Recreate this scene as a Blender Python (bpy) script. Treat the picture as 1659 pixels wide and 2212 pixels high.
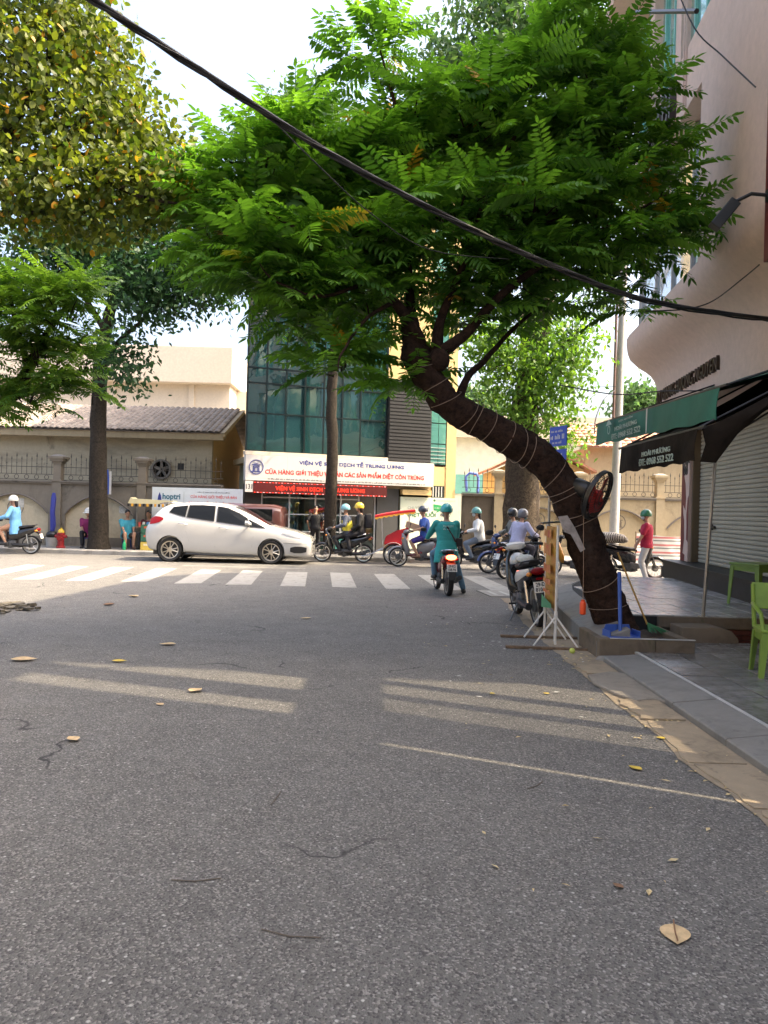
import bpy, bmesh, math, random
from mathutils import Vector, Matrix, noise
R = math.radians
random.seed(7)
for o in list(bpy.data.objects): bpy.data.objects.remove(o)
SC = bpy.context.scene
COL = SC.collection
# ------------------------------------------------------------------ camera
CAM_H, F_PX, ROLL, CX, CY = 1.6, 1662.0, R(1.5), 829.5, 1100.0
cd = bpy.data.cameras.new('camera'); cam = bpy.data.objects.new('camera', cd); COL.objects.link(cam)
cam.matrix_world = Matrix.Translation((0, 0, CAM_H)) @ Matrix.Rotation(R(90), 4, 'X') @ Matrix.Rotation(ROLL, 4, 'Z')
cd.sensor_fit = 'VERTICAL'; cd.angle = 2 * math.atan(1106 / F_PX); cd.shift_y = -6 / 2212
cd.clip_start = 0.05; cd.clip_end = 2000
SC.camera = cam
# ------------------------------------------------------------------ sky and sun
SUN_EL, SUN_H = R(52), Vector((1.0, -0.03, 0)).normalized()
to_sun = SUN_H * math.cos(SUN_EL) + Vector((0, 0, math.sin(SUN_EL)))
wd = bpy.data.worlds.new('World'); SC.world = wd; wd.use_nodes = True
nt = wd.node_tree; nt.nodes.clear()
sky = nt.nodes.new('ShaderNodeTexSky'); sky.sky_type = 'NISHITA'; sky.sun_disc = False
sky.sun_elevation = SUN_EL; sky.sun_rotation = math.atan2(SUN_H.x, SUN_H.y)
sky.air_density = 1.0; sky.dust_density = 9.0; sky.ozone_density = 0.3; sky.altitude = 10
bg = nt.nodes.new('ShaderNodeBackground'); bg.inputs['Strength'].default_value = 0.15
wo = nt.nodes.new('ShaderNodeOutputWorld')
nt.links.new(sky.outputs[0], bg.inputs[0]); nt.links.new(bg.outputs[0], wo.inputs[0])
sl = bpy.data.lights.new('sun', 'SUN'); sl.energy = 2.5; sl.angle = R(0.55); sl.color = (1, 0.83, 0.58)
so = bpy.data.objects.new('sun', sl); COL.objects.link(so)
so.rotation_euler = to_sun.to_track_quat('Z', 'Y').to_euler(); so.location = (20, -10, 40)
SC.view_settings.view_transform = 'Standard'; SC.view_settings.look = 'None'
SC.view_settings.exposure = 2.25; SC.view_settings.gamma = 1.0
SC.render.engine = 'CYCLES'
SC.render.resolution_x, SC.render.resolution_y = 768, 1024
try:
    SC.cycles.max_bounces = 8; SC.cycles.diffuse_bounces = 4; SC.cycles.glossy_bounces = 3
    SC.cycles.transmission_bounces = 6; SC.cycles.transparent_max_bounces = 8
except Exception: pass

# ------------------------------------------------------------------ measuring: picture point + real distance -> place
CR, SR = math.cos(ROLL), math.sin(ROLL)
def UV(x, y):
    dx, dy = x - CX, CY - y
    return dx * CR - dy * SR, dx * SR + dy * CR
def W(x, y, d):
    u, v = UV(x, y); return Vector((u * d / F_PX, d, CAM_H + v * d / F_PX))
def G(x, y, z=0.0):
    u, v = UV(x, y); d = (CAM_H - z) * F_PX / -v; return Vector((u * d / F_PX, d, z))

# ------------------------------------------------------------------ materials
MATS = {}
def mat(name, col, rough=0.6, metal=0.0, var=0.10, vs=3.0, bump=0.0, bs=40.0, spec=0.5, coat=0.0, emit=None, es=1.0, col2=None, objrand=0.0):
    if name in MATS: return MATS[name]
    m = bpy.data.materials.new(name); m.use_nodes = True; MATS[name] = m
    n, l = m.node_tree.nodes, m.node_tree.links
    b = n['Principled BSDF']
    b.inputs['Roughness'].default_value = rough; b.inputs['Metallic'].default_value = metal
    b.inputs['Specular IOR Level'].default_value = spec
    if coat: b.inputs['Coat Weight'].default_value = coat; b.inputs['Coat Roughness'].default_value = 0.05
    c = Vector(col); c2 = Vector(col2) if col2 else None
    tc = n.new('ShaderNodeTexCoord')
    nz = n.new('ShaderNodeTexNoise'); nz.inputs['Scale'].default_value = vs; nz.inputs['Detail'].default_value = 6; nz.inputs['Roughness'].default_value = 0.65
    l.new(tc.outputs['Object'], nz.inputs['Vector'])
    rp = n.new('ShaderNodeValToRGB')
    lo = c2 if c2 else c * (1 - var); hi = c if c2 else c * (1 + var)
    rp.color_ramp.elements[0].position = 0.32; rp.color_ramp.elements[1].position = 0.68
    rp.color_ramp.elements[0].color = (*lo, 1); rp.color_ramp.elements[1].color = (*[min(v, 1) for v in hi], 1)
    l.new(nz.outputs['Fac'], rp.inputs['Fac'])
    out = rp.outputs['Color']
    if objrand:
        oi = n.new('ShaderNodeObjectInfo'); mr = n.new('ShaderNodeMapRange')
        mr.inputs['To Min'].default_value = 1 - objrand; mr.inputs['To Max'].default_value = 1 + objrand
        l.new(oi.outputs['Random'], mr.inputs['Value'])
        mx = n.new('ShaderNodeMix'); mx.data_type = 'RGBA'; mx.blend_type = 'MULTIPLY'; mx.inputs['Factor'].default_value = 1
        l.new(out, mx.inputs['A']); l.new(mr.outputs['Result'], mx.inputs['B']); out = mx.outputs['Result']
    l.new(out, b.inputs['Base Color'])
    if bump:
        n2 = n.new('ShaderNodeTexNoise'); n2.inputs['Scale'].default_value = bs; n2.inputs['Detail'].default_value = 4
        l.new(tc.outputs['Object'], n2.inputs['Vector'])
        bp = n.new('ShaderNodeBump'); bp.inputs['Strength'].default_value = bump; bp.inputs['Distance'].default_value = 0.02
        l.new(n2.outputs['Fac'], bp.inputs['Height']); l.new(bp.outputs['Normal'], b.inputs['Normal'])
    if emit:
        b.inputs['Emission Color'].default_value = (*emit, 1); b.inputs['Emission Strength'].default_value = es
    return m

def mixcol(n, l, fac, a, b, blend='MIX'):
    mx = n.new('ShaderNodeMix'); mx.data_type = 'RGBA'; mx.blend_type = blend
    for k, v in (('Factor', fac), ('A', a), ('B', b)):
        if hasattr(v, 'is_linked') or hasattr(v, 'links'): l.new(v, mx.inputs[k])
        elif k == 'Factor': mx.inputs[k].default_value = v
        else: mx.inputs[k].default_value = (*v, 1)
    return mx.outputs['Result']
def nz_node(n, l, vec, scale, detail=5, rough=0.6, dist=0.0):
    z = n.new('ShaderNodeTexNoise'); z.inputs['Scale'].default_value = scale; z.inputs['Detail'].default_value = detail
    z.inputs['Roughness'].default_value = rough; z.inputs['Distortion'].default_value = dist
    l.new(vec, z.inputs['Vector']); return z.outputs['Fac']
def rng(n, l, v, a, b, c=0.0, d=1.0):
    r = n.new('ShaderNodeMapRange'); r.inputs['From Min'].default_value = a; r.inputs['From Max'].default_value = b
    r.inputs['To Min'].default_value = c; r.inputs['To Max'].default_value = d; l.new(v, r.inputs['Value']); return r.outputs['Result']
def mapping(n, l, vec, scale):
    mp = n.new('ShaderNodeMapping'); mp.inputs['Scale'].default_value = scale; l.new(vec, mp.inputs['Vector']); return mp.outputs['Vector']

def asphalt_mat():
    m = bpy.data.materials.new('asphalt'); m.use_nodes = True; n, l = m.node_tree.nodes, m.node_tree.links
    b = n['Principled BSDF']; tc = n.new('ShaderNodeTexCoord').outputs['Object']
    big = nz_node(n, l, tc, 0.35, 4); mid = nz_node(n, l, tc, 2.5, 6, 0.7)
    c = mixcol(n, l, rng(n, l, big, .35, .65), (.122, .116, .108), (.150, .143, .132))
    c = mixcol(n, l, rng(n, l, mid, .3, .75), c, (.118, .114, .108)) if False else mixcol(n, l, rng(n, l, mid, .35, .7, 0, .45), c, (.092, .088, .083))
    def vor(scale):
        v = n.new('ShaderNodeTexVoronoi'); v.inputs['Scale'].default_value = scale; l.new(tc, v.inputs['Vector']); return v
    v1 = vor(115); sp = n.new('ShaderNodeSeparateColor'); l.new(v1.outputs['Color'], sp.inputs[0])
    c = mixcol(n, l, rng(n, l, sp.outputs[0], .72, .86, 0, .72), c, (.30, .285, .26))
    c = mixcol(n, l, rng(n, l, sp.outputs[1], .70, .84, 0, .8), c, (.050, .048, .046))
    v2 = vor(38); s2 = n.new('ShaderNodeSeparateColor'); l.new(v2.outputs['Color'], s2.inputs[0])
    core = n.new('ShaderNodeMath'); core.operation = 'MULTIPLY'
    l.new(rng(n, l, s2.outputs[0], .93, .95), core.inputs[0]); l.new(rng(n, l, v2.outputs['Distance'], .16, .34, 1, 0), core.inputs[1])
    c = mixcol(n, l, core.outputs[0], c, (.42, .41, .38))
    # hairline cracks with a shape of their own
    dn = n.new('ShaderNodeTexNoise'); dn.inputs['Scale'].default_value = 1.7; dn.inputs['Detail'].default_value = 6; l.new(tc, dn.inputs['Vector'])
    ad = n.new('ShaderNodeVectorMath'); ad.operation = 'MULTIPLY_ADD'; ad.inputs[1].default_value = (.9, .9, 0); l.new(dn.outputs['Color'], ad.inputs[0]); l.new(tc, ad.inputs[2])
    v3 = n.new('ShaderNodeTexVoronoi'); v3.feature = 'DISTANCE_TO_EDGE'; v3.inputs['Scale'].default_value = .42; l.new(ad.outputs[0], v3.inputs['Vector'])
    cm = nz_node(n, l, tc, .5, 2)
    cr = n.new('ShaderNodeMath'); cr.operation = 'MULTIPLY'
    l.new(rng(n, l, v3.outputs['Distance'], .002, .007, 1, 0), cr.inputs[0]); l.new(rng(n, l, cm, .54, .60), cr.inputs[1])
    c = mixcol(n, l, cr.outputs[0], c, (.028, .027, .026))
    l.new(c, b.inputs['Base Color'])
    l.new(rng(n, l, mid, .3, .7, .66, .88), b.inputs['Roughness']); b.inputs['Specular IOR Level'].default_value = .45
    bp = n.new('ShaderNodeBump'); bp.inputs['Strength'].default_value = .75; bp.inputs['Distance'].default_value = .006
    hs = n.new('ShaderNodeMath'); hs.operation = 'ADD'; l.new(v1.outputs['Distance'], hs.inputs[0]); l.new(nz_node(n, l, tc, 60, 4), hs.inputs[1])
    l.new(hs.outputs[0], bp.inputs['Height']); l.new(bp.outputs['Normal'], b.inputs['Normal'])
    MATS['asphalt'] = m; return m

def stain_mat(name, base, dirt, amt=.5, scale=1.3, streak=(2.2, 2.2, .35), rough=.85, bump=.25, bs=60, moss=None):
    m = bpy.data.materials.new(name); m.use_nodes = True; n, l = m.node_tree.nodes, m.node_tree.links; MATS[name] = m
    b = n['Principled BSDF']; tc = n.new('ShaderNodeTexCoord').outputs['Object']
    fine = nz_node(n, l, tc, 9, 8, .7)
    st = nz_node(n, l, mapping(n, l, tc, streak), scale, 7, .68, .4)
    bl = nz_node(n, l, tc, scale * .8, 8, .72, 1.2)
    c = mixcol(n, l, rng(n, l, fine, .3, .7), [v * .9 for v in base], [min(1, v * 1.08) for v in base])
    c = mixcol(n, l, rng(n, l, st, .5, .78, 0, amt), c, dirt)
    c = mixcol(n, l, rng(n, l, bl, .58, .70, 0, amt * .8), c, moss or [v * .7 for v in dirt])
    l.new(c, b.inputs['Base Color']); b.inputs['Roughness'].default_value = rough; b.inputs['Specular IOR Level'].default_value = .3
    bp = n.new('ShaderNodeBump'); bp.inputs['Strength'].default_value = bump; bp.inputs['Distance'].default_value = .012
    l.new(nz_node(n, l, tc, bs, 5), bp.inputs['Height']); l.new(bp.outputs['Normal'], b.inputs['Normal'])
    return m

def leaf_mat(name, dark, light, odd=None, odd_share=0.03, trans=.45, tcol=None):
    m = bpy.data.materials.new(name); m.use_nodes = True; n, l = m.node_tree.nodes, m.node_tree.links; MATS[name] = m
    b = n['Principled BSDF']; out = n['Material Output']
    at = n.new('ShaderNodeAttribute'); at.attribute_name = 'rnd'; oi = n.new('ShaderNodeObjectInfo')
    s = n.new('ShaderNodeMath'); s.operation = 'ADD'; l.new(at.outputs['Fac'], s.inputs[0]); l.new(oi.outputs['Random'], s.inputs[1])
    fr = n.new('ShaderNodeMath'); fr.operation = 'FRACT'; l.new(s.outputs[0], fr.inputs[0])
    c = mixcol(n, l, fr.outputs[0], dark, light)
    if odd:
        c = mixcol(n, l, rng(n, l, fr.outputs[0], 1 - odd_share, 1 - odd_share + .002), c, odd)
    l.new(c, b.inputs['Base Color']); b.inputs['Roughness'].default_value = .5; b.inputs['Specular IOR Level'].default_value = .32
    tr = n.new('ShaderNodeBsdfTranslucent'); 
    tc2 = mixcol(n, l, 1.0, c, tcol or (1.5, 1.55, .55), 'MULTIPLY'); l.new(tc2, tr.inputs['Color'])
    mx = n.new('ShaderNodeMixShader'); mx.inputs[0].default_value = trans
    l.new(b.outputs[0], mx.inputs[1]); l.new(tr.outputs[0], mx.inputs[2]); l.new(mx.outputs[0], out.inputs['Surface'])
    return m

def bark_mat(name, a, bcol, lichen=None):
    m = bpy.data.materials.new(name); m.use_nodes = True; n, l = m.node_tree.nodes, m.node_tree.links; MATS[name] = m
    b = n['Principled BSDF']; tc = n.new('ShaderNodeTexCoord').outputs['Object']
    f = nz_node(n, l, tc, 14, 8, .75, .6); g = nz_node(n, l, tc, 3, 5, .6)
    c = mixcol(n, l, rng(n, l, f, .35, .68), a, bcol)
    if lichen: c = mixcol(n, l, rng(n, l, g, .58, .72, 0, .6), c, lichen)
    l.new(c, b.inputs['Base Color']); b.inputs['Roughness'].default_value = .92; b.inputs['Specular IOR Level'].default_value = .2
    bp = n.new('ShaderNodeBump'); bp.inputs['Strength'].default_value = 1; bp.inputs['Distance'].default_value = .03
    l.new(f, bp.inputs['Height']); l.new(bp.outputs['Normal'], b.inputs['Normal']); return m

def glossy_glass(name, tint, gl=.3, rough=.02, refl=(.75, .95, .95), spec=.5):
    m = bpy.data.materials.new(name); m.use_nodes = True; n, l = m.node_tree.nodes, m.node_tree.links; MATS[name] = m
    b = n['Principled BSDF']; out = n['Material Output']
    b.inputs['Base Color'].default_value = (*tint, 1); b.inputs['Roughness'].default_value = .25; b.inputs['Specular IOR Level'].default_value = spec
    g = n.new('ShaderNodeBsdfGlossy'); g.inputs['Roughness'].default_value = rough; g.inputs['Color'].default_value = (*refl, 1)
    tc = n.new('ShaderNodeTexCoord').outputs['Object']
    bp = n.new('ShaderNodeBump'); bp.inputs['Strength'].default_value = .05; bp.inputs['Distance'].default_value = .05
    l.new(nz_node(n, l, tc, 1.6, 2), bp.inputs['Height']); l.new(bp.outputs['Normal'], g.inputs['Normal'])
    lw = n.new('ShaderNodeLayerWeight'); lw.inputs['Blend'].default_value = .35
    mx = n.new('ShaderNodeMixShader'); l.new(rng(n, l, lw.outputs['Fresnel'], 0, 1, gl, 1), mx.inputs[0])
    l.new(b.outputs[0], mx.inputs[1]); l.new(g.outputs[0], mx.inputs[2]); l.new(mx.outputs[0], out.inputs['Surface']); return m

def clear_glass(name, tint=(.8, .9, .88)):
    m = bpy.data.materials.new(name); m.use_nodes = True; n, l = m.node_tree.nodes, m.node_tree.links; MATS[name] = m
    out = n['Material Output']; n.remove(n['Principled BSDF'])
    t = n.new('ShaderNodeBsdfTransparent'); t.inputs[0].default_value = (*tint, 1)
    g = n.new('ShaderNodeBsdfGlossy'); g.inputs['Roughness'].default_value = .02
    fz = n.new('ShaderNodeFresnel'); fz.inputs[0].default_value = 1.5
    mx = n.new('ShaderNodeMixShader'); l.new(rng(n, l, fz.outputs[0], 0, 1, .06, 1), mx.inputs[0])
    l.new(t.outputs[0], mx.inputs[1]); l.new(g.outputs[0], mx.inputs[2]); l.new(mx.outputs[0], out.inputs['Surface']); return m

asphalt_mat()
stain_mat('wall_grey', (.20, .175, .14), (.075, .066, .054), .7, 1.1)
stain_mat('inset_cream', (.50, .43, .30), (.20, .18, .14), .75, 1.6, (1, 1, 1))
stain_mat('wall_cream', (.40, .325, .21), (.17, .135, .09), .6, 1.2)
stain_mat('wall_old', (.44, .385, .28), (.13, .115, .09), .85, .8, (.5, .5, 1.6))
stain_mat('wall_black', (.125, .10, .075), (.02, .018, .015), 1.0, 1.0, moss=(.03, .028, .02))
stain_mat('coping', (.20, .18, .155), (.08, .075, .065), .7, 2)
stain_mat('pink_wall', (.62, .48, .405), (.50, .375, .305), .35, .5, (1.4, 1.4, .3), .9, .5, 90)
stain_mat('pink_plain', (.60, .46, .40), (.42, .32, .27), .3, 1.5)
stain_mat('concrete', (.30, .285, .26), (.13, .12, .105), .6, 2.5, (1, 1, 1))
stain_mat('concrete_brown', (.15, .12, .088), (.05, .04, .03), .75, 3.5, (1, 1, 1), moss=(.07, .075, .035))
stain_mat('gutter', (.31, .25, .175), (.10, .082, .06), .8, 3.2, (1, 1, 1), bump=.5)
stain_mat('cement_dusty', (.24, .215, .18), (.11, .098, .08), .8, 3.5, (1, 1, 1), bump=.5)
stain_mat('kerb_stone', (.20, .192, .178), (.10, .096, .09), .7, 3, (1, 1, 1), .7)
stain_mat('far_walk', (.22, .21, .195), (.12, .115, .11), .5, 2, (1, 1, 1))
stain_mat('red_brick', (.10, .03, .02), (.045, .02, .015), .7, 3, (1, 1, 1))
stain_mat('cream_big', (.62, .54, .43), (.5, .42, .33), .25, .5)
stain_mat('yellow_wall', (.58, .42, .20), (.45, .32, .16), .3, .6)
stain_mat('shutter_paint', (.38, .355, .285), (.29, .27, .21), .35, 1.2, (.4, .4, 2), .55, .1)
stain_mat('pole_conc', (.42, .41, .39), (.26, .25, .24), .5, 2)
stain_mat('paint_line', (.33, .315, .285), (.15, .142, .132), .9, 5, (1, 1, 1), .75)
bark_mat('bark_brown', (.010, .006, .005), (.058, .032, .022), (.072, .054, .042))
mat('grout', (.018, .0175, .017), .9, bump=.3)
bark_mat('bark_dark', (.016, .013, .010), (.052, .042, .032))
bark_mat('bark_grey', (.030, .022, .016), (.11, .085, .06), (.16, .13, .10))
leaf_mat('leaf_pinnate', (.040, .11, .018), (.15, .32, .042), (.42, .25, .03), .014)
leaf_mat('leaf_yellowish', (.034, .066, .014), (.17, .20, .034), (.42, .22, .03), .03)
leaf_mat('leaf_dark', (.018, .050, .022), (.045, .105, .035), None, 0, .3, (1.1, 1.4, .7))
leaf_mat('leaf_fresh', (.050, .125, .022), (.16, .28, .045))
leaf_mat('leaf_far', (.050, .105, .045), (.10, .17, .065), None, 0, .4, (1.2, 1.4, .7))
glossy_glass('office_glass', (.008, .045, .048), .16, .012)
glossy_glass('teal_glass', (.10, .30, .27), .28, .05)
glossy_glass('car_glass', (.008, .009, .010), -.03, .01, (.55, .57, .6), .05)
glossy_glass('pale_glass', (.30, .36, .38), .35, .05, (.9, .95, 1))
clear_glass('shop_glass')
# ------------------------------------------------------------------ mesh builder
def basis(d):
    d = Vector(d).normalized(); a = Vector((0, 0, 1)) if abs(d.z) < .95 else Vector((1, 0, 0))
    s = d.cross(a).normalized(); return s, s.cross(d).normalized()
class MB:
    def __init__(s): s.v, s.f, s.r = [], [], []
    def add(s, vs, fs):
        k = len(s.v); s.v += [tuple(p) for p in vs]; s.f += [tuple(i + k for i in q) for q in fs]; return s
    def box(s, c, sz, rot=None):
        hx, hy, hz = [a / 2 for a in sz]
        vs = [Vector((x, y, z)) for x in (-hx, hx) for y in (-hy, hy) for z in (-hz, hz)]
        if rot is not None: vs = [rot @ p for p in vs]
        c = Vector(c)
        return s.add([p + c for p in vs], [(0, 1, 3, 2), (4, 6, 7, 5), (0, 4, 5, 1), (2, 3, 7, 6), (0, 2, 6, 4), (1, 5, 7, 3)])
    def bb(s, a, b):
        return s.box([(p + q) / 2 for p, q in zip(a, b)], [abs(q - p) for p, q in zip(a, b)])
    def tube(s, path, rad, n=8, cap=True, ell=None):
        path = [Vector(p) for p in path]; m = len(path)
        if not hasattr(rad, '__len__'): rad = [rad] * m
        rings, up = [], None
        for i in range(m):
            d = path[min(i + 1, m - 1)] - path[max(i - 1, 0)]
            if d.length < 1e-7: d = Vector((0, 0, 1))
            d.normalize()
            if up is None: sx, up = basis(d)
            else:
                sx = d.cross(up); sx = sx.normalized() if sx.length > 1e-5 else basis(d)[0]
                up = sx.cross(d).normalized(); 
            rings += [path[i] + (sx * math.cos(2 * math.pi * k / n) + up * math.sin(2 * math.pi * k / n)) * rad[i] for k in range(n)]
        fs = [(i * n + k, i * n + (k + 1) % n, (i + 1) * n + (k + 1) % n, (i + 1) * n + k) for i in range(m - 1) for k in range(n)]
        if cap: fs += [tuple(range(n - 1, -1, -1)), tuple((m - 1) * n + k for k in range(n))]
        return s.add(rings, fs)
    def cap(s, a, b, ra, rb, n=10):
        a, b = Vector(a), Vector(b); d = (b - a); L = d.length; d = d.normalized() if L > 1e-6 else Vector((0, 0, 1))
        P, Q = [], []
        for t in (-1, -.8, -.45): P.append(a + d * ra * t); Q.append(ra * math.sqrt(max(1 - t * t, .0004)))
        P.append(a); Q.append(ra); P.append(b); Q.append(rb)
        for t in (.45, .8, 1): P.append(b + d * rb * t); Q.append(rb * math.sqrt(max(1 - t * t, .0004)))
        return s.tube(P, Q, n)
    def ball(s, c, r, nu=12, nv=8, rot=None, zmin=-1.0):
        c = Vector(c); r = Vector(r) if hasattr(r, '__len__') else Vector((r, r, r)); vs, fs = [], []
        t0 = math.asin(max(-1, zmin))
        for j in range(nv + 1):
            t = t0 + (math.pi / 2 - t0) * j / nv
            for i in range(nu):
                p = 2 * math.pi * i / nu
                q = Vector((math.cos(t) * math.cos(p) * r.x, math.cos(t) * math.sin(p) * r.y, math.sin(t) * r.z))
                vs.append((rot @ q if rot is not None else q) + c)
        for j in range(nv):
            for i in range(nu): fs.append((j * nu + i, j * nu + (i + 1) % nu, (j + 1) * nu + (i + 1) % nu, (j + 1) * nu + i))
        if zmin > -1: fs.append(tuple(range(nu - 1, -1, -1)))
        return s.add(vs, fs)
    def lathe(s, prof, c, ax=(0, 0, 1), n=20, closed=False):
        sx, up = basis(ax); ax = Vector(ax).normalized(); c = Vector(c); m = len(prof)
        vs = [c + ax * h + (sx * math.cos(2 * math.pi * k / n) + up * math.sin(2 * math.pi * k / n)) * r for r, h in prof for k in range(n)]
        fs = [(i * n + k, i * n + (k + 1) % n, ((i + 1) % m) * n + (k + 1) % n, ((i + 1) % m) * n + k) for i in range(m if closed else m - 1) for k in range(n)]
        if not closed: fs += [tuple(range(n - 1, -1, -1)), tuple((m - 1) * n + k for k in range(n))]
        return s.add(vs, fs)
    def prism(s, poly, o, ex, ey, th):
        """outline poly (in ex, ey from o) pushed th along ex x ey"""
        o, ex, ey = Vector(o), Vector(ex), Vector(ey); nn = ex.cross(ey).normalized() * th; m = len(poly)
        a = [o + ex * p[0] + ey * p[1] for p in poly]
        vs = a + [p + nn for p in a]
        fs = [tuple(range(m - 1, -1, -1)), tuple(range(m, 2 * m))] + [(i, (i + 1) % m, m + (i + 1) % m, m + i) for i in range(m)]
        return s.add(vs, fs)
    def loft(s, secs, cap=True, closed=True):
        n = len(secs[0]); m = len(secs); vs = [p for q in secs for p in q]
        fs = [(i * n + k, i * n + (k + 1) % n, (i + 1) * n + (k + 1) % n, (i + 1) * n + k) for i in range(m - 1) for k in range(n if closed else n - 1)]
        if cap: fs += [tuple(range(n - 1, -1, -1)), tuple((m - 1) * n + k for k in range(n))]
        return s.add(vs, fs)
    def xsec(s, secs, n=14, p=2.6):
        """superellipse sections along x: (x, zc, half_w, half_h[, yc])"""
        L = []
        for q in secs:
            x, zc, w, h = q[:4]; yc = q[4] if len(q) > 4 else 0
            ring = []
            for k in range(n):
                a = 2 * math.pi * k / n; c_, s_ = math.cos(a), math.sin(a)
                ring.append(Vector((x, yc + w * math.copysign(abs(c_) ** (2 / p), c_), zc + h * math.copysign(abs(s_) ** (2 / p), s_))))
            L.append(ring)
        return s.loft(L)
    def mesh(s, name='m'):
        me = bpy.data.meshes.new(name); me.from_pydata(s.v, [], s.f); me.update(); return me
def fixn(me):
    bm = bmesh.new(); bm.from_mesh(me); bmesh.ops.recalc_face_normals(bm, faces=bm.faces); bm.to_mesh(me); bm.free()
def smooth(me, ang=40):
    me.polygons.foreach_set('use_smooth', [True] * len(me.polygons))
    try: me.set_sharp_from_angle(angle=R(ang))
    except Exception: pass
def link(name, me, m=None, parent=None, M=None, sm=None, bev=0.0):
    o = bpy.data.objects.new(name, me)
    if isinstance(m, str): m = MATS[m]
    if m and me is not None and not me.materials: me.materials.append(m)
    COL.objects.link(o)
    if M is not None: o.matrix_basis = M
    if parent is not None: o.parent = parent
    if bev:
        bm = bmesh.new(); bm.from_mesh(me); es = [e for e in bm.edges if len(e.link_faces) == 2 and e.calc_face_angle(0) > R(35)]
        bmesh.ops.bevel(bm, geom=es, offset=bev, segments=2, affect='EDGES', profile=.6, clamp_overlap=True); bm.to_mesh(me); bm.free()
    if sm: smooth(me, sm)
    return o
def obj(name, mb, m, parent=None, sm=40, M=None, bev=0.0, fix=True):
    me = mb.mesh(name)
    if fix: fixn(me)
    return link(name, me, m, parent, M, sm, bev)
def tag(o, label=None, cat=None, group=None, kind=None):
    if label: o['label'] = label
    if cat: o['category'] = cat
    if group: o['group'] = group
    if kind: o['kind'] = kind
    return o
def empty(name, loc=(0, 0, 0), rz=0.0, label=None, cat=None, group=None, M=None):
    o = bpy.data.objects.new(name, None); o.empty_display_size = .2; COL.objects.link(o)
    if M is not None: o.matrix_basis = M
    else: o.location = loc; o.rotation_euler = (0, 0, rz)
    return tag(o, label, cat, group)
def clone(o, parent=None, M=None, name=None):
    c = o.copy(); COL.objects.link(c); c.parent = parent
    if M is not None: c.matrix_basis = M
    if name: c.name = name
    return c
def baked(o, mods):
    """apply modifiers to the object's own mesh"""
    for t, kw in mods:
        md = o.modifiers.new(t, t)
        for k, v in kw.items(): setattr(md, k, v)
    dg = bpy.context.evaluated_depsgraph_get(); dg.update()
    me = bpy.data.meshes.new_from_object(o.evaluated_get(dg)); old = o.data; o.modifiers.clear(); o.data = me
    if not me.materials and old.materials: me.materials.append(old.materials[0])
    bpy.data.meshes.remove(old); return o
def frame(o, ex, ey):
    ex = Vector(ex).normalized(); ey = Vector(ey).normalized(); ez = ex.cross(ey)
    m = Matrix((ex, ey, ez)).transposed().to_4x4(); m.translation = Vector(o); return m
def text(s, w, h, m, parent, M, name='lettering', bold=0.0, depth=.002, shear=0):
    """flat letters fitted in a box w x h centred on M's origin, reading along M's x, facing M's z"""
    cu = bpy.data.curves.new('t', 'FONT'); cu.body = s; cu.extrude = depth; cu.offset = bold; cu.resolution_u = 2; cu.shear = shear
    o = bpy.data.objects.new('t', cu); COL.objects.link(o)
    dg = bpy.context.evaluated_depsgraph_get(); dg.update()
    me = bpy.data.meshes.new_from_object(o.evaluated_get(dg)); bpy.data.objects.remove(o); bpy.data.curves.remove(cu)
    xs = [v.co.x for v in me.vertices]; ys = [v.co.y for v in me.vertices]
    if not xs: return None
    x0, x1, y0, y1 = min(xs), max(xs), min(ys), max(ys)
    for v in me.vertices:
        v.co.x = ((v.co.x - x0) / (x1 - x0) - .5) * w; v.co.y = ((v.co.y - y0) / (y1 - y0) - .5) * h
    me.materials.clear()
    return link(name, me, m, parent, M)
def T(*a): return Matrix.Translation(a)
def RZ(a): return Matrix.Rotation(a, 4, 'Z')
# ================================================================== SETTING
road = tag(obj('road', MB().add([(-160, -60, 0), (160, -60, 0), (160, 300, 0), (-160, 300, 0)], [(0, 1, 2, 3)]), 'asphalt', sm=None, fix=False), kind='structure')
# zebra crossing over the side street
for i, xc in enumerate([-8.35 + 1.07 * k for k in range(11)]):
    w = .25; y0, y1 = 15.5, 19.0
    xa = xc + random.uniform(-.03, .03)
    pts = []
    for y, sx in ((y0, -1), (y0, 1), (y1, 1), (y1, -1)):
        pts.append((xa + sx * w - (y - 17) * .083, y + random.uniform(-.12, .12), .004))
    obj('crossing_stripe', MB().add(pts, [(0, 1, 2, 3)]), 'paint_line', road, None, fix=False)
# worn stop line
obj('worn_line', MB().add([(-5.2, 19.95, .004), (-2.0, 19.9, .004), (-2.0, 20.02, .004), (-5.2, 20.07, .004)], [(0, 1, 2, 3)]), 'paint_line', road, None, fix=False)
# concrete gutter along the kerb
def strip(pa, pb, z):
    mb = MB(); n = len(pa); mb.add([(x, y, z) for x, y in pa] + [(x, y, z) for x, y in pb], [(i, i + 1, n + i + 1, n + i) for i in range(n - 1)]); return mb
ys = [1.0 + i * .12 for i in range(112)]
jag = lambda y: 2.02 + .05 * noise.noise((0, y * 1.3, 0)) + .035 * noise.noise((3, y * 5, 0)) + (max(0, y - 10) * .045)
kx = lambda y: 2.6 if y < 9 else 2.75 + (y - 9) * .075
tag(obj('gutter', strip([(jag(y), y) for y in ys], [(kx(y), y) for y in ys], .006), 'gutter', sm=None, fix=False), kind='structure')
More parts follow.
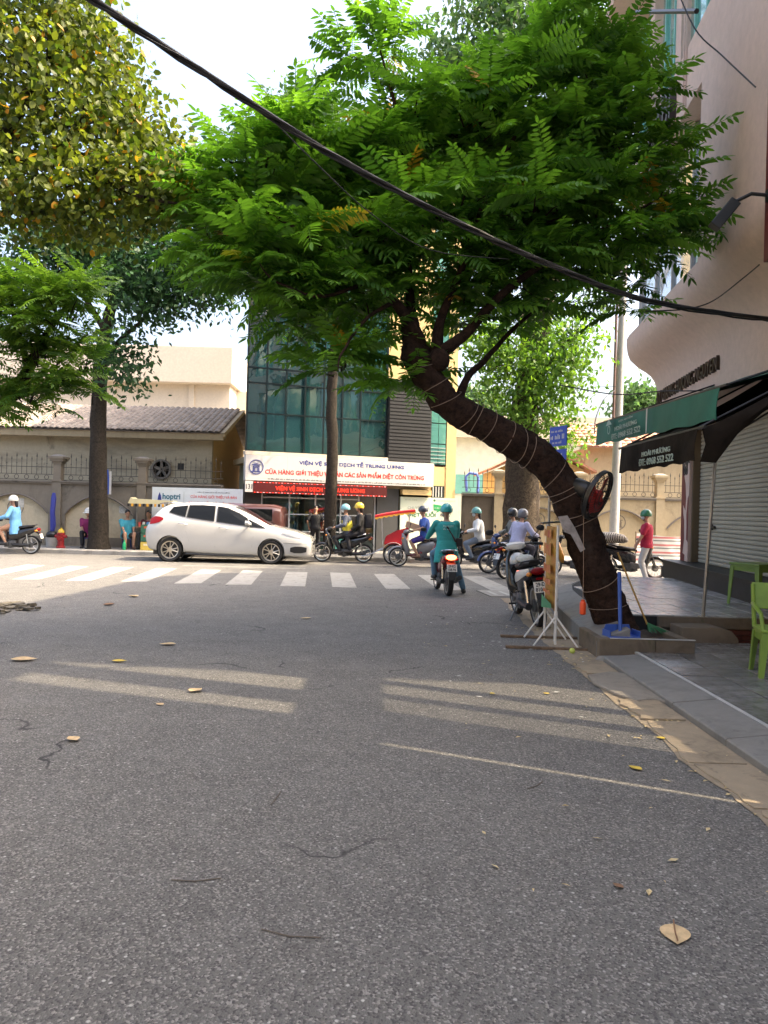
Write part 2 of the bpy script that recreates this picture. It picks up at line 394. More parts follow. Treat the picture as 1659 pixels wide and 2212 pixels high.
# uneven cement patch poured over the gutter
pp = [(2.04, 7.55), (2.3, 7.72), (2.62, 7.6), (2.66, 6.7), (2.52, 6.45), (2.36, 6.62), (2.2, 6.55), (2.08, 6.8), (2.0, 7.2)]
obj('cement_patch', MB().prism([(x, y) for x, y in pp], (0, 0, .004), (1, 0, 0), (0, 1, 0), .03), 'cement_dusty', bpy.data.objects['gutter'], None, bev=.012)
rs = random.Random(21); yy_ = 3.0
while yy_ < 6.35 or (7.6 < yy_ < 8.2):
    L_ = rs.uniform(.55, 1.05); n_e = 7; L_ = min(L_, 8.45 - yy_)
    lft = [(jag(yy_ + L_ * k / n_e) + .03 + rs.uniform(-.015, .03), yy_ + L_ * k / n_e + (.012 if k == 0 else -.012 if k == n_e else 0) + rs.uniform(-.012, .012)) for k in range(n_e + 1)]
    rgt = [(2.41 - rs.uniform(0, .02), y) for x, y in lft]
    obj('gutter_slab', MB().prism(rgt[::1] + lft[::-1], (0, 0, .004), (1, 0, 0), (0, 1, 0), rs.uniform(.010, .024)), rs.choice(('gutter', 'cement_dusty', 'gutter')), bpy.data.objects['gutter'], None, bev=.005)
    yy_ += L_ + .01
    if yy_ >= 6.35 and yy_ < 7.6: yy_ = 7.65
# ---- near pavement (dark tiles, bevelled kerb)
near = tag(obj('pavement_near', MB().bb((2.805, -3, 0), (9, 9.32, .078)), 'grout', sm=None), kind='structure')
tile_me = MB().box((0, 0, .008), (.383, .383, .02)).mesh('tile'); fixn(tile_me)
mt = mat('tile_dark', (.145, .142, .138), .26, 0, .35, 7, .25, 30, .6, objrand=.25); tile_me.materials.append(mt)
bm = bmesh.new(); bm.from_mesh(tile_me); bmesh.ops.bevel(bm, geom=bm.edges[:], offset=.004, segments=1, affect='EDGES'); bm.to_mesh(tile_me); bm.free()
for i in range(7):
    for j in range(16):
        o = link('tile', tile_me, None, near, T(3.055 + i * .4, 9.1 - j * .4, .079 + random.uniform(-.002, .003)) @ Matrix.Rotation(random.uniform(-.006, .006), 4, random.choice('XY')))
ledge = obj('edge_strip', MB().bb((2.81, 1, .05), (2.85, 9.3, .099)), mat('pale_stone', (.42, .42, .41), .5, bump=.2), near, None)
def kerb_piece(name, prof, a, b, parent, m='kerb_stone', gap=.006):
    a, b = Vector((*a, 0)), Vector((*b, 0)); d = (b - a); L = d.length; d.normalize(); s = Vector((d.y, -d.x, 0))
    mb = MB(); n = len(prof)
    secs = [[a + d * t + s * x + Vector((0, 0, z)) for x, z in prof] for t in (gap, L - gap)]
    return obj(name, mb.loft(secs), m, parent, None, bev=.008)
kerb = tag(obj('kerb_bed', MB().bb((2.46, 0, .001), (2.8, 8.36, .012)), 'gutter', sm=None), kind='structure')
KN = [(0, .0), (.0, .052), (.015, .062), (.37, .1), (.37, 0)]
for j in range(9):
    y0 = 8.38 - j * 1.0
    dz = random.uniform(-.004, .004)
    kerb_piece('kerb_stone', [(x + .001 * j % .003, z + dz if z else 0.0) for x, z in KN], (2.43, y0 - 1.0), (2.43, y0), kerb)
# corner ramp stone joining near kerb and planter
obj('kerb_stone', MB().loft([[Vector(p) for p in ((2.36, 8.47, 0), (2.40, 8.47, .05), (3.4, 8.47, .09), (3.4, 8.47, 0))], [Vector(p) for p in ((2.44, 8.39, 0), (2.46, 8.39, .055), (3.4, 8.39, .098), (3.4, 8.39, 0))]]), 'kerb_stone', kerb, None)
# ---- raised corner pavement
KP = [(2.42, 8.62), (2.47, 9.4), (2.55, 10.3), (2.63, 11.2), (2.72, 12.1), (2.84, 13.0), (3.05, 13.9), (3.42, 14.8), (4.0, 15.55), (4.8, 16.05), (5.8, 16.3), (6.8, 16.36), (7.8, 16.38), (8.8, 16.4), (9.8, 16.42)]
plat = tag(obj('pavement_corner', MB().prism([(x + .36, y - (.0 if i < 8 else .3)) for i, (x, y) in enumerate(KP) if y > 9.7] + [(12, 16.1), (12, 9.78), (2.87, 9.78)], (0, 0, 0), (1, 0, 0), (0, 1, 0), .325), 'grout', sm=None), kind='structure')
mt2 = mat('tile_corner', (.36, .36, .355), .22, 0, .3, 6, .2, 30, .7, objrand=.2)
tile2 = tile_me.copy(); tile2.materials.clear(); tile2.materials.append(mt2)
def kpx(y):
    for (xa, ya), (xb, yb) in zip(KP, KP[1:]):
        if ya <= y <= yb: return xa + (xb - xa) * (y - ya) / (yb - ya)
    return 99
for i in range(16):
    for j in range(16):
        x, y = 3.13 + i * .4, 10.0 + j * .4
        if x - .2 < kpx(min(y + .2, 16.29)) + .36 or y > 15.75: continue
        link('tile', tile2, None, plat, T(x, y, .326 + random.uniform(-.002, .002)))
KB = [(0, 0), (0, .19), (.02, .205), (.37, .335), (.37, 0)]
kerb2 = tag(obj('kerb_footing', MB().tube([(x + .15, y, -.02) for x, y in KP], .06, 6), 'gutter', sm=None), kind='structure')
for a, b in zip(KP, KP[1:]): kerb_piece('kerb_stone', KB, a, b, kerb2, 'kerb_stone', .003)
# platform's front wall: cement beam over brick
fw = empty('retaining_wall', (3.5, 9.7, 0), 0, 'low cement and brick step wall in front of raised corner pavement', 'wall')
obj('beam', MB().bb((0, 0, .2), (6, .077, .338)), 'concrete_brown', fw, None, bev=.008)
obj('backing', MB().bb((0, .04, 0), (6, .076, .2)), 'concrete_brown', fw, None)
bme = MB().box((0, 0, 0), (.208, .05, .055)).mesh('brick'); fixn(bme); bme.materials.append(MATS['red_brick'])
for r in range(3):
    for k in range(9): link('brick', bme, None, fw, T(.85 + k * .218 + (r % 2) * .1, .035 + random.uniform(-.006, .006), .033 + r * .063))
# rounded cement step
st = MB(); prof = [(.0, 0), (.0, .27), (.45, .28), (.6, .24), (.68, .15), (.70, 0)]
st.prism([(x, z) for x, z in prof], (3.62, 9.66, .0), (1, 0, 0), (0, 0, 1), .42)
tag(obj('cement_step', st, 'concrete_brown', sm=30, bev=.02), 'rounded cement step block beside tree planter', 'step')
# planter round the leaning tree
pl = empty('tree_planter', (2.42, 8.5, 0), 0, 'low stone planter kerb around base of leaning tree', 'planter')
obj('front_kerb', MB().bb((.0, 0, 0), (.62, .12, .235)), 'concrete_brown', pl, None, bev=.012)
obj('front_kerb', MB().bb((.626, .004, 0), (1.06, .12, .232)), 'concrete_brown', pl, None, bev=.012)
obj('front_trim', MB().bb((.12, -.004, .2355), (1.062, .03, .243)), 'pale_stone', pl, None)
obj('side_kerb', MB().bb((.94, .124, 0), (1.06, 1.18, .225)), 'concrete_brown', pl, None, bev=.012)
obj('side_kerb', MB().bb((.0, .124, 0), (.08, .9, .228)), 'concrete_brown', pl, None, bev=.012)
sg = MB(); N = 9
sg.add([(.4 + .54 * i / N, .126 + 1.05 * j / N, .17 + .03 * noise.noise((i * .9, j * .9, 2))) for j in range(N + 1) for i in range(N + 1)], [(j * (N + 1) + i, j * (N + 1) + i + 1, (j + 1) * (N + 1) + i + 1, (j + 1) * (N + 1) + i) for j in range(N) for i in range(N)])
obj('soil', sg, mat('soil', (.06, .042, .03), .95, bump=.8, bs=60, var=.4, vs=12), pl, 60, fix=False)
# ---- far pavement with kerb
farp = tag(obj('pavement_far', MB().bb((-60, 23.52, 0), (60, 60, .13)), 'far_walk', sm=None), kind='structure')
for k in range(44): kerb_piece('kerb_stone', [(0, 0), (0, .11), (.04, .135), (.21, .14), (.21, 0)], (-16 + k * .8 + .8, 23.3), (-16 + k * .8, 23.3), farp, 'concrete', .004) if False else \
    link('kerb_stone', bpy.data.meshes.get('far_kerb') or (lambda me: (fixn(me), me.materials.append(MATS['concrete']), me)[2])(MB().loft([[Vector((x, y, z)) for y, z in ((0, 0), (0, .11), (.03, .135), (.215, .14), (.215, 0))] for x in (.004, .796)]).mesh('far_kerb')), None, farp, T(-16 + k * .8, 23.3, 0))

# ================================================================== BOUNDARY WALLS WITH RAILINGS
iron = mat('iron', (.055, .05, .045), .6, .3, .3, 20)
dark_mold = mat('arch_mould', (.16, .14, .12), .85, bump=.3)
ringm = MB().lathe([(.062, -.008), (.076, -.008), (.076, .008), (.062, .008)], (0, 0, 0), (0, 1, 0), 14, True).mesh('ring'); fixn(ringm); ringm.materials.append(iron)
bar_b = MB().tube([(0, 0, 0), (0, 0, .60)], .0085, 5).tube([(0, 0, .56), (0, 0, .60), (0, 0, .72)], [.009, .022, .001], 4).box((0, 0, .36), (.035, .02, .02))
barm = bar_b.mesh('bar'); fixn(barm); barm.materials.append(iron)
bar2 = MB().tube([(0, 0, 0), (0, 0, .50)], .0085, 5).tube([(0, 0, .47), (0, 0, .50), (0, 0, .60)], [.009, .02, .001], 4).mesh('bar_short'); fixn(bar2); bar2.materials.append(iron)
def emblem(parent, M, r, m, name='emblem'):
    mb = MB().lathe([(r * .9, 0), (r, 0), (r, .012), (r * .9, .012)], (0, 0, 0), (0, 0, 1), 28, True)
    for x, y, w, h in ((0, .52, .5, .10), (0, .30, 1.15, .10), (0, .12, .8, .08), (-.38, -.25, .12, .7), (.38, -.25, .12, .7), (0, -.62, 1.2, .09), (0, -.05, .5, .08), (-.2, -.3, .07, .5), (.2, -.3, .07, .5)):
        mb.box((x * r, y * r, .006), (w * r, h * r, .0115))
    return obj(name, mb, m, parent, None, M)
def boundary(x0, n, sp, Y, label, wallm, panelm, first_pillar=True, skip_arch=(), last_pillar=True, cut0=0.0):
    e = empty('boundary_wall', (x0, Y, .13), 0, label, 'wall')
    pil = MB().box((0, .0, 1.05), (.30, .36, 2.1)).box((0, 0, .35), (.36, .42, .7)).box((0, 0, .72), (.40, .46, .05)).box((0, 0, 2.13), (.36, .42, .06)).box((0, 0, 2.42), (.24, .30, .52)).box((0, 0, 2.72), (.30, .36, .08)).box((0, 0, 2.80), (.42, .48, .08)).box((0, 0, 2.88), (.50, .56, .08))
    pm = pil.mesh('pillar'); fixn(pm); pm.materials.append(MATS[wallm])
    cm = MB().loft([[Vector((sx * .22, sy * .25, 2.92)) for sx, sy in ((-1, -1), (1, -1), (1, 1), (-1, 1))], [Vector((sx * .08, sy * .10, 2.99)) for sx, sy in ((-1, -1), (1, -1), (1, 1), (-1, 1))]]).mesh('pillar_cap'); fixn(cm); cm.materials.append(MATS['coping'])
    for k in range(n + 1):
        if (k == 0 and not first_pillar) or (k == n and not last_pillar): continue
        p = link('pillar', pm, None, e, T(k * sp, 0, 0)); link('pillar_cap', cm, None, p)
    for k in range(n):
        a, b = k * sp + .152 + (cut0 if k == 0 else 0), (k + 1) * sp - .152; w = b - a
        # wall with an arched recess
        zt, zs, rise, wb = 2.02, 1.05, .62, .3
        arch = [(a + .12 + (w - .24) * t / 14, zs + rise * math.sin(math.pi * t / 14) ** .8) for t in range(15)]
        if k in skip_arch:
            obj('wall_panel', MB().bb((a, -.07, 0), (b, .10, zt)), 'wall_black', e, None)
        else:
            out = [(a, 0), (b, 0), (b, zt), (a, zt)]
            mb = MB(); top = [(a + w * t / 14, zt) for t in range(15)]
            # front skin around the recess
            vs = [(x, -.10, z) for x, z in arch] + [(x, -.10, z) for x, z in top]
            mb.add(vs, [(i, i + 1, 15 + i + 1, 15 + i) for i in range(14)])
            mb.add([(a, -.10, wb), (a + .12, -.10, wb), (a + .12, -.10, zs), (a, -.10, zt)], [(0, 1, 2, 3)])
            mb.add([(b, -.10, wb), (b - .12, -.10, wb), (b - .12, -.10, zs), (b, -.10, zt)], [(3, 2, 1, 0)])
            mb.add([(x, -.10, z) for x, z in arch] + [(x, .0, z) for x, z in arch], [(15 + i, 15 + i + 1, i + 1, i) for i in range(14)])
            for xx in (a + .12, b - .12): mb.add([(xx, -.10, wb), (xx, 0, wb), (xx, 0, zs), (xx, -.10, zs)], [(0, 1, 2, 3)])
            mb.bb((a, .03, 0), (b, .12, zt - .001)); mb.bb((a, -.13, 0), (b, .03, wb))
            obj('wall_panel', mb, wallm, e, None, fix=False)
            obj('arch_inset', MB().bb((a + .08, .001, wb - .02), (b - .08, .029, zs + rise + .03)), panelm, e, None)
            obj('arch_moulding', MB().tube([(x, -.11, z) for x, z in arch], .032, 6), dark_mold, e)
            emblem(e, frame(((a + b) / 2, -.001, 1.22), (1, 0, 0), (0, 0, 1)), .27, dark_mold)
            if k == 0 and wallm == 'wall_grey': pass
        obj('coping', MB().bb((a, -.17, zt + .001), (b, .17, zt + .06)).bb((a, -.22, zt + .0605), (b, .22, zt + .10)), 'coping', e, None)
        z0 = zt + .10
        for h in (.02, .20, .44): obj('rail', MB().bb((a, -.008, z0 + h), (b, .008, z0 + h + .018)), iron, e, None)
        nb = int(w / .155)
        for i in range(nb):
            x = a + (i + .5) * w / nb
            link('bar', barm if i % 2 else bar2, None, e, T(x, .0, z0 + .20))
            if i % 1 == 0 and i % 2: link('ring', ringm, None, e, T(x, 0, z0 + .115))
    return e
left_fence = boundary(-19.06, 5, 2.78, 25.3, 'weathered grey wall with arched panels below tiled roof house, spiked railing on top', 'wall_grey', 'inset_cream', last_pillar=False)
bpy.data.objects.update() if hasattr(bpy.data.objects, 'update') else None
right_fence = boundary(1.06 + .12, 4, 2.86, 27.35, 'cream arched boundary wall with spiked railing behind concrete utility pole', 'wall_cream', 'wall_cream', first_pillar=False, skip_arch=(0,), cut0=1.42)
tail_fence = None

# ================================================================== LOW TILED HOUSE BEHIND LEFT WALL
def tiled_roof(parent, x0, x1, ye, ze, yr, zr, tm, tw=.22, keep=300, rows=None):
    L = math.hypot(yr - ye, zr - ze); dy, dz = (yr - ye) / L, (zr - ze) / L
    rows = rows or int(L / .24); cols = int((x1 - x0) / tw)
    me = MB(); n = 5
    pr = [(-tw * .5, .0), (-tw * .28, .035), (0, .05), (tw * .28, .035), (tw * .5, 0)]
    me.add([(x, 0, z) for x, z in pr] + [(x, .27, z + .012) for x, z in pr] + [(x, 0, z - .02) for x, z in pr], [(i, i + 1, n + i + 1, n + i) for i in range(n - 1)] + [(2 * n + i, 2 * n + i + 1, i + 1, i) for i in range(n - 1)])
    tme = me.mesh('roof_tile'); tme.materials.append(tm)
    rest = MB(); cnt = 0; ang = math.atan2(dz, dy)
    for r in range(rows):
        for c in range(cols):
            p = Vector((x0 + (c + .5) * tw, ye + dy * r * L / rows, ze + dz * r * L / rows + .02))
            Mx = T(*p) @ Matrix.Rotation(ang, 4, 'X') @ RZ(random.uniform(-.02, .02)) @ T(0, 0, random.uniform(0, .012) - .05 * (L / rows) * 0)
            if cnt < keep: link('roof_tile', tme, None, parent, Mx); cnt += 1
            else: rest.add([Mx @ v.co for v in tme.vertices], [tuple(q.vertices) for q in tme.polygons])
    if rest.v: tag(obj('roof_tiles', rest, tm, parent, None, fix=False), kind='stuff')
    obj('roof_deck', MB().add([(x0, ye, ze - .02), (x1, ye, ze - .02), (x1, yr, zr - .02), (x0, yr, zr - .02)], [(0, 1, 2, 3)]), tm, parent, None, fix=False)
rt = mat('roof_tile_grey', (.26, .215, .175), .85, 0, .5, 5, .3, 30, objrand=.35)
h = empty('tiled_house', (-6.35, 28.2, .13), 0, 'low old house with dark weathered tiled roof behind grey wall', 'house')
obj('wall', MB().bb((-16, 0, 0), (0, .2, 4.0)), 'wall_old', h, None)
g = MB().prism([(0.2, 0), (6.2, 0), (6.2, 4.0), (3.2, 5.2), (0.2, 4.05)], (.003, 0, 0), (0, 1, 0), (0, 0, 1), -.2); obj('gable_wall', g, 'yellow_wall', h, None)
obj('eave_beam', MB().bb((-16, -.52, 3.80), (.5, -.28, 4.02)), 'wall_cream', h, None)
obj('soffit', MB().bb((-16, -.28, 3.9), (.5, .0, 3.98)), 'wall_cream', h, None)
tiled_roof(h, -11.5, .55, -.6, 4.05, 3.2, 5.35, rt)
obj('verge', MB().prism([(-.55, 3.92), (3.2, 5.22), (3.2, 5.36), (-.6, 4.06)], (.45, 0, 0), (0, 1, 0), (0, 0, 1), .12), 'wall_cream', h, None)
obj('back_slope', MB().add([(-16, 3.2, 5.33), (.55, 3.2, 5.33), (.55, 6.8, 4.0), (-16, 6.8, 4.0)], [(0, 1, 2, 3)]), rt, h, None, fix=False)
fanm = mat('vent_dark', (.02, .02, .02), .7)
v = obj('vent_fan', MB().lathe([(.30, -.10), (.37, -.10), (.37, .02), (.30, .02)], (-1.83, -.02, 2.72), (0, 1, 0), 24, True), 'coping', h)
obj('opening', MB().lathe([(.29, 0), (.0, .0)], (-1.83, -.01, 2.72), (0, 1, 0), 24), fanm, v)
for k in range(5): obj('blade', MB().box((0, 0, .15), (.11, .012, .25), Matrix.Rotation(.5, 3, 'Z')), 'coping', v, None, T(-1.83, -.05, 2.72) @ Matrix.Rotation(k * 2 * math.pi / 5, 4, 'Y'))
obj('small_opening', MB().bb((-1.25, -.012, 2.72), (-1.02, .05, 2.96)), fanm, h, None)
# big cream hall behind
bh = empty('cream_hall', (-8.95, 45, 0), 0, 'tall cream hall with plain parapet rising behind tiled house', 'building')
obj('wall', MB().bb((-24, 0, 0), (-.25, 12, 8.6)), 'cream_big', bh, None)
obj('parapet', MB().bb((-24.2, -.7, 8.605), (0, 12.2, 10.7)), 'cream_big', bh, None, bev=.03)
for k in range(4): obj('pilaster', MB().bb((-2.6 - 4.6 * k, -.12, 0), (-2.3 - 4.6 * k, .0, 8.6)), 'cream_big', bh, None)
obj('annex', MB().bb((-.248, 2, 0), (6, 12, 8.55)), 'cream_big', bh, None)
# ================================================================== RIGHT BACKGROUND
hut = empty('tiled_hut', (4.6, 31, .13), 0, 'yellow hut with red tiled gable roof behind cream boundary wall', 'house')
obj('wall', MB().bb((0, 0, 0), (3.4, 5, 3.25)), 'yellow_wall', hut, None)
obj('gable', MB().prism([(0, 3.251), (3.4, 3.251), (1.7, 4.1)], (0, .1, 0), (1, 0, 0), (0, 0, 1), .2), 'yellow_wall', hut, None)
rtr = mat('roof_tile_red', (.34, .155, .095), .8, 0, .3, 5, .3, 30)
for s in (-1, 1): obj('roof', MB().prism([(1.7, 4.15), (1.7 + s * 2.1, 3.12), (1.7 + s * 2.1, 3.22), (1.7, 4.27)], (0, -.5, 0), (1, 0, 0), (0, 0, 1), -6), rtr, hut, None)
for k in range(2): obj('vent', MB().bb((.6 + k * .0, -.02, 2.2), (1.0, .03, 2.6)), 'coping', hut, None) if k == 0 else None
sh = empty('long_shed', (8.3, 32, .13), 0, 'long cream shed with red tiled roof behind cream boundary wall', 'building')
obj('wall', MB().bb((0, 0, 0), (16, .25, 4.3)), 'wall_cream', sh, None)
tiled_roof(sh, -.4, 16, -.5, 4.25, 3, 5.6, mat('roof_tile_rust', (.42, .22, .14), .8, 0, .3, 5, objrand=.25), .3, 250, 8)
obj('side_wall', MB().bb((.002, .252, 0), (.25, 3.2, 4.25)), 'wall_cream', sh, None)
wh = empty('warehouse', (3.2, 44, 0), 0, 'long pale green warehouse with flat parapet behind sheds', 'building')
obj('wall', MB().bb((0, 0, 0), (40, 10, 5.8)), mat('pale_green_wall', (.62, .64, .54), .85), wh, None)
obj('parapet', MB().bb((-.3, -.4, 5.802), (40.3, 10.3, 7.1)), 'cream_big', wh, None)
obj('green_panel', MB().bb((0, -.05, 2.6), (3.6, -.003, 3.7)), mat('panel_green', (.16, .42, .36), .6), wh, None)
# ================================================================== OFFICE BUILDING
ox = Vector((.938, .346, 0)).normalized()
OM = frame((-4.62, 25.35, .13), ox, Vector((-ox.y, ox.x, 0)))
of = empty('office_building', M=OM, label='narrow office building with teal glass front above red and blue lettered sign', cat='building')
whitep = mat('sign_white', (.58, .56, .53), .5, var=.04)
mull = mat('mullion', (.012, .022, .024), .4, .4)
stone = 'pale_stone'
obj('side_wall', MB().prism([(.0, .1), (.2, .1), (2.2, 9), (2.0, 9)], (0, 0, 0), (1, 0, 0), (0, 1, 0), 13.6), 'yellow_wall', of, None)
obj('yellow_wall', MB().bb((7.28, 0, 0), (7.66, 9, 14.2)), 'yellow_wall', of, None)
obj('yellow_infill', MB().bb((6.62, .02, 0), (7.28, .25, 3.05)), 'yellow_wall', of, None)
obj('back_wall', MB().bb((2.2, 8.5, 0), (7.28, 9, 13.6)), 'yellow_wall', of, None)
obj('roof', MB().prism([(.0, .0), (7.278, .0), (7.278, 8.99), (2.0, 8.99)], (0, 0, 13.601), (1, 0, 0), (0, 1, 0), .6), 'yellow_wall', of, None)
obj('floor_slab', MB().bb((.3, .30, 3.0), (7.27, 4.3, 3.2)), 'wall_cream', of, None)
# curtain wall
cx = [0.02, .66, 1.32, 1.98, 2.64, 3.30, 3.96, 4.93]
cz = [3.28, 4.55, 5.55, 6.05, 7.3, 8.3, 8.8, 10.05, 11.05, 11.55, 12.6, 13.55]
for i in range(len(cx) - 1):
    for j in range(len(cz) - 1):
        if (i, j) in ((1, 0),): pass
        mm = MB().bb((cx[i] + .025, -.02 if (i % 2 and j % 3 == 0) else .015, cz[j] + .025), (cx[i + 1] - .025, .03 if not (i % 2 and j % 3 == 0) else .0, cz[j + 1] - .025))
        obj('pane', mm, 'office_glass', of, None, T(0, 0, cz[j]) @ Matrix.Rotation(random.uniform(-.006, .006), 4, 'X') @ T(0, 0, -cz[j]))
for x in cx: obj('mullion', MB().bb((x - .025, -.03, 3.28), (x + .025, .05, 13.58)), mull, of, None)
for z in cz: obj('transom', MB().bb((.02, -.026, z - .022), (4.93, .046, z + .022)), mull, of, None)
obj('backing', MB().bb((.2, .12, 3.28), (7.28, .2, 13.55)), mat('dark_backing', (.01, .02, .022), .9), of, None)
obj('louvre_panel', MB().bb((4.96, -.14, 3.0), (6.6, .1, 6.05)), mat('louvre', (.022, .022, .024), .55), of, None)
for k in range(24): obj('louvre', MB().bb((4.99, -.165, 3.06 + k * .124), (6.57, -.142, 3.06 + k * .124 + .085)), 'louvre', of, None)
obj('upper_panel', MB().bb((4.96, -.02, 6.06), (6.6, .1, 13.55)), 'yellow_wall', of, None)
for z in (3.1, 6.4, 9.6):
    w = obj('window', MB().bb((6.63, .03, z), (7.26, .1, z + 2.3)), mull, of, None)
    for a in range(2):
        for b2 in range(3): obj('pane', MB().bb((6.66 + a * .30, .012, z + .04 + b2 * .75), (6.94 + a * .30, .028, z + .75 + b2 * .75)), 'teal_glass', w, None)
    for b2 in range(5): obj('bar', MB().bb((6.64, -.01, z + .1 + b2 * .13), (7.25, .005, z + .115 + b2 * .13)), 'pale_stone', w, None)
w = obj('window', MB().bb((6.72, -.02, 1.93), (7.22, .019, 2.36)), mull, of, None)
for k in range(4): obj('bar', MB().bb((6.76 + k * .11, -.035, 1.96), (6.80 + k * .11, -.021, 2.33)), 'pale_stone', w, None)
# sign band
obj('ledge', MB().bb((-.06, -.34, 3.14), (4.9, .0, 3.26)).bb((4.9, -.34, 3.02), (6.66, -.17, 3.10)), 'cream_big', of, None, bev=.01)
sb = obj('shop_sign', MB().bb((-.05, -.40, 2.30), (6.62, -.06, 3.13)), whitep, of, None, bev=.006)
blue = mat('sign_blue', (.02, .035, .22), .5); red = mat('sign_red', (.62, .03, .02), .5); ink = mat('ink', (.03, .03, .035), .6)
def strokes(w, h, m, parent, M, name='small_print', seed=1):
    """a line of print too small to read: word-long runs of thin upright strokes"""
    rr = random.Random(seed); mb = MB(); x = -w / 2
    while x < w / 2 - h:
        n = rr.randint(2, 6)
        for _ in range(n):
            if x > w / 2 - h * .3: break
            hh = h * rr.choice((.6, .6, .75, 1.0)); mb.box((x, -h / 2 + hh / 2, .001), (h * .28, hh, .0015)); x += h * .5
        x += h * .55
    return obj(name, mb, m, parent, None, M, fix=False)
SF = lambda x, z, y=-.402: frame((x, y, z), (1, 0, 0), (0, 0, 1))
text('VIỆN VỆ SINH DỊCH TỄ TRUNG ƯƠNG', 3.75, .21, blue, sb, SF(3.6, 2.955), bold=.03)
text('CỬA HÀNG GIỚI THIỆU VÀ BÁN CÁC SẢN PHẨM DIỆT CÔN TRÙNG', 5.65, .27, red, sb, SF(3.42, 2.62), bold=.03)
emblem(sb, SF(.30, 2.74), .24, blue)
strokes(5.6, .05, ink, sb, SF(3.5, 2.375))
for k in range(1, 5): obj('panel_joint', MB().bb((k * 1.33, -.4015, 2.31), (k * 1.33 + .008, -.4005, 3.12)), mat('joint', (.4, .39, .38), .6), sb, None)
led = obj('led_sign', MB().bb((.22, -.42, 1.90), (4.86, -.28, 2.26)), mat('led_black', (.03, .002, .002), .5, emit=(.45, .0, .0), es=.05), of, None)
ledr = mat('led_red', (.5, .02, .01), .4, emit=(1, .035, .015), es=.55); ledw = mat('led_pink', (.7, .3, .3), .4, emit=(1, .3, .28), es=.5)
text('VIỆN VỆ SINH DỊCH TỄ TRUNG ƯƠNG', 3.1, .23, ledr, led, SF(2.5, 2.085, -.423), bold=.02)
for k in range(46):
    x = .24 + k * .1003
    for z in (1.915, 2.243): obj('led_dash', MB().bb((x, -.4225, z - .009), (x + .055, -.4205, z + .009)), ledw if k % 2 else ledr, led, None)
nb = obj('number_box', MB().bb((-.04, -.41, 1.92), (.21, -.30, 2.28)), whitep, of, None); text('131', .2, .17, ink, nb, SF(.085, 2.1, -.412), bold=.02)
obj('fascia', MB().bb((0, -.06, 2.2), (6.62, .2, 3.0)), 'wall_cream', of, None)
# ground floor
obj('dark_column', MB().bb((0.002, -.1, 0), (.55, .3, 2.2)), mat('dark_stone', (.045, .043, .04), .45), of, None)
obj('grey_wall', MB().bb((4.62, -.12, 0), (5.42, .3, 2.19)), mat('slate_wall', (.058, .058, .058), .55), of, None)
obj('shop_floor', MB().bb((.55, .0, .0), (4.6, 4.2, .06)), 'pale_stone', of, None)
obj('shop_back', MB().bb((.55, 4.2, 0), (4.62, 4.3, 3)), mat('shop_back', (.42, .50, .47), .7), of, None)
obj('shop_side', MB().bb((4.62, .3, 0), (4.7, 4.2, 3)), 'shop_back', of, None); obj('shop_side', MB().prism([(.45, .3), (.53, .3), (1.3, 4.2), (1.22, 4.2)], (0, 0, 0), (1, 0, 0), (0, 1, 0), 3), 'shop_back', of, None)
obj('shop_banner', MB().bb((.8, .1, 1.9), (4.0, .13, 2.13)), blue, of, None)
frm = mat('shop_frame', (.62, .64, .63), .4, .3)
for x in (.56, 1.5, 2.4, 3.3, 3.95, 4.55): obj('frame_post', MB().bb((x, -.03, 0), (x + .05, .03, 2.19)), frm, of, None)
for z in (.62, 1.2, 1.75, 2.15): obj('frame_rail', MB().bb((.61, -.022, z), (3.95, .022, z + .04)), frm, of, None)
for i, (a, b2) in enumerate(((.61, 1.5), (1.55, 2.4), (2.45, 3.3), (3.35, 3.95), (4.0, 4.55))):
    obj('pane', MB().bb((a, -.005, .05), (b2, .005, 2.17)), 'shop_glass', of, None)
# shelves with goods
goods = [mat('goods%d' % i, c, .5) for i, c in enumerate(((.6, .08, .05), (.75, .72, .6), (.1, .3, .55), (.12, .45, .2), (.8, .5, .1), (.85, .85, .85)))]
for sx in (.9, 2.3):
    e = empty('shelf_unit', OM @ Vector((sx, 1.0, .06)), math.atan2(ox.y, ox.x), 'white display shelf with packets inside shop behind glass' if sx < 1 else 'second display shelf with packets beside shop doorway', 'shelf')
    for z in (.05, .55, 1.05, 1.55): obj('board', MB().bb((0, 0, z), (1.2, .4, z + .03)), whitep, e, None)
    for x in (0, 1.17): obj('upright', MB().bb((x, 0.001, 0), (x + .03, .399, 1.9)), whitep, e, None)
    for z in (.08, .58, 1.08):
        for k in range(8):
            hh = random.uniform(.18, .34); obj('packet', MB().bb((.06 + k * .14, .06, z), (.06 + k * .14 + .11, .25, z + hh)), random.choice(goods), e, None)
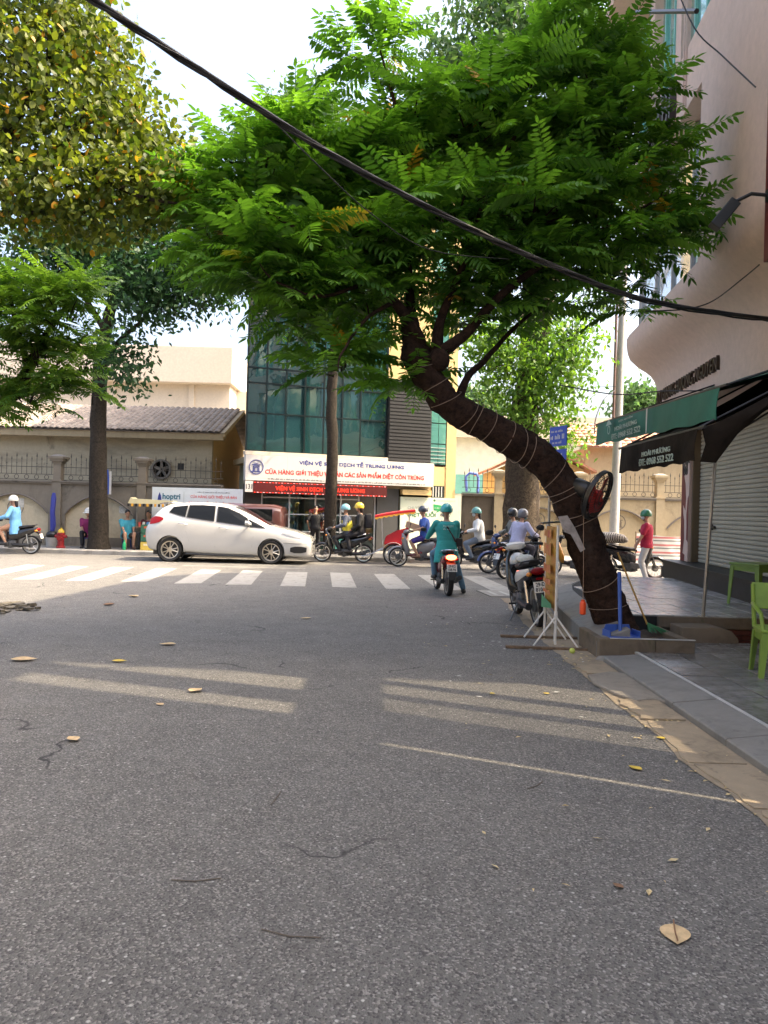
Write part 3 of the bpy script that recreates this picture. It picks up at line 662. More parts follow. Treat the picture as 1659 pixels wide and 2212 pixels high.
# poster panel at the right end of the ground floor
po = empty('mosquito_poster', OM @ Vector((5.48, -.16, .0)), math.atan2(ox.y, ox.x), 'pale poster panel about mosquitoes with dark green capitals', 'poster')
obj('board', MB().bb((0, 0, .1), (2.22, .10, 1.93)), mat('poster_pale', (.66, .68, .58), .5, col2=(.60, .66, .50), vs=.8), po, None)
gd = mat('poster_green', (.02, .14, .05), .5); gy = mat('poster_grey', (.30, .33, .30), .5)
PF = lambda x, z, y=-.003: frame((x, y, z), (1, 0, 0), (0, 0, 1))
text('CHUYÊN GIA', .85, .12, gy, po, PF(.70, 1.56)); text('DIỆT MUỖI', 1.08, .24, gd, po, PF(.82, 1.32), bold=.03)
bd = obj('badge', MB().prism([(1.28, 1.48), (1.72, 1.44), (1.70, 1.64), (1.26, 1.70)], (0, -.004, 0), (1, 0, 0), (0, 0, 1), .003).prism([(1.36, 1.38), (1.52, 1.46), (1.44, 1.48)], (0, -.004, 0), (1, 0, 0), (0, 0, 1), .003), mat('badge_green', (.03, .30, .10), .5), po, None)
strokes(.34, .05, whitep, po, PF(1.49, 1.57, -.008), seed=2)
obj('brand_strip', MB().bb((1.55, -.004, 1.27), (1.86, -.001, 1.37)), ink, po, None); strokes(.24, .05, whitep, po, PF(1.705, 1.32, -.006), seed=3)
obj('red_logo', MB().bb((1.80, -.004, 1.50), (1.88, -.001, 1.58)), red, po, None)
strokes(.75, .035, gy, po, PF(1.75, 1.83), seed=4); strokes(.5, .035, gy, po, PF(.42, 1.83), seed=5)
obj('diamond', MB().box((1.3, -.003, 1.83), (.075, .003, .075), Matrix.Rotation(R(45), 3, 'Y')), gd, po, None)
obj('shop_awning_strip', MB().bb((5.5, -.3, 2.0), (6.6, -.05, 2.18)), mat('roller_yellow', (.62, .45, .2), .7), of, None)
# banner on the left wall
hb = empty('wall_banner', (-7.55, 25.02, 1.05), 0, 'white and pale grey shop banner with red capitals on grey wall', 'banner')
obj('sheet', MB().bb((0, 0, 0), (2.95, .03, 1.08)), mat('banner_grey', (.62, .67, .70), .55, var=.05), hb, None)
text('hoptri', .58, .25, mat('teal_ink', (.02, .13, .20), .5), hb, PF(.63, .76), bold=.03)
obj('logo_mark', MB().prism([(.18, .66), (.31, .66), (.29, .80), (.245, .92), (.20, .80)], (0, -.004, 0), (1, 0, 0), (0, 0, 1), .003), blue, hb, None)
strokes(.72, .045, ink, hb, PF(.55, .57), seed=6)
obj('divider', MB().bb((1.03, -.003, .35), (1.04, -.001, .95)), gy, hb, None)
text('VIỆN VỆ SINH DỊCH TỄ TRUNG ƯƠNG', 1.05, .06, ink, hb, PF(2.0, .95)); text('CỬA HÀNG GIỚI THIỆU VÀ BÁN', 1.5, .14, red, hb, PF(2.0, .80), bold=.01); text('CÁC SẢN PHẨM DIỆT CÔN TRÙNG', 1.65, .14, red, hb, PF(2.0, .60), bold=.01)
# posters and smears on the left wall
for i, (x, z, w_, h_) in enumerate(((-9.55, 1.62, .22, .20), (-8.55, 1.36, .3, .24), (-12.0, 1.5, .34, .3))):
    tag(obj('pasted_notice', MB().box((x, 25.28, z), (w_, .006, h_)), mat('notice%d' % i, (.52, .5, .44), .8, var=.3, vs=20), sm=None), ['small grey notice pasted high on arched panel beside tree', 'faded pink notice pasted on panel above seated man', 'torn grey notice pasted on panel near blue shirted rider'][i], 'notice')
# flags / pipes on the wall
fl = obj('blue_flag', MB().loft([[Vector((-9.06 + .03 * math.sin(z * 5), 24.98, z)), Vector((-8.93 + .04 * math.sin(z * 4), 24.94, z)), Vector((-8.93 + .04 * math.sin(z * 4), 24.952, z)), Vector((-9.06 + .03 * math.sin(z * 5), 24.992, z))] for z in [1.85 + .1 * k for k in range(9)]]), mat('flag_blue', (.04, .10, .42), .7), sm=50)
tag(fl, 'narrow blue and white flag hanging over grey wall', 'flag'); obj('white_edge', MB().bb((-8.925, 24.94, 1.85), (-8.86, 24.95, 2.6)), whitep, fl, None)
# ================================================================== CORNER BUILDING (right)
tdir = Vector((-.105, -.995, 0)).normalized()
BM = frame((6.45, 16.25, 0), tdir, Vector((-tdir.y, tdir.x, 0)))      # x toward the viewer along the street, y into the house
cb = empty('corner_building', M=BM, label='pink rendered corner building with curved overhanging upper floor and grey roller shutter', cat='building')
def wrap_path(xa, xb=None, back=6.0, rc=.8, step=.25):
    """points and outward normals along the street front from x=xa, round the corner, to y=back"""
    P = []
    stop = rc if xb is None else xb
    n = max(1, int((xa - stop) / 1.0))
    for i in range(n + 1): P.append((Vector((xa + (stop - xa) * i / n, 0, 0)), Vector((0, -1, 0))))
    if xb is None:
        for i in range(1, 11):
            a = math.pi / 2 * i / 10; P.append((Vector((rc - rc * math.sin(a), rc - rc * math.cos(a), 0)), Vector((-math.sin(a), -math.cos(a), 0))))
        P.append((Vector((0, back, 0)), Vector((-1, 0, 0))))
    return P
def wrap(path, prof):
    return MB().loft([[p + nn * b + Vector((0, 0, z)) for b, z in prof] for p, nn in path])
OV = 1.50
full = wrap_path(8.2)
cove = [(.0, 3.45), (.86, 3.45), (.86, 4.05), (.88, 4.25), (.93, 4.40), (1.02, 4.54), (1.16, 4.66), (1.32, 4.77), (1.43, 4.88), (1.48, 5.0), (OV, 5.12), (OV, 5.25), (.2, 5.25), (.0, 5.2)]
obj('overhang', wrap(full, cove), 'pink_wall', cb, 50)
obj('upper_wall', wrap(wrap_path(8.2, 5.42), [(.3, 5.251), (OV, 5.251), (OV, 7.84), (.3, 7.84)]), 'pink_wall', cb, 50)
obj('spandrel', wrap(full, [(.3, 7.841), (OV, 7.841), (OV, 8.80), (.3, 8.80)]), 'pink_wall', cb, 50)
obj('upper_wall', wrap(wrap_path(8.2, 5.75), [(.3, 8.801), (OV, 8.801), (OV, 11.6), (.3, 11.6)]), 'pink_wall', cb, 50)
obj('cornice', wrap(full, [(.2, 11.601), (OV + .55, 11.75), (OV + .6, 11.95), (OV + .5, 12.1), (.2, 12.1)]), 'pink_plain', cb, 40)
obj('attic_wall', wrap(full, [(.0, 12.101), (OV - 1.2, 12.101), (OV - 1.2, 12.9), (.0, 12.9)]), 'pink_plain', cb, 50)
obj('core', MB().bb((.4, .4, 3.2), (8.18, 6.4, 12.3)), 'pink_plain', cb, None)
tealf = mat('teal_frame', (.16, .42, .37), .5); greyf = mat('grey_frame', (.40, .38, .36), .6)
def glazing(xa, z0, z1, dep, pane_m, frame_m, pw=.62):
    w = empty('window_band', (0, 0, 0)); w.parent = cb
    P = wrap_path(xa); pts = []
    q = []
    for i, (p, nn) in enumerate(P): q.append((p + nn * dep, nn))
    # resample evenly
    segs = []
    for (a, na), (b, nb_) in zip(q, q[1:]):
        L = (b - a).length; k = max(1, round(L / pw))
        for t in range(k): segs.append((a.lerp(b, t / k), a.lerp(b, (t + 1) / k), na.lerp(nb_, (t + .5) / k).normalized()))
    for a, b, nn in segs:
        d = (b - a); L = d.length
        if L < .05: continue
        d.normalize(); Mx = frame(a + Vector((0, 0, z0)), d, Vector((0, 0, 1)))
        obj('pane', MB().bb((.03, .03, -.01), (L - .03, z1 - z0 - .03, .01)), pane_m, w, None, Mx)
        obj('mullion', MB().bb((-.03, 0, -.05), (.03, z1 - z0, .05)), frame_m, w, None, Mx)
    return w
glazing(5.40, 5.255, 7.835, OV - .28, 'pale_glass', greyf, .9)
glazing(5.72, 8.805, 11.6, OV - .18, 'teal_glass', tealf, .55)
for xw in (4.15, 2.3): obj('window_pier', wrap(wrap_path(xw, xw - .32), [(.9, 8.81), (OV - .02, 8.81), (OV - .02, 11.595), (.9, 11.595)]), 'pink_plain', cb, None)
LF = lambda x, z, b: frame((x, -b, z), (1, 0, 0), (0, 0, 1))
lb = mat('letter_brown', (.055, .032, .022), .5); lk = mat('letter_dark', (.05, .04, .045), .4)
text('BY GIANG HUONG NGUYEN', 3.75, .23, lb, cb, LF(2.62, 4.0, .868), bold=.0, depth=.045)
text('BABI', 1.5, .62, lk, cb, LF(3.3, 8.34, OV + .004), bold=.01, depth=.10)
obj('cable_strip', MB().bb((4.5, -OV - .03, 7.9), (4.53, -OV - .003, 11.5)).bb((4.62, -OV - .03, 7.9), (4.64, -OV - .003, 11.5)), 'pink_plain', cb, None)
# ground floor
gran = mat('black_granite', (.012, .014, .016), .45, var=.5, vs=14, spec=.25)
obj('plinth', MB().bb((-.22, -.46, .30), (9, .5, .655)), gran, cb, None, bev=.01)
obj('plinth_nosing', MB().bb((-.26, -.50, .656), (9, .5, .685)), gran, cb, None, bev=.006)
obj('lower_step', MB().bb((-.62, -.40, .30), (-.222, .6, .50)).bb((-.64, -.43, .501), (-.262, .6, .525)), gran, cb, None, bev=.006)
pi = obj('pillar', MB().bb((-.02, -.16, .686), (.50, .6, 3.46)), 'pink_plain', cb, None, bev=.01)
peel = mat('maroon_paint', (.15, .028, .025), .7, bump=.3)
obj('old_paint', MB().prism([(.0, 0), (.30, .0), (.32, .13), (.17, .16), (.26, .45), (.23, .85), (.14, 1.0), (.12, 1.18), (.30, 1.05), (.33, 1.3), (.27, 1.6), (.18, 1.75), (.09, 2.0), (.0, 2.05)], (-.02, -.161, .69), (1, 0, 0), (0, 0, 1), .003), peel, pi, None)
obj('old_paint', MB().prism([(.40, .45), (.51, .40), (.51, 1.35), (.45, 1.3), (.38, .95), (.41, .7)], (-.012, -.161, .69), (1, 0, 0), (0, 0, 1), .003), peel, pi, None)
text('168', .34, .34, ink, pi, LF(.22, 2.64, .164), bold=.015, depth=.01); text('A', .12, .14, ink, pi, LF(.44, 2.78, .164), bold=.01, depth=.01)
obj('shutter_rail', MB().bb((.503, -.10, .686), (.57, .12, 3.45)), mat('rail_brown', (.16, .12, .075), .5, .3), cb, None)
sl_me = MB().loft([[Vector((x, y, z)) for y, z in ((.02, 0), (-.002, .012), (-.008, .04), (-.002, .068), (.02, .0785))] for x in (0, 6.6)]).mesh('slat'); fixn(sl_me); sl_me.materials.append(MATS['shutter_paint'])
for k in range(35): link('slat', sl_me, None, cb, T(.572, .04, .688 + k * .079))
obj('shutter_lock', MB().box((1.55, .02, 1.42), (.16, .05, .05)).box((1.47, .0, 1.42), (.035, .06, .11)), mat('lock_black', (.015, .015, .015), .4), cb, None)
obj('end_wall', MB().bb((7.18, -.05, .686), (8.2, .3, 3.45)), 'pink_plain', cb, None)
obj('inner_wall', MB().bb((.5, .5, .3), (8.19, .6, 3.45)), 'pink_plain', cb, None)
obj('side_wall', MB().bb((-.018, .602, .0), (.38, 6.4, 3.46)), 'pink_plain', cb, None)
# next house on the right, mostly out of the picture: maroon edge, cream wall, yellow board
nh = empty('neighbour_house', M=BM @ T(8.21, 0, 0), label='cream house with maroon corner pilaster and yellow sign board beside pink building', cat='building')
obj('pilaster', MB().bb((0, -OV - .10, 4.35), (.36, .2, 14.3)), mat('maroon_tile', (.13, .022, .02), .5, var=.25, vs=6), nh, None, bev=.01)
obj('wall', MB().bb((.361, -OV + .05, 3.4), (.56, 6, 14)), 'wall_old', nh, None)
obj('lower_wall', MB().bb((.01, .1, .3), (.56, 6, 3.4)), 'wall_cream', nh, None)
obj('sign_board', MB().bb((.2, -OV - .03, 3.35), (.56, -OV + .045, 4.34)), mat('board_yellow', (.68, .66, .33), .6), nh, None)
def flood(M):
    e = empty('wall_lamp', M=M, label='black swivel floodlight on bracket fixed to maroon pilaster', cat='lamp')
    obj('arm', MB().tube([(0, 0, 0), (.0, -.18, .02), (0, -.34, -.06)], .02, 8).box((0, -.01, 0), (.09, .03, .12)), 'lock_black', e)
    hd = obj('lamp_head', MB().box((0, -.45, -.2), (.13, .12, .34), Matrix.Rotation(R(-38), 3, 'X')), 'lock_black', e, None, bev=.012)
    obj('lamp_glass', MB().box((-.068, -.43, -.18), (.006, .05, .1), Matrix.Rotation(R(-38), 3, 'X')), whitep, hd, None)
flood(BM @ T(8.34, -OV - .105, 5.02))
# ================================================================== ROW OF HOUSES further down the street (beside and behind the viewer)
def row_house(x0, x1, front, depth, H, m, label, slant=0.4, holes=True):
    """plain tube house; the plot lines run at an angle, as the old parcels here do"""
    sgn = 1 if front > 0 else -1
    e = empty('tube_house', (front, x0, 0), 0, label, 'building', 'tube houses along the side street')
    s = slant
    poly = [(0, 0), (sgn * depth, -s * depth * sgn), (sgn * depth, x1 - x0 - s * depth * sgn), (0, x1 - x0)]
    if sgn > 0: poly = poly[::-1]
    mb = MB().add([(x, y, 0) for x, y in poly] + [(x, y, H) for x, y in poly], [(0, 1, 2, 3)[::-1], (4, 5, 6, 7)] + [(i, (i + 1) % 4, 4 + (i + 1) % 4, 4 + i) for i in range(4)])
    obj('wall', mb, m, e, None)
    for f in range(int(H / 3.4)):
        z = .9 + f * 3.4
        wv = obj('window', MB().bb((-.06 * sgn, .5, z), (.02 * sgn, x1 - x0 - .5, z + 1.6)), 'office_glass' if f else 'shutter_paint', e, None)
        obj('sill', MB().bb((-.18 * sgn, .4, z - .12), (-.001 * sgn, x1 - x0 - .4, z - .01)), 'pale_stone', wv, None)
    return e

def added_slot_wall():
    """added wall out of view: shades the road, slanting grilled slots shape the sun streaks"""
    e = empty('added_slot_wall', (4.0, -12, 0), 0, 'tall added grey wall out of view, grilled slots shaping the sun streaks', 'wall')
    y1, Hh = 19.93, 13.6
    bands = [(2.4, 5.4, .33, [(16.1, 16.28, .35), (17.0, 17.5, .58), (17.58, 18.02, .5), (18.1, 18.8, .42)]), (6.0, 9.6, .24, [(17.72, 18.14, .34), (18.5, 19.06, .3)])]
    z = 0
    for z0, z1, sl_, slots in bands + [(Hh, Hh, 0, [])]:
        obj('wall_block', MB().bb((0, 0, z), (.25, y1, z0)), 'concrete', e, None)
        sh = (z1 - z0) * sl_ if z1 < Hh else 0; edge = 0; eb = 0
        for ya, yb, op in slots:
            q = [(edge, z0 + .001), (ya, z0 + .001), (ya + sh, z1 - .001), (eb, z1 - .001)]
            obj('wall_block', MB().prism(q, (0.25, 0, 0), (0, 1, 0), (0, 0, 1), -.25), 'concrete', e, None); edge, eb = yb, yb + sh
            g_ = MB(); n = max(2, int((yb - ya) / .05)); w = (yb - ya) / n
            for k in range(n): y = ya + k * w; g_.prism([(y, z0), (y + w * op, z0), (y + w * op + sh, z1), (y + sh, z1)], (.12, 0, 0), (0, 1, 0), (0, 0, 1), -.02)
            tag(obj('grille', g_, 'iron', e, None), kind='stuff')  # bars added to thin the sunlight in each slot
        if slots: obj('wall_block', MB().prism([(edge, z0 + .001), (y1, z0 + .001), (y1, z1 - .001), (min(eb, y1 - .01), z1 - .001)], (.25, 0, 0), (0, 1, 0), (0, 0, 1), -.25), 'concrete', e, None)
        z = z1
    obj('added_low_block', MB().bb((.3, 0, 0), (7, y1 - .1, 2.2)), 'wall_cream', e, None)
added_slot_wall()
for a, b, fr, d_, H_, m_, lb in ((-1.0, 5.0, -9.2, 7, 12.5, 'wall_cream', 'cream tube house on left side behind yellowing tree'), (-7.2, -1.1, -9.0, 7, 15, 'pink_plain', 'pink tube house further back on left side'), (-14, -7.3, -9.1, 7, 11, 'yellow_wall', 'yellow tube house furthest back on left side')):
    row_house(a, b, fr, d_, H_, m_, lb, 0.0)
# ================================================================== AWNINGS
gcl = mat('awning_green', (.012, .125, .085), .6, bump=.2, bs=8, var=.2, vs=2); bcl = mat('awning_black', (.016, .012, .009), .8, bump=.4, bs=9, var=.4, vs=3, spec=.1)
gtx = mat('awning_print', (.34, .42, .36), .6)
def awning(name, label, xf, zf, y0, y1, xb, zb, top_m, val_m, vh, sag, txt, tc, tilt=0.0):
    e = empty(name, (xf, y0, zf), 0, label, 'awning')
    L = y1 - y0; mb = MB(); NU, NV = 8, 14
    f = lambda u, v: Vector(((xb - xf) * u, L * v, (zb - zf) * u + tilt * v - sag * math.sin(math.pi * u) * (1 + .5 * math.sin(v * 9)) + .012 * math.sin(v * 20)))
    top = [f(i / NU, j / NV) for j in range(NV + 1) for i in range(NU + 1)]
    k = len(top); vs = [p + Vector((0, 0, .006)) for p in top] + [p - Vector((0, 0, .006)) for p in top]; w = NU + 1
    fs = []
    for j in range(NV):
        for i in range(NU):
            a = j * w + i; fs.append((a, a + 1, a + w + 1, a + w)); fs.append((k + a + w, k + a + w + 1, k + a + 1, k + a))
    mb.add(vs, fs); obj('canopy', mb, top_m, e, 60, fix=False)
    va = MB(); rows = 4
    g = lambda v, t: Vector((-.012 - .03 * math.sin(t * 2.2) * (1 + math.sin(v * 23 + 1)) * .6 - .02 * math.sin(v * 14) * t, L * v, tilt * v - vh * t - .004 + .012 * math.sin(v * 31) * t))
    pv = [g(j / 24, i / rows) for j in range(25) for i in range(rows + 1)]; k = len(pv); w = rows + 1
    va.add(pv + [p + Vector((.006, 0, 0)) for p in pv], [q for j in range(24) for i in range(rows) for q in ((j * w + i, j * w + i + 1, (j + 1) * w + i + 1, (j + 1) * w + i), (k + (j + 1) * w + i, k + (j + 1) * w + i + 1, k + j * w + i + 1, k + j * w + i))])
    vo = obj('valance', va, val_m, e, 60, fix=False)
    obj('front_rod', MB().tube([(.0, -.15, 0), (0, L + .12, tilt)], .016, 8), 'lock_black', e)
    for v in (0.02, .98): obj('arm', MB().tube([(0, L * v, tilt * v), (xb - xf, L * v, zb - zf + tilt * v)], .014, 6), 'lock_black', e)
    # print on the valance, reading toward the viewer, street side
    c = tc - y0
    for s, hgt, zz, ww in txt: text(s, ww, hgt, gtx, vo, frame((-.085, c, tilt * c / L + zz), (0, -1, 0), (0, 0, 1)), bold=.01, depth=.004)
    return e
ga = awning('green_awning', 'green fabric awning with white printed phone number on its valance', 3.36, 2.92, 7.75, 12.2, 5.55, 3.72, gcl, gcl, .33, .05, (('HOÀI PHƯƠNG', .075, -.155, .95), ('ĐT: 0968 552 522', .085, -.265, 1.25), ('ĐỘC QUYỀN', .04, -.07, .6)), 10.55, .12)
obj('emblem', MB().prism([(0, 0), (.28, 0), (.2, .05), (.14, .09), (.08, .05)], (-.09, 11.45 - 7.75, .0), (0, -1, 0), (0, 0, 1), .004).lathe([(.05, 0), (.065, 0), (.065, .004), (.05, .004)], (-.09, 11.31 - 7.75, -.07), (1, 0, 0), 16, True), gtx, ga, None)
obj('tear', MB().prism([(0, 0), (.05, .01), (.03, -.30), (.0, -.31)], (-.088, 1.95, .03), (0, -1, 0), (0, 0, 1), .002), whitep, ga, None)
ba = awning('black_awning', 'sagging black tarpaulin awning with faded phone number on its valance', 3.15, 2.50, 7.75, 10.25, 5.45, 3.75, bcl, bcl, .33, .10, (('HOÀI PHƯƠNG', .07, -.16, .9), ('ĐT: 0968 552 522', .085, -.26, 1.1)), 8.75, 0)
# near end flap of the black tarpaulin
fp = MB(); rows = [(3.16, 7.7, 2.5), (3.3, 7.66, 2.55), (3.5, 7.64, 2.66), (3.75, 7.66, 2.80), (4.0, 7.68, 2.93), (4.4, 7.70, 3.13)]; dn = [.34, .40, .22, .14, .10, .06]
vs = []
for (x, y, z), d_ in zip(rows, dn): vs += [Vector((x, y, z)), Vector((x + .02, y - .05, z - d_ * .5)), Vector((x + .0, y + .02, z - d_))]
fp.add(vs + [v + Vector((0, .008, 0)) for v in vs], [q for i in range(5) for j in range(2) for q in ((i * 3 + j, i * 3 + j + 1, i * 3 + j + 4, i * 3 + j + 3), (18 + i * 3 + j + 3, 18 + i * 3 + j + 4, 18 + i * 3 + j + 1, 18 + i * 3 + j))])
for v in fp.v[:]: pass
fo = obj('end_flap', fp, bcl, ba, 60, T(-3.15, -7.75, -2.5), fix=False)
obj('strut', MB().tube([(4.17 - 3.15, 9.70 - 7.75, .03), (5.4 - 3.15, 9.0 - 7.75, .95)], .014, 6), 'lock_black', ba)
steel = mat('steel', (.38, .36, .33), .35, .85, .15, 8)
ap = empty('awning_pole', (4.08, 9.66, .275), 0, 'thin steel pole propping up black awning beside cement step', 'pole')
obj('shaft', MB().tube([(0, .1, .065), (.10, .06, 2.35)], .022, 10), steel, ap); obj('base_plate', MB().box((0, .1, .066), (.10, .08, .012)), steel, ap, None)
obj('head', MB().tube([(.10, .06, 2.30), (.11, .06, 2.62)], .015, 8), steel, ap)
# ================================================================== UTILITY POLE, STREET SIGN, CABLES
up = empty('utility_pole', (7.3, 24.4, .13), 0, 'round grey concrete utility pole in front of cream boundary wall', 'pole')
obj('shaft', MB().tube([(0, 0, 0), (.03, 0, 3), (.13, 0, 11)], [.155, .14, .095], 16), 'pole_conc', up)
obj('duct', MB().tube([(-.10, -.09, 4.2), (-.13, -.09, 4.45), (-.12, -.09, 7.8), (-.04, -.09, 9)], .045, 8), mat('duct_red', (.16, .09, .08), .5), up)
sg_ = empty('street_sign', (3.07, 14.3, .33), 0, 'two stacked blue street name plates on slim post behind leaning trunk', 'sign')
obj('post', MB().tube([(0, 0, 0), (0, 0, 2.9)], .025, 10), steel, sg_)
bsn = mat('plate_blue', (.012, .06, .42), .35)
for k, (z0, z1) in enumerate(((2.06, 2.44), (2.50, 2.86))):
    Mx = T(-.02, -.03, 0) @ RZ(R(-70)); p = obj('plate', MB().bb((.0, -.012, z0), (.55, .0, z1)), bsn, sg_, None, Mx, bev=.003)
    for q, (za, hh, w0, w1) in enumerate(((.78, .05, .06, .5), (.48, .09, .05, .52), (.2, .05, .1, .45))):
        strokes(w1 - w0, hh, whitep, p, frame(((w0 + w1) / 2, -.014, z0 + (z1 - z0) * za), (1, 0, 0), (0, 0, 1)), 'lettering', 10 + k * 3 + q)
blk = mat('cable_black', (.012, .012, .014), .6)
def cable(name, label, pts, r, n=6, sub=6, parent=None, m=None):
    P = []
    pts = [Vector(p) for p in pts]
    for i in range(len(pts) - 1):
        p0 = pts[max(i - 1, 0)]; p1 = pts[i]; p2 = pts[i + 1]; p3 = pts[min(i + 2, len(pts) - 1)]
        for k in range(sub):
            t = k / sub; P.append(.5 * ((2 * p1) + (p2 - p0) * t + (2 * p0 - 5 * p1 + 4 * p2 - p3) * t * t + (3 * p1 - p0 - 3 * p2 + p3) * t ** 3))
    P.append(pts[-1])
    o = obj(name, MB().tube(P, r, n), m or blk, parent, 60)
    if label: tag(o, label, 'cable')
    return o, P
mainpts = [W(90, -80, 5.2), W(205, 0, 5.4), W(480, 181, 6.0), W(740, 346, 6.7), W(1000, 484, 7.3), W(1200, 575, 7.8), W(1400, 648, 8.3), W(1659, 688, 8.9), W(1760, 690, 9.1)]
c0, P0 = cable('cable_bundle', 'thick black cable bundle sagging across the street before the trees', mainpts, .021)
for k in range(3):
    obj('strand', MB().tube([p + Vector((0, .02 * math.sin(i * .9 + k * 2), .024 * math.cos(i * .9 + k * 2.1) - .01)) for i, p in enumerate(P0)], .011, 5), blk, c0, 60)
cable('cable', 'thin black cable under the thick bundle, running into tree crown', [W(590, 260, 6.5), W(680, 350, 6.9), W(800, 460, 7.3), W(930, 540, 8), W(1100, 560, 8.6)], .006, 5)
cable('cable', 'thin dark wire looping across overhang of pink building', [W(1395, 672, 8.6), W(1480, 668, 9), W(1540, 650, 9.3), W(1600, 605, 9.2), W(1640, 572, 8.6)], .008, 5)
cable('cable', 'thin black wire crossing before brown wall letters', [W(1210, 832, 15.5), W(1330, 852, 15), W(1430, 845, 13.5), W(1540, 842, 12), W(1659, 812, 10)], .012, 5)
cable('cable', 'black wire slanting down upper wall to maroon pilaster', [W(1448, -60, 9.6), W(1500, 60, 9.2), W(1560, 120, 8.9), W(1632, 188, 8.3)], .009, 5)
cable('cable', 'wire hanging in loop from utility pole over green awning', [W(1330, 842, 24), W(1305, 862, 21), W(1288, 900, 16), W(1284, 935, 13)], .011, 5)
cable('cable', 'faint grey wire spanning from utility pole toward office building', [W(1330, 835, 24.2), W(1180, 838, 24.5), W(1000, 846, 25.5), W(985, 850, 27)], .009, 5)
bar = obj('iron_bar', MB().tube([W(1376, 26, 12.6), W(1505, 24, 10.0)], .035, 6), 'lock_black'); tag(bar, 'black horizontal iron bar fixed before upper teal windows', 'bar')
# ================================================================== STREET CLUTTER ON THE RIGHT
# banner on two tripod stands
bs_ = empty('banner_stand', (2.11, 9.3, 0), 0, 'tall yellow food banner between two white tripod stands by kerb', 'banner')
whp = mat('white_metal', (.62, .60, .56), .5, bump=.2)
for y in (0, .62):
    pz = obj('pole', MB().tube([(0, y, .02), (0, y, 1.46)], .016, 8), whp, bs_)
    for a in (R(200), R(320), R(80)): obj('foot', MB().tube([(0, y, .36), (.30 * math.cos(a), y + .30 * math.sin(a), .015)], .011, 6), whp, pz)
    obj('collar', MB().tube([(0, y, .33), (0, y, .42)], .024, 8), whp, pz)
yb = mat('banner_yellow', (.50, .32, .05), .6, col2=(.42, .16, .035), vs=5)
sh_ = MB(); NV = 12
P = lambda v, t: Vector((-.012 + .035 * math.sin(t * 5 + v * 3) * math.sin(math.pi * v), .02 + .58 * v, .42 + 1.02 * t))
pv = [P(j / NV, i / 16) for j in range(NV + 1) for i in range(17)]; k = len(pv)
sh_.add(pv + [p + Vector((.004, 0, 0)) for p in pv], [q for j in range(NV) for i in range(16) for q in ((j * 17 + i, j * 17 + i + 1, (j + 1) * 17 + i + 1, (j + 1) * 17 + i), (k + (j + 1) * 17 + i, k + (j + 1) * 17 + i + 1, k + j * 17 + i + 1, k + j * 17 + i))])
obj('sheet', sh_, yb, bs_, 60, fix=False)
obj('green_hem', MB().prism([(.04, .05), (.60, .0), (.60, .16), (.04, .10)], (-.05, 0, .40), (0, 1, 0), (0, 0, 1), -.004), mat('hem_green', (.05, .22, .10), .6), bs_, None)
rdb = mat('banner_red', (.42, .07, .03), .6, col2=(.5, .25, .05), vs=9)
for i, (z, hh) in enumerate(((1.30, .11), (1.08, .16), (.86, .12), (.72, .08), (.60, .06))):
    obj('print', MB().prism([(.10, 0), (.52, .02), (.50, hh), (.30, hh * .8), (.12, hh)], (-.055, 0, z), (0, 1, 0), (0, 0, 1), -.003), rdb, bs_, None)
obj('top_hood', MB().box((-.02, .31, 1.49), (.24, .16, .02), Matrix.Rotation(R(-6), 3, 'Y')), 'lock_black', bs_, None, bev=.008)
for i, y in enumerate((9.05, 9.85)):
    tag(obj('wooden_batten', MB().box((2.0 + .06 * i, y, .017), (1.05, .06, .032), Matrix.Rotation(R(-4 + i * 2), 3, 'Z')), mat('old_wood', (.14, .095, .06), .85, var=.4, vs=14), sm=None, bev=.005), ('long wooden batten lying on road under near banner tripod', 'wooden batten lying under banner tripod beside scooter wheel')[i], 'batten')
# dustpan and broom against the trunk
dp = empty('dustpan', (2.64, 8.62, .235), R(8), 'blue plastic dustpan with tall upright handle leaning at tree base', 'dustpan')
blp = mat('plastic_blue', (.035, .09, .36), .4)
obj('handle', MB().tube([(.07, .05, .03), (.08, .14, .72)], .022, 8), blp, dp)
obj('pan', MB().bb((-.10, -.06, .0), (.26, .16, .012)).prism([(-.10, 0), (.26, 0), (.22, .11), (-.06, .11)], (0, .15, .012), (1, 0, 0), (0, 0, 1), -.012).box((-.095, .05, .04), (.012, .2, .07)).box((.255, .05, .04), (.012, .2, .07)), blp, dp, None, bev=.004)
br = empty('broom', (3.2, 9.25, .2), 0, 'straw broom with yellow bamboo handle and green bristles by trunk', 'broom')
obj('handle', MB().tube([(.0, 0, .10), (-.18, .03, .52), (-.36, .06, .95)], .011, 8), mat('bamboo', (.42, .25, .07), .5), br)
bmb = MB()
for i in range(60): bmb.tube([(0, 0, .12), (random.uniform(.0, .24), random.uniform(-.12, .12), random.uniform(.0, .03))], .004, 3, False)
obj('bristles', bmb, mat('bristle_green', (.03, .16, .07), .7), br, None, fix=False)
# hanging orange bottle
hbm = W(1259, 1311, 9.0)
ob_ = empty('hanging_bottle', hbm - Vector((0, 0, .09)), 0, 'small orange bottle hanging on string from leaning trunk', 'bottle')
obj('bottle', MB().lathe([(.026, 0), (.036, .01), (.037, .13), (.030, .15), (.022, .155), (.022, .175)], (0, 0, 0), n=16), mat('plastic_orange', (.72, .07, .01), .4), ob_)
obj('string', MB().tube([(0, 0, .17), (-.005, 0, .6), (-.012, .05, 1.30)], .003, 4), mat('string', (.36, .24, .16), .8), ob_)
tag(obj('lime', MB().ball((2.20, 8.82, .034), .034, 14, 10), mat('lime_green', (.42, .5, .10), .5)), 'small yellow green fruit lying beside banner tripod foot', 'fruit')
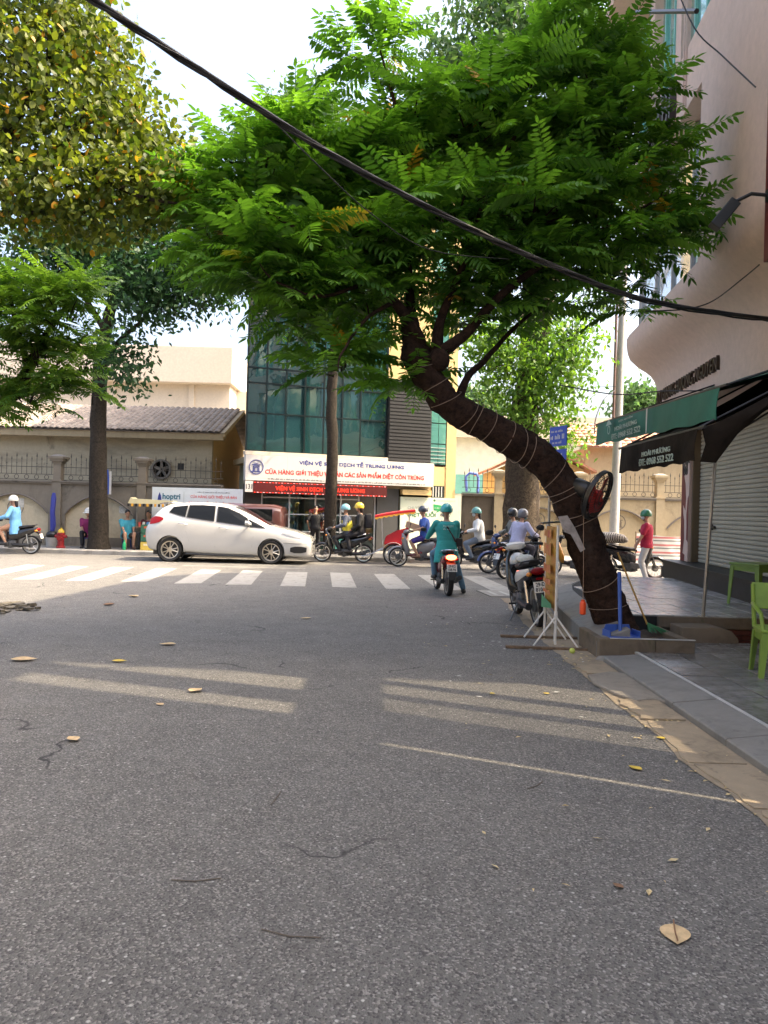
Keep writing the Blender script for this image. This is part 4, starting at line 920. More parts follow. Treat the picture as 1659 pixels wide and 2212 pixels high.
# green plastic stools and table
gpl = mat('plastic_green', (.17, .27, .035), .38, var=.15, vs=4)
def stool(name, loc, rz, w, hh, label, cat):
    e = empty(name, loc, rz, label, cat); a = w / 2
    obj('seat', MB().box((0, 0, hh - .02), (w, w, .035)).box((0, 0, hh - .055), (w * .94, w * .94, .04)), gpl, e, None, bev=.012)
    for sx in (-1, 1):
        for sy in (-1, 1):
            obj('leg', MB().loft([[Vector((sx * (a * .88 + t * .03) + dx * (1 - .35 * t) * sx, sy * (a * .88 + t * .03) + dy * (1 - .35 * t) * sy, hh - .05 - t * (hh - .05))) for dx, dy in ((.02, .02), (-.05, .02), (-.05, .004), (.004, .004), (.004, -.05), (.02, -.05))] for t in (0, .5, 1)]), gpl, e, None)
    for s in (-1, 1):
        obj('apron', MB().box((0, s * a * .9, hh - .09), (w * .85, .012, .06)), gpl, e, None); obj('apron', MB().box((s * a * .9, 0, hh - .09), (.012, w * .85, .06)), gpl, e, None)
    return e
stool('plastic_table', (5.45, 11.15, .344), R(20), .56, .62, 'olive green plastic table on raised pavement before roller shutter', 'table')
e = stool('plastic_chair', (3.85, 7.42, .098), R(-14), .42, .46, 'bright green plastic chair standing on dark lower pavement tiles', 'chair')
for s in (-1, 1): obj('back_post', MB().tube([(s * .19, .19, .44), (s * .2, .25, .85)], .022, 8), gpl, e)
obj('backrest', MB().box((0, .24, .74), (.42, .025, .26), Matrix.Rotation(R(-8), 3, 'X')), gpl, e, None, bev=.01)
for s in (-1, 1): obj('armrest', MB().tube([(s * .2, .24, .66), (s * .23, .0, .66), (s * .21, -.17, .6), (s * .19, -.19, .44)], .02, 8), gpl, e)
stool('plastic_stool', (4.92, 9.0, .098), R(10), .34, .46, 'dark green plastic stool behind bright green chair', 'stool')
# ================================================================== LEAVES AND TWIGS ON THE ROAD
dry = mat('dry_leaf', (.55, .40, .22), .8, var=.25, vs=18); ylf = mat('yellow_leaf', (.55, .40, .06), .7, var=.2, vs=12); brn = mat('brown_leaf', (.20, .11, .06), .85)
def leaf_mesh(L, Wd, curl):
    mb = MB(); n = 7; vs = []
    for i in range(n + 1):
        t = i / n; w = Wd * math.sin(math.pi * t ** .8) * (1 if i not in (0, n) else .05); z = curl * (t - .5) ** 2
        vs += [(-w, L * (t - .5), z + curl * .35 * (w / Wd)), (0, L * (t - .5), z), (w, L * (t - .5), z + curl * .35 * (w / Wd))]
    mb.add(vs, [q for i in range(n) for q in ((i * 3, i * 3 + 1, i * 3 + 4, i * 3 + 3), (i * 3 + 1, i * 3 + 2, i * 3 + 5, i * 3 + 4))]); return mb
def road_leaf(x, y, L, m, label, rz, ar=.32, curl=.05, z=.008):
    g_ = G(x, y); mb = leaf_mesh(L, L * ar, curl * L)
    o = obj('fallen_leaf', mb, m, None, 60, T(g_.x, g_.y, z) @ RZ(rz), fix=False); tag(o, label, 'leaf', 'fallen leaves on the road'); return o
o = road_leaf(1459, 2022, .15, dry, 'large pale dry leaf with dark midrib lying on asphalt', R(165), .38, .05)
obj('midrib', MB().tube([(0, -.075, .016), (0, 0, .003), (0, .075, .016)], .003, 5), brn, o)
o = road_leaf(1335, 1917, .055, brn, 'small curled brown leaf near large pale leaf', R(40), .3, .16)
for i, (x, y, L, m, lb_) in enumerate(((258, 1430, .15, ylf, 'yellow leaf lying on far sunlit streak'), (423, 1494, .15, dry, 'pale leaf lying on near sunlit streak'), (362, 1394, .19, dry, 'broad pale leaf beyond sunlit streaks'),
        (52, 1427, .25, dry, 'long dry leaf beside left ends of sunlit streaks'), (157, 1600, .12, dry, 'crumpled pale leaf on shaded asphalt'), (345, 1523, .08, dry, 'small leaf just in front of sunlit streaks'), (660, 1337, .17, dry, 'pale leaf in middle of side street'),
        (235, 1308, .2, brn, 'brown leaf near crossing'), (288, 1290, .22, dry, 'dry leaf near crossing stripes'), (1428, 1597, .08, ylf, 'yellow leaf on dusty gutter'), (1372, 1662, .10, ylf, 'thin yellow leaf on asphalt near gutter'), (1063, 1500, .06, ylf, 'yellow leaf on wide sunlit patch'), (1180, 1500, .06, ylf, 'yellow leaf on sunlit patch near gutter'))):
    road_leaf(x, y, L, m, lb_, random.uniform(0, 6), random.uniform(.28, .4), random.uniform(.1, .35))
tw = mat('twig', (.12, .10, .08), .9)
for i, (a, b, lb_) in enumerate((((370, 1903), (478, 1899), 'thin curved twig lying on asphalt'), ((565, 2010), (694, 2028), 'long thin twig lying nearest on asphalt'), ((585, 1740), (606, 1712), 'short twig lying mid street'), ((1140, 1705), (1172, 1690), 'short straight twig before gutter'))):
    ga_, gb = G(*a), G(*b); md = (ga_ + gb) / 2 + Vector((0, -.02, 0)); q = Vector((0, 0, .005))
    tag(obj('twig', MB().tube([ga_ + q, md + q, gb + q], .0028, 5), tw), lb_, 'twig')
# litter scattered along the gutter (uncountable)
lit = MB(); rr = random.Random(5)
for i in range(260):
    y = rr.uniform(3, 11); x = rr.gauss(2.22, .16) if rr.random() < .8 else rr.uniform(.5, 2.3)
    if x > 2.42: x = 2.40
    s = rr.uniform(.010, .034); a = rr.uniform(0, 6.3); c_, s_ = math.cos(a) * s, math.sin(a) * s
    z = .010
    lit.add([(x + c_, y + s_, z), (x - s_ * .4, y + c_ * .4, z + rr.uniform(0, .008)), (x - c_, y - s_, z), (x + s_ * .4, y - c_ * .4, z + rr.uniform(0, .008))], [(0, 1, 2, 3)])
tag(obj('leaf_litter', lit, mat('litter', (.40, .29, .13), .85, var=.5, vs=30, col2=(.62, .52, .30)), sm=None, fix=False), 'small dry leaf litter scattered along the gutter', 'litter', kind='stuff')
wl = MB()
for i in range(90):
    x, y = rr.uniform(.6, 2.3), rr.uniform(6, 13); s = rr.uniform(.012, .035); a = rr.uniform(0, 6.3); c_, s_ = math.cos(a) * s, math.sin(a) * s
    if rr.random() < .5: x, y = rr.uniform(-7, 2), rr.uniform(2.6, 15); s_ *= .5; c_ *= .5
    wl.add([(x + c_, y + s_, .012), (x - s_ * .5, y + c_ * .5, .013), (x - c_, y - s_, .012), (x + s_ * .5, y - c_ * .5, .014)], [(0, 1, 2, 3)])
tag(obj('paper_scraps', wl, mat('scrap_white', (.55, .54, .50), .8, var=.2), sm=None, fix=False), 'tiny paper scraps scattered over road', 'litter', kind='stuff')
# drain with rubble at the left
dr = MB(); c_ = G(18, 1315)
for i in range(70):
    p = Vector((c_.x + rr.gauss(0, .22) - .1, c_.y + rr.gauss(0, .25), rr.uniform(.01, .05))); dr.box(p, (rr.uniform(.04, .2), rr.uniform(.04, .12), rr.uniform(.01, .05)), Matrix.Rotation(rr.uniform(0, 3), 3, 'Z') @ Matrix.Rotation(rr.uniform(-.3, .3), 3, 'X'))
tag(obj('rubble_heap', dr, mat('rubble', (.11, .095, .07), .9, var=.6, vs=9), sm=None), 'low heap of dark rubble and dead leaves by broken drain', 'rubble', kind='stuff')
dg_ = empty('drain_cover', G(1078, 1283) + Vector((0, 0, .004)), R(8), 'concrete drain cover let into road near parked scooter', 'drain')
obj('slab', MB().bb((-.32, -.55, -.02), (.32, .55, .012)), 'concrete', dg_, None, bev=.006)
for k in range(2): obj('slot', MB().bb((-.18 + k * .24, -.32, .0125), (-.10 + k * .24, .32, .0145)), mat('slot_pale', (.42, .41, .38), .8), dg_, None)
# ================================================================== TREES
import numpy as np
RNG = np.random.default_rng(11)
def np_mesh(name, V, Fq, rnd=None):
    me = bpy.data.meshes.new(name); n, k, w = len(V), len(Fq), Fq.shape[1]
    me.vertices.add(n); me.vertices.foreach_set('co', V.astype(np.float32).ravel())
    me.loops.add(k * w); me.loops.foreach_set('vertex_index', Fq.astype(np.int32).ravel())
    me.polygons.add(k); me.polygons.foreach_set('loop_start', np.arange(k, dtype=np.int32) * w)
    try: me.polygons.foreach_set('loop_total', np.full(k, w, dtype=np.int32))
    except Exception: pass
    if rnd is not None:
        a = me.attributes.new('rnd', 'FLOAT', 'POINT'); a.data.foreach_set('value', rnd.astype(np.float32))
    me.update(calc_edges=True); me.validate(); return me
def leaflet(base, dirv, nrm, L, Wd):
    """six-point lanceolate blade"""
    d = dirv / np.linalg.norm(dirv); s = np.cross(nrm, d); s /= np.linalg.norm(s); u = np.cross(d, s)
    return np.array([base, base + d * L * .3 + s * Wd - u * L * .0, base + d * L * .7 + s * Wd * .8 - u * L * .06, base + d * L - u * L * .16, base + d * L * .7 - s * Wd * .8 - u * L * .06, base + d * L * .3 - s * Wd])
LQ = np.array([[0, 1, 2, 3], [0, 3, 4, 5]])
def frond(seed, pairs=10, droop=.35):
    r = np.random.default_rng(seed); V, Fq = [], []
    arc = lambda t: np.array([t * (1 - .12 * droop * t), 0, -droop * t * t * .6 + .04 * t])
    k = 0
    for i in range(pairs):
        t = .16 + .80 * i / (pairs - 1); b = arc(t); tan = arc(min(t + .02, 1)) - arc(t - .02); tan /= np.linalg.norm(tan)
        L = .27 * (1 - .55 * abs(t - .5) ** 1.5 * 1.6) * r.uniform(.85, 1.1)
        for s in (-1, 1):
            side = np.array([0, s, 0]); dv = tan * r.uniform(.35, .6) + side * .95 + np.array([0, 0, r.uniform(-.45, .02)])
            V.append(leaflet(b + tan * .012 * s, dv, np.array([r.uniform(-.15, .15), r.uniform(-.2, .2), 1.]), L, L * .155)); Fq.append(LQ + k); k += 6
    b = arc(.97); V.append(leaflet(b, np.array([1, 0, -droop]), np.array([0, 0, 1.]), .22, .034)); Fq.append(LQ + k); k += 6
    # stalk: thin three-sided strip
    st = []
    for t in np.linspace(0, .97, 6): p = arc(t); w = .006; st += [p + np.array([0, w, 0]), p + np.array([0, -w, 0]), p + np.array([0, 0, -w])]
    V.append(np.array(st)); q = []
    for i in range(5):
        for j in range(3): q.append([i * 3 + j, i * 3 + (j + 1) % 3, i * 3 + 3 + (j + 1) % 3, i * 3 + 3 + j])
    Fq.append(np.array(q) + k)
    return np.vstack(V), np.vstack(Fq)
FR = [frond(100 + i, 9 + i % 3, d) for i, d in enumerate((.15, .35, .55, .8, .3, 1.0))]
def rot_to(dirs, roll):
    """rotation matrices with x along dirs, z as upward as possible"""
    x = dirs / np.linalg.norm(dirs, axis=1, keepdims=True); up = np.tile([0., 0, 1], (len(x), 1))
    y = np.cross(up, x); yn = np.linalg.norm(y, axis=1, keepdims=True); y = np.where(yn < 1e-3, [[0, 1, 0]], y / np.maximum(yn, 1e-3)); z = np.cross(x, y)
    c, s = np.cos(roll)[:, None], np.sin(roll)[:, None]; y2 = y * c + z * s; z2 = z * c - y * s
    return np.stack([x, y2, z2], axis=2)
def fill(clumps, dens):
    """points inside ellipsoid clumps, more of them near the skin; clumps: (centre, radii, weight)"""
    out = []
    for c, r, w in clumps:
        n = max(1, int(dens * w)); v = RNG.normal(size=(n, 3)); v /= np.linalg.norm(v, axis=1, keepdims=True)
        out.append((np.array(c), v * (RNG.uniform(.15, 1, (n, 1)) ** .55) * np.array(r)))
    return out
def clump(x, y, d, rx, ry, rd, w=1.0):
    c = W(x, y, d); k = d / F_PX; return (tuple(c), (rx * k, rd, ry * k), w * rx * ry / 10000.0)
def twigs_mesh(pairs, r0, r1):
    mb = MB()
    for a, b in pairs:
        a, b = Vector(a), Vector(b); m = (a + b) / 2 + Vector((0, 0, .12 * (b - a).length)); mb.tube([a, m, b], [r0, (r0 + r1) / 2, r1], 4, False)
    return mb
def pinnate_crown(tree, clumps, dens, m, L=(.42, .62), per=(6, 9), keep=300, bark='bark_brown', twig=.012, lift=.35):
    pts = fill(clumps, dens); B, D = [], []; tw_ = []
    for c, offs in pts:
        for o_ in offs:
            p = c + o_; tw_.append((c * .55 + p * .45 + np.array([0, 0, -.05]), p)); n = RNG.integers(*per); a0 = RNG.uniform(0, 6.28)
            out = o_ / (np.linalg.norm(o_) + 1e-6)
            for k in range(n):
                a = a0 + k * 6.283 / n + RNG.uniform(-.3, .3); el = RNG.uniform(-.25, .75)
                dv = np.array([math.cos(a) * math.cos(el), math.sin(a) * math.cos(el), math.sin(el)]) + out * .35 + np.array([0, 0, lift - .25])
                B.append(p + RNG.normal(size=3) * .02); D.append(dv)
    B, D = np.array(B), np.array(D); n = len(B); Ls = RNG.uniform(*L, n); Rm = rot_to(D, RNG.normal(0, .35, n)); kind = RNG.integers(0, len(FR), n); rv = RNG.uniform(0, 1, n)
    near = np.argsort(B[:, 1] - .25 * np.abs(B[:, 0]))[:]; chosen = set(near[:min(keep, n) * 3:3].tolist()) if n > keep * 3 else set(near[:keep].tolist())
    VV, QQ, RRn, off = [], [], [], 0
    mes = []
    for V, Q in FR:
        me = np_mesh('frond', V, Q, np.zeros(len(V))); me.materials.append(MATS[m]); mes.append(me)
    crown_objs = []
    for i in range(n):
        V, Q = FR[kind[i]]
        if i in chosen: crown_objs.append((kind[i], Matrix([[*(Rm[i][r] * Ls[i]), B[i][r]] for r in range(3)] + [[0, 0, 0, 1]]))); continue
        VV.append((V * Ls[i]) @ Rm[i].T + B[i]); QQ.append(Q + off); off += len(V); RRn.append(np.full(len(V), rv[i]))
    inv = tree.matrix_basis.inverted(); iv = np.array(tree.matrix_basis.translation)
    crown = link('crown', np_mesh('crown', np.vstack(VV) - iv, np.vstack(QQ), np.concatenate(RRn)), m, tree); crown['kind'] = 'stuff'
    for k, Mx in crown_objs: link('frond', mes[k], None, crown, inv @ Mx)
    tag(obj('twigs', twigs_mesh([(np.array(a) - iv, np.array(b) - iv) for a, b in tw_], twig, twig * .4), bark, tree, 60, fix=False), kind='stuff')
    return n
def simple_leaf(L, Wd):
    return np.array([[0, 0, 0], [L * .3, Wd, .02 * L], [L * .7, Wd * .85, -.02 * L], [L, 0, -.12 * L], [L * .7, -Wd * .85, -.02 * L], [L * .3, -Wd, .02 * L]])
def leafy_crown(tree, clumps, dens, m, L=.13, ar=.28, spray=9, rad=.16, keep=0, six=True, bark='bark_dark', tw_every=9):
    pts = fill(clumps, dens); B = []; C = []
    for c, offs in pts:
        for o_ in offs:
            k = RNG.integers(max(2, spray // 2), spray + 4); B.append(c + o_ + RNG.normal(0, rad, (k, 3)) * [1, 1, .7]); C.append((c, c + o_))
    tws = C[::tw_every]; B = np.vstack(B); n = len(B)
    D = RNG.normal(size=(n, 3)); D[:, 2] -= .5; Rm = rot_to(D, RNG.normal(0, .9, n)); Ls = RNG.uniform(.7, 1.25, n) * L; rv = RNG.uniform(0, 1, n)
    tpl = simple_leaf(1, ar) if six else np.array([[0, 0, 0], [.45, ar, 0], [1, 0, -.1], [.45, -ar, 0]]); q = LQ if six else np.array([[0, 1, 2, 3]])
    iv = np.array(tree.matrix_basis.translation)
    sel = np.zeros(n, bool)
    if keep: sel[np.argsort(B[:, 1])[:keep * 4:4]] = True
    ix = np.where(~sel)[0]
    V = np.einsum('nij,kj->nki', Rm[ix] * Ls[ix][:, None, None], tpl) + B[ix][:, None, :] - iv
    Q = (q[None] + (np.arange(len(ix)) * len(tpl))[:, None, None]).reshape(-1, 4)
    crown = link('crown', np_mesh('crown', V.reshape(-1, 3), Q, np.repeat(rv[ix], len(tpl))), m, tree); crown['kind'] = 'stuff'
    if keep:
        me = np_mesh('leaf', tpl, q, np.zeros(len(tpl))); me.materials.append(MATS[m])
        for i in np.where(sel)[0]: link('leaf', me, None, crown, Matrix([[*(Rm[i][r] * Ls[i]), B[i][r] - iv[r]] for r in range(3)] + [[0, 0, 0, 1]]))
    tag(obj('twigs', twigs_mesh([(np.array(a) - iv, np.array(b) - iv) for a, b in tws], .03 if L > .15 else .014, .006), bark, tree, 60, fix=False), kind='stuff')
    return n
def limb(mb, pts, rad, n=10, wob=.0, sub_=5, bark=0.0):
    P, Q = [], []; pts = [Vector(p) for p in pts]
    for i in range(len(pts) - 1):
        p0, p1, p2, p3 = pts[max(i - 1, 0)], pts[i], pts[i + 1], pts[min(i + 2, len(pts) - 1)]
        for k in range(sub_):
            t = k / sub_; P.append(.5 * ((2 * p1) + (p2 - p0) * t + (2 * p0 - 5 * p1 + 4 * p2 - p3) * t * t + (3 * p1 - p0 - 3 * p2 + p3) * t ** 3)); Q.append(rad[i] + (rad[i + 1] - rad[i]) * t)
    P.append(pts[-1]); Q.append(rad[-1])
    k = len(mb.v); mb.tube(P, Q, n)
    if wob:
        for i in range(k, len(mb.v)):
            v = Vector(mb.v[i]); mb.v[i] = tuple(v + noise.noise_vector(v * 5) * wob + noise.noise_vector(v * 16) * wob * .4 + noise.noise_vector(v * 42) * bark)
    return mb
def loc(pts, base): return [Vector(p) - Vector(base) for p in pts]
# ---- the leaning street tree
base = (2.92, 9.42, .16)
lt = empty('leaning_tree', base, 0, 'leaning brown trunk tree with feathery leaves tied round with string', 'tree')
tp = [(1334, 1368, 9.45), (1322, 1330, 9.45), (1293, 1250, 9.42), (1256, 1140, 9.4), (1224, 1066, 9.38), (1166, 990, 9.35), (1060, 924, 9.3), (972, 875, 9.25), (925, 815, 9.2), (898, 765, 9.2), (888, 715, 9.22), (884, 670, 9.25)]
tr = [.27, .235, .215, .215, .21, .20, .19, .185, .175, .175, .12, .07]
mb = MB(); limb(mb, loc([W(*p) for p in tp], base), tr, 40, .035, 16, .014)
trunk = obj('trunk', mb, 'bark_brown', lt, 70)
brs = [([(915, 770, 9.2), (890, 707, 9.1), (853, 652, 9.0), (800, 605, 8.9), (700, 540, 8.7), (600, 470, 8.6), (500, 430, 8.5)], [.10, .075, .06, .05, .035, .022, .012]),
       ([(940, 770, 9.2), (950, 700, 9.2), (968, 650, 9.2), (990, 600, 9.2), (1030, 480, 9.3), (1065, 380, 9.5)], [.09, .06, .05, .045, .03, .015]),
       ([(930, 775, 9.2), (985, 738, 9.2), (1016, 711, 9.2), (1085, 635, 9.3), (1190, 560, 9.4), (1330, 480, 9.5), (1440, 420, 9.6)], [.10, .07, .06, .05, .035, .022, .01]),
       ([(985, 880, 9.3), (1010, 815, 9.4), (1045, 780, 9.6), (1120, 700, 9.9), (1200, 640, 10.1)], [.07, .045, .04, .025, .012]),
       ([(890, 690, 9.25), (880, 560, 9.5), (872, 420, 9.6), (860, 260, 9.6), (822, 110, 9.6)], [.07, .05, .04, .025, .012]),
       ([(1030, 480, 9.3), (1110, 300, 9.6), (1200, 250, 9.7), (1280, 190, 9.8)], [.03, .028, .02, .01]),
       ([(853, 652, 9.0), (790, 690, 8.7), (740, 760, 8.4), (730, 800, 8.3)], [.03, .02, .014, .008]),
       ([(800, 605, 8.9), (700, 640, 8.5), (600, 610, 8.3), (560, 570, 8.3)], [.03, .02, .012, .008])]
mb = MB()
for p, r_ in brs: limb(mb, loc([W(*q) for q in p], base), r_, 7, .012)
obj('branches', mb, 'bark_brown', lt, 70)
obj('stub', MB().ball(W(948, 778, 9.1) - Vector(base), (.13, .13, .14), 12, 8), 'bark_brown', lt, 70)
cl = [clump(*c) for c in ((480, 415, 9.20, 85, 70, .6, 1.0), (560, 400, 9.28, 110, 100, .8), (660, 360, 9.44, 120, 100, .8), (780, 340, 9.68, 130, 110, .9), (890, 270, 9.92, 120, 100, .9), (1020, 300, 9.92, 140, 120, .9), (1130, 230, 10.00, 130, 110, .9), (1230, 330, 9.76, 130, 130, .9), (1360, 330, 9.84, 115, 120, .7), (1410, 470, 9.84, 75, 90, .6), (1300, 490, 9.68, 130, 100, .9), (1150, 470, 9.44, 150, 110, .9), (980, 470, 9.36, 150, 100, .9), (820, 490, 9.28, 150, 100, .9), (660, 500, 9.12, 130, 90, .8), (700, 620, 9.12, 110, 75, .7), (600, 560, 9.04, 90, 80, .6), (800, 680, 9.20, 60, 60, .4, .8), (1080, 590, 9.76, 120, 70, .8), (1200, 620, 10.24, 100, 70, .7), (1060, 700, 10.24, 90, 60, .6, .7), (735, 800, 8.96, 40, 50, .2, 1.4), (885, 830, 9.44, 40, 45, .25, 1.6), (1365, 655, 9.52, 30, 45, .2, 1.0), (800, 120, 10.00, 65, 90, .4, .8), (1200, 110, 10.08, 110, 80, .7), (430, 400, 9.20, 30, 60, .3, .8), (560, 620, 9.1, 90, 55, .6), (650, 690, 9.2, 80, 40, .5), (470, 520, 9.1, 70, 60, .5), (890, 610, 9.3, 90, 50, .6), (1000, 650, 9.8, 70, 50, .5), (1340, 590, 9.6, 70, 40, .5), (1290, 190, 10.08, 90, 90, .6))]
n1 = pinnate_crown(lt, cl, 15.0, 'leaf_pinnate', (.46, .74))
# strings round the trunk
def ring_at(i, tilt, nm='string'):
    pts = [W(*p) for p in tp]; k = int(i); p = pts[k].lerp(pts[k + 1], i - k); d = (pts[k + 1] - pts[k]).normalized(); r_ = (tr[k] + (tr[k + 1] - tr[k]) * (i - k)) + .018
    s, u = basis(d); mb = MB()
    P_ = [p - Vector(base) + (s * math.cos(a) + u * math.sin(a)) * r_ + d * tilt * math.cos(a * 1 + i) + noise.noise_vector((i, a, 0)) * .008 for a in [2 * math.pi * t / 26 for t in range(27)]]
    obj(nm, mb.tube(P_, .0045, 5), mat('twine', (.24, .17, .125), .7), lt, 60)
for i, t in ((1.3, .05), (1.9, -.03), (3.1, .03), (3.45, -.03), (3.95, .02), (4.15, -.04), (4.5, .05), (5.25, .06), (5.45, .10), (5.7, .05), (6.1, .05), (6.35, -.02), (6.6, .06), (7.2, .05), (7.7, .03), (8.3, .04)): ring_at(i, t)
# white sheet of paper stuck to the trunk
pw = W(1236, 1158, 9.13)
ps = obj('paper_sheet', MB().prism([(-.09, .24), (.03, .26), (.07, .10), (.10, -.16), (.03, -.20), (-.01, .02), (-.08, .05)], pw, (1, 0, .0), (-.35, .06, .94), .004), mat('paper', (.30, .265, .25), .8, var=.3, vs=12), sm=None); tag(ps, 'torn whitish paper sheet stuck on leaning trunk', 'paper')
# fan strapped to the trunk
fm = W(1291, 1070, 9.1); fx = Vector((.74, -.56, -.37)).normalized(); s_, u_ = basis(fx)
fn = empty('electric_fan', M=frame(fm, s_, u_) @ Matrix.Scale(1.28, 4), label='black electric fan with red blades strapped to leaning trunk', cat='fan')
kb = 'lock_black'; rdp = mat('fan_red', (.50, .03, .02), .35)
gz = MB()
for r_, z in ((.235, .0), (.20, .03), (.13, .045), (.06, .05), (.20, -.05), (.12, -.07)): gz.tube([(math.cos(a) * r_, math.sin(a) * r_, -z) for a in [2 * math.pi * k / 30 for k in range(31)]], .009 if r_ > .23 else .0035, 5, False)
for k in range(36):
    a = 2 * math.pi * k / 36; c_, s2 = math.cos(a), math.sin(a)
    gz.tube([(c_ * .05, s2 * .05, -.05), (c_ * .15, s2 * .15, -.045), (c_ * .235, s2 * .235, 0), (c_ * .15, s2 * .15, .065), (c_ * .07, s2 * .07, .075)], .0022, 3, False)
obj('cage', gz, kb, fn, 60, fix=False)
obj('rim', MB().lathe([(.225, -.02), (.243, -.02), (.243, .02), (.225, .02)], (0, 0, 0), (0, 0, 1), 36, True), kb, fn)
obj('hub', MB().lathe([(.055, -.03), (.05, .03)], (0, 0, 0), n=16), rdp, fn)
for k in range(3):
    bl = MB(); secs = []
    for t in range(7):
        r_ = .045 + .155 * t / 6; w = .05 + .045 * math.sin(math.pi * t / 6); secs.append([Vector((r_, -w, -.02)), Vector((r_, w, .02)), Vector((r_, w, .024)), Vector((r_, -w, -.016))])
    obj('blade', bl.loft(secs), rdp, fn, 50, RZ(k * 2.094))
def facing(M_, v): return v
obj('motor', MB().lathe([(.03, .0), (.075, .02), (.085, .06), (.085, .17), (.06, .21), (.02, .22)], (0, 0, .0), n=18), kb, fn, 40, Matrix.Rotation(math.pi, 4, 'X') @ T(0, 0, .06) if False else T(0, 0, .06))
inv = fn.matrix_basis.inverted(); tpt = inv @ W(1232, 1098, 9.32)
obj('bracket', MB().tube([Vector((0, -.06, .14)), Vector((0, -.13, .12)).lerp(tpt, .35), tpt], [.022, .025, .03], 8), kb, fn)
# ---- feathery tree at the left edge
base = (-5.0, 8.1, 0)
t2 = empty('feathery_tree', base, 0, 'young bright green feathery tree low at street edge left of crossing', 'tree')
mb = MB(); limb(mb, loc([base, (-4.95, 8.05, 1.6), W(20, 860, 8.01), W(90, 740, 7.78), W(150, 650, 7.62)], base), [.13, .10, .07, .04, .015], 9, .01)
limb(mb, loc([W(20, 860, 8.01), W(110, 830, 7.70), W(190, 800, 7.55)], base), [.05, .03, .012], 6); limb(mb, loc([W(60, 790, 7.85), W(30, 680, 7.70), W(10, 580, 7.62)], base), [.04, .025, .01], 6)
obj('trunk', mb, 'bark_dark', t2, 60)
cl = [clump(*c) for c in ((50, 590, 7.55, 80, 60, 0.40), (150, 610, 7.39, 60, 50, 0.32), (40, 690, 7.62, 90, 80, 0.48), (140, 700, 7.47, 80, 70, 0.40), (90, 790, 7.62, 100, 70, 0.48), (180, 800, 7.55, 50, 55, 0.32), (60, 860, 7.70, 70, 40, 0.32), (-60, 680, 7.70, 80, 120, 0.48), (-40, 820, 7.70, 80, 70, 0.40), (200, 870, 7.70, 20, 30, 0.16), (120, 890, 7.70, 30, 15, 0.16))]
pinnate_crown(t2, cl, 22.0, 'leaf_fresh', (.24, .36), (6, 9), 250, 'bark_dark', .009)
# ---- big round-leaved tree above it
base = (-6.6, 8.2, 0)
t0 = empty('broadleaf_tree', base, 0, 'big yellowing broadleaf tree overhanging street, dark branches showing', 'tree')
mb = MB(); limb(mb, loc([base, (-6.5, 8.3, 3), W(-120, 480, 9.6), W(-40, 360, 9.6), W(100, 335, 9.5), W(220, 350, 9.4), W(330, 400, 9.3)], base), [.32, .27, .20, .10, .07, .045, .015], 10, .02)
limb(mb, loc([W(-40, 360, 9.6), W(40, 250, 9.6), W(90, 150, 9.6), W(150, 60, 9.6)], base), [.09, .06, .04, .02], 8, .01); limb(mb, loc([W(150, 340, 9.5), W(230, 390, 9.2), W(320, 430, 9.0), W(390, 440, 9)], base), [.05, .04, .025, .01], 7, .01)
limb(mb, loc([W(100, 335, 9.5), W(200, 240, 9.7), W(270, 150, 9.8)], base), [.05, .03, .01], 7)
obj('trunk', mb, 'bark_dark', t0, 60)
cl = [clump(*c) for c in ((60, 60, 9.6, 140, 80, .9), (180, 60, 9.8, 90, 80, .8), (230, 160, 9.8, 85, 90, .8), (100, 180, 9.4, 130, 90, .9), (0, 300, 9.4, 110, 110, .9), (170, 280, 9.3, 120, 80, .8), (300, 280, 9.8, 70, 90, .7), (280, 380, 9.3, 110, 80, .8), (130, 410, 9.1, 130, 80, .9), (350, 440, 9.4, 70, 70, .6), (40, 460, 9.2, 110, 60, .8), (200, 470, 9.2, 90, 40, .7), (-80, 150, 9.6, 90, 160, .9), (30, -60, 9.7, 180, 60, .9), (370, 350, 10, 45, 60, .5))]
leafy_crown(t0, cl, 125.0, 'leaf_yellowish', .095, .32, 11, .17, 300)
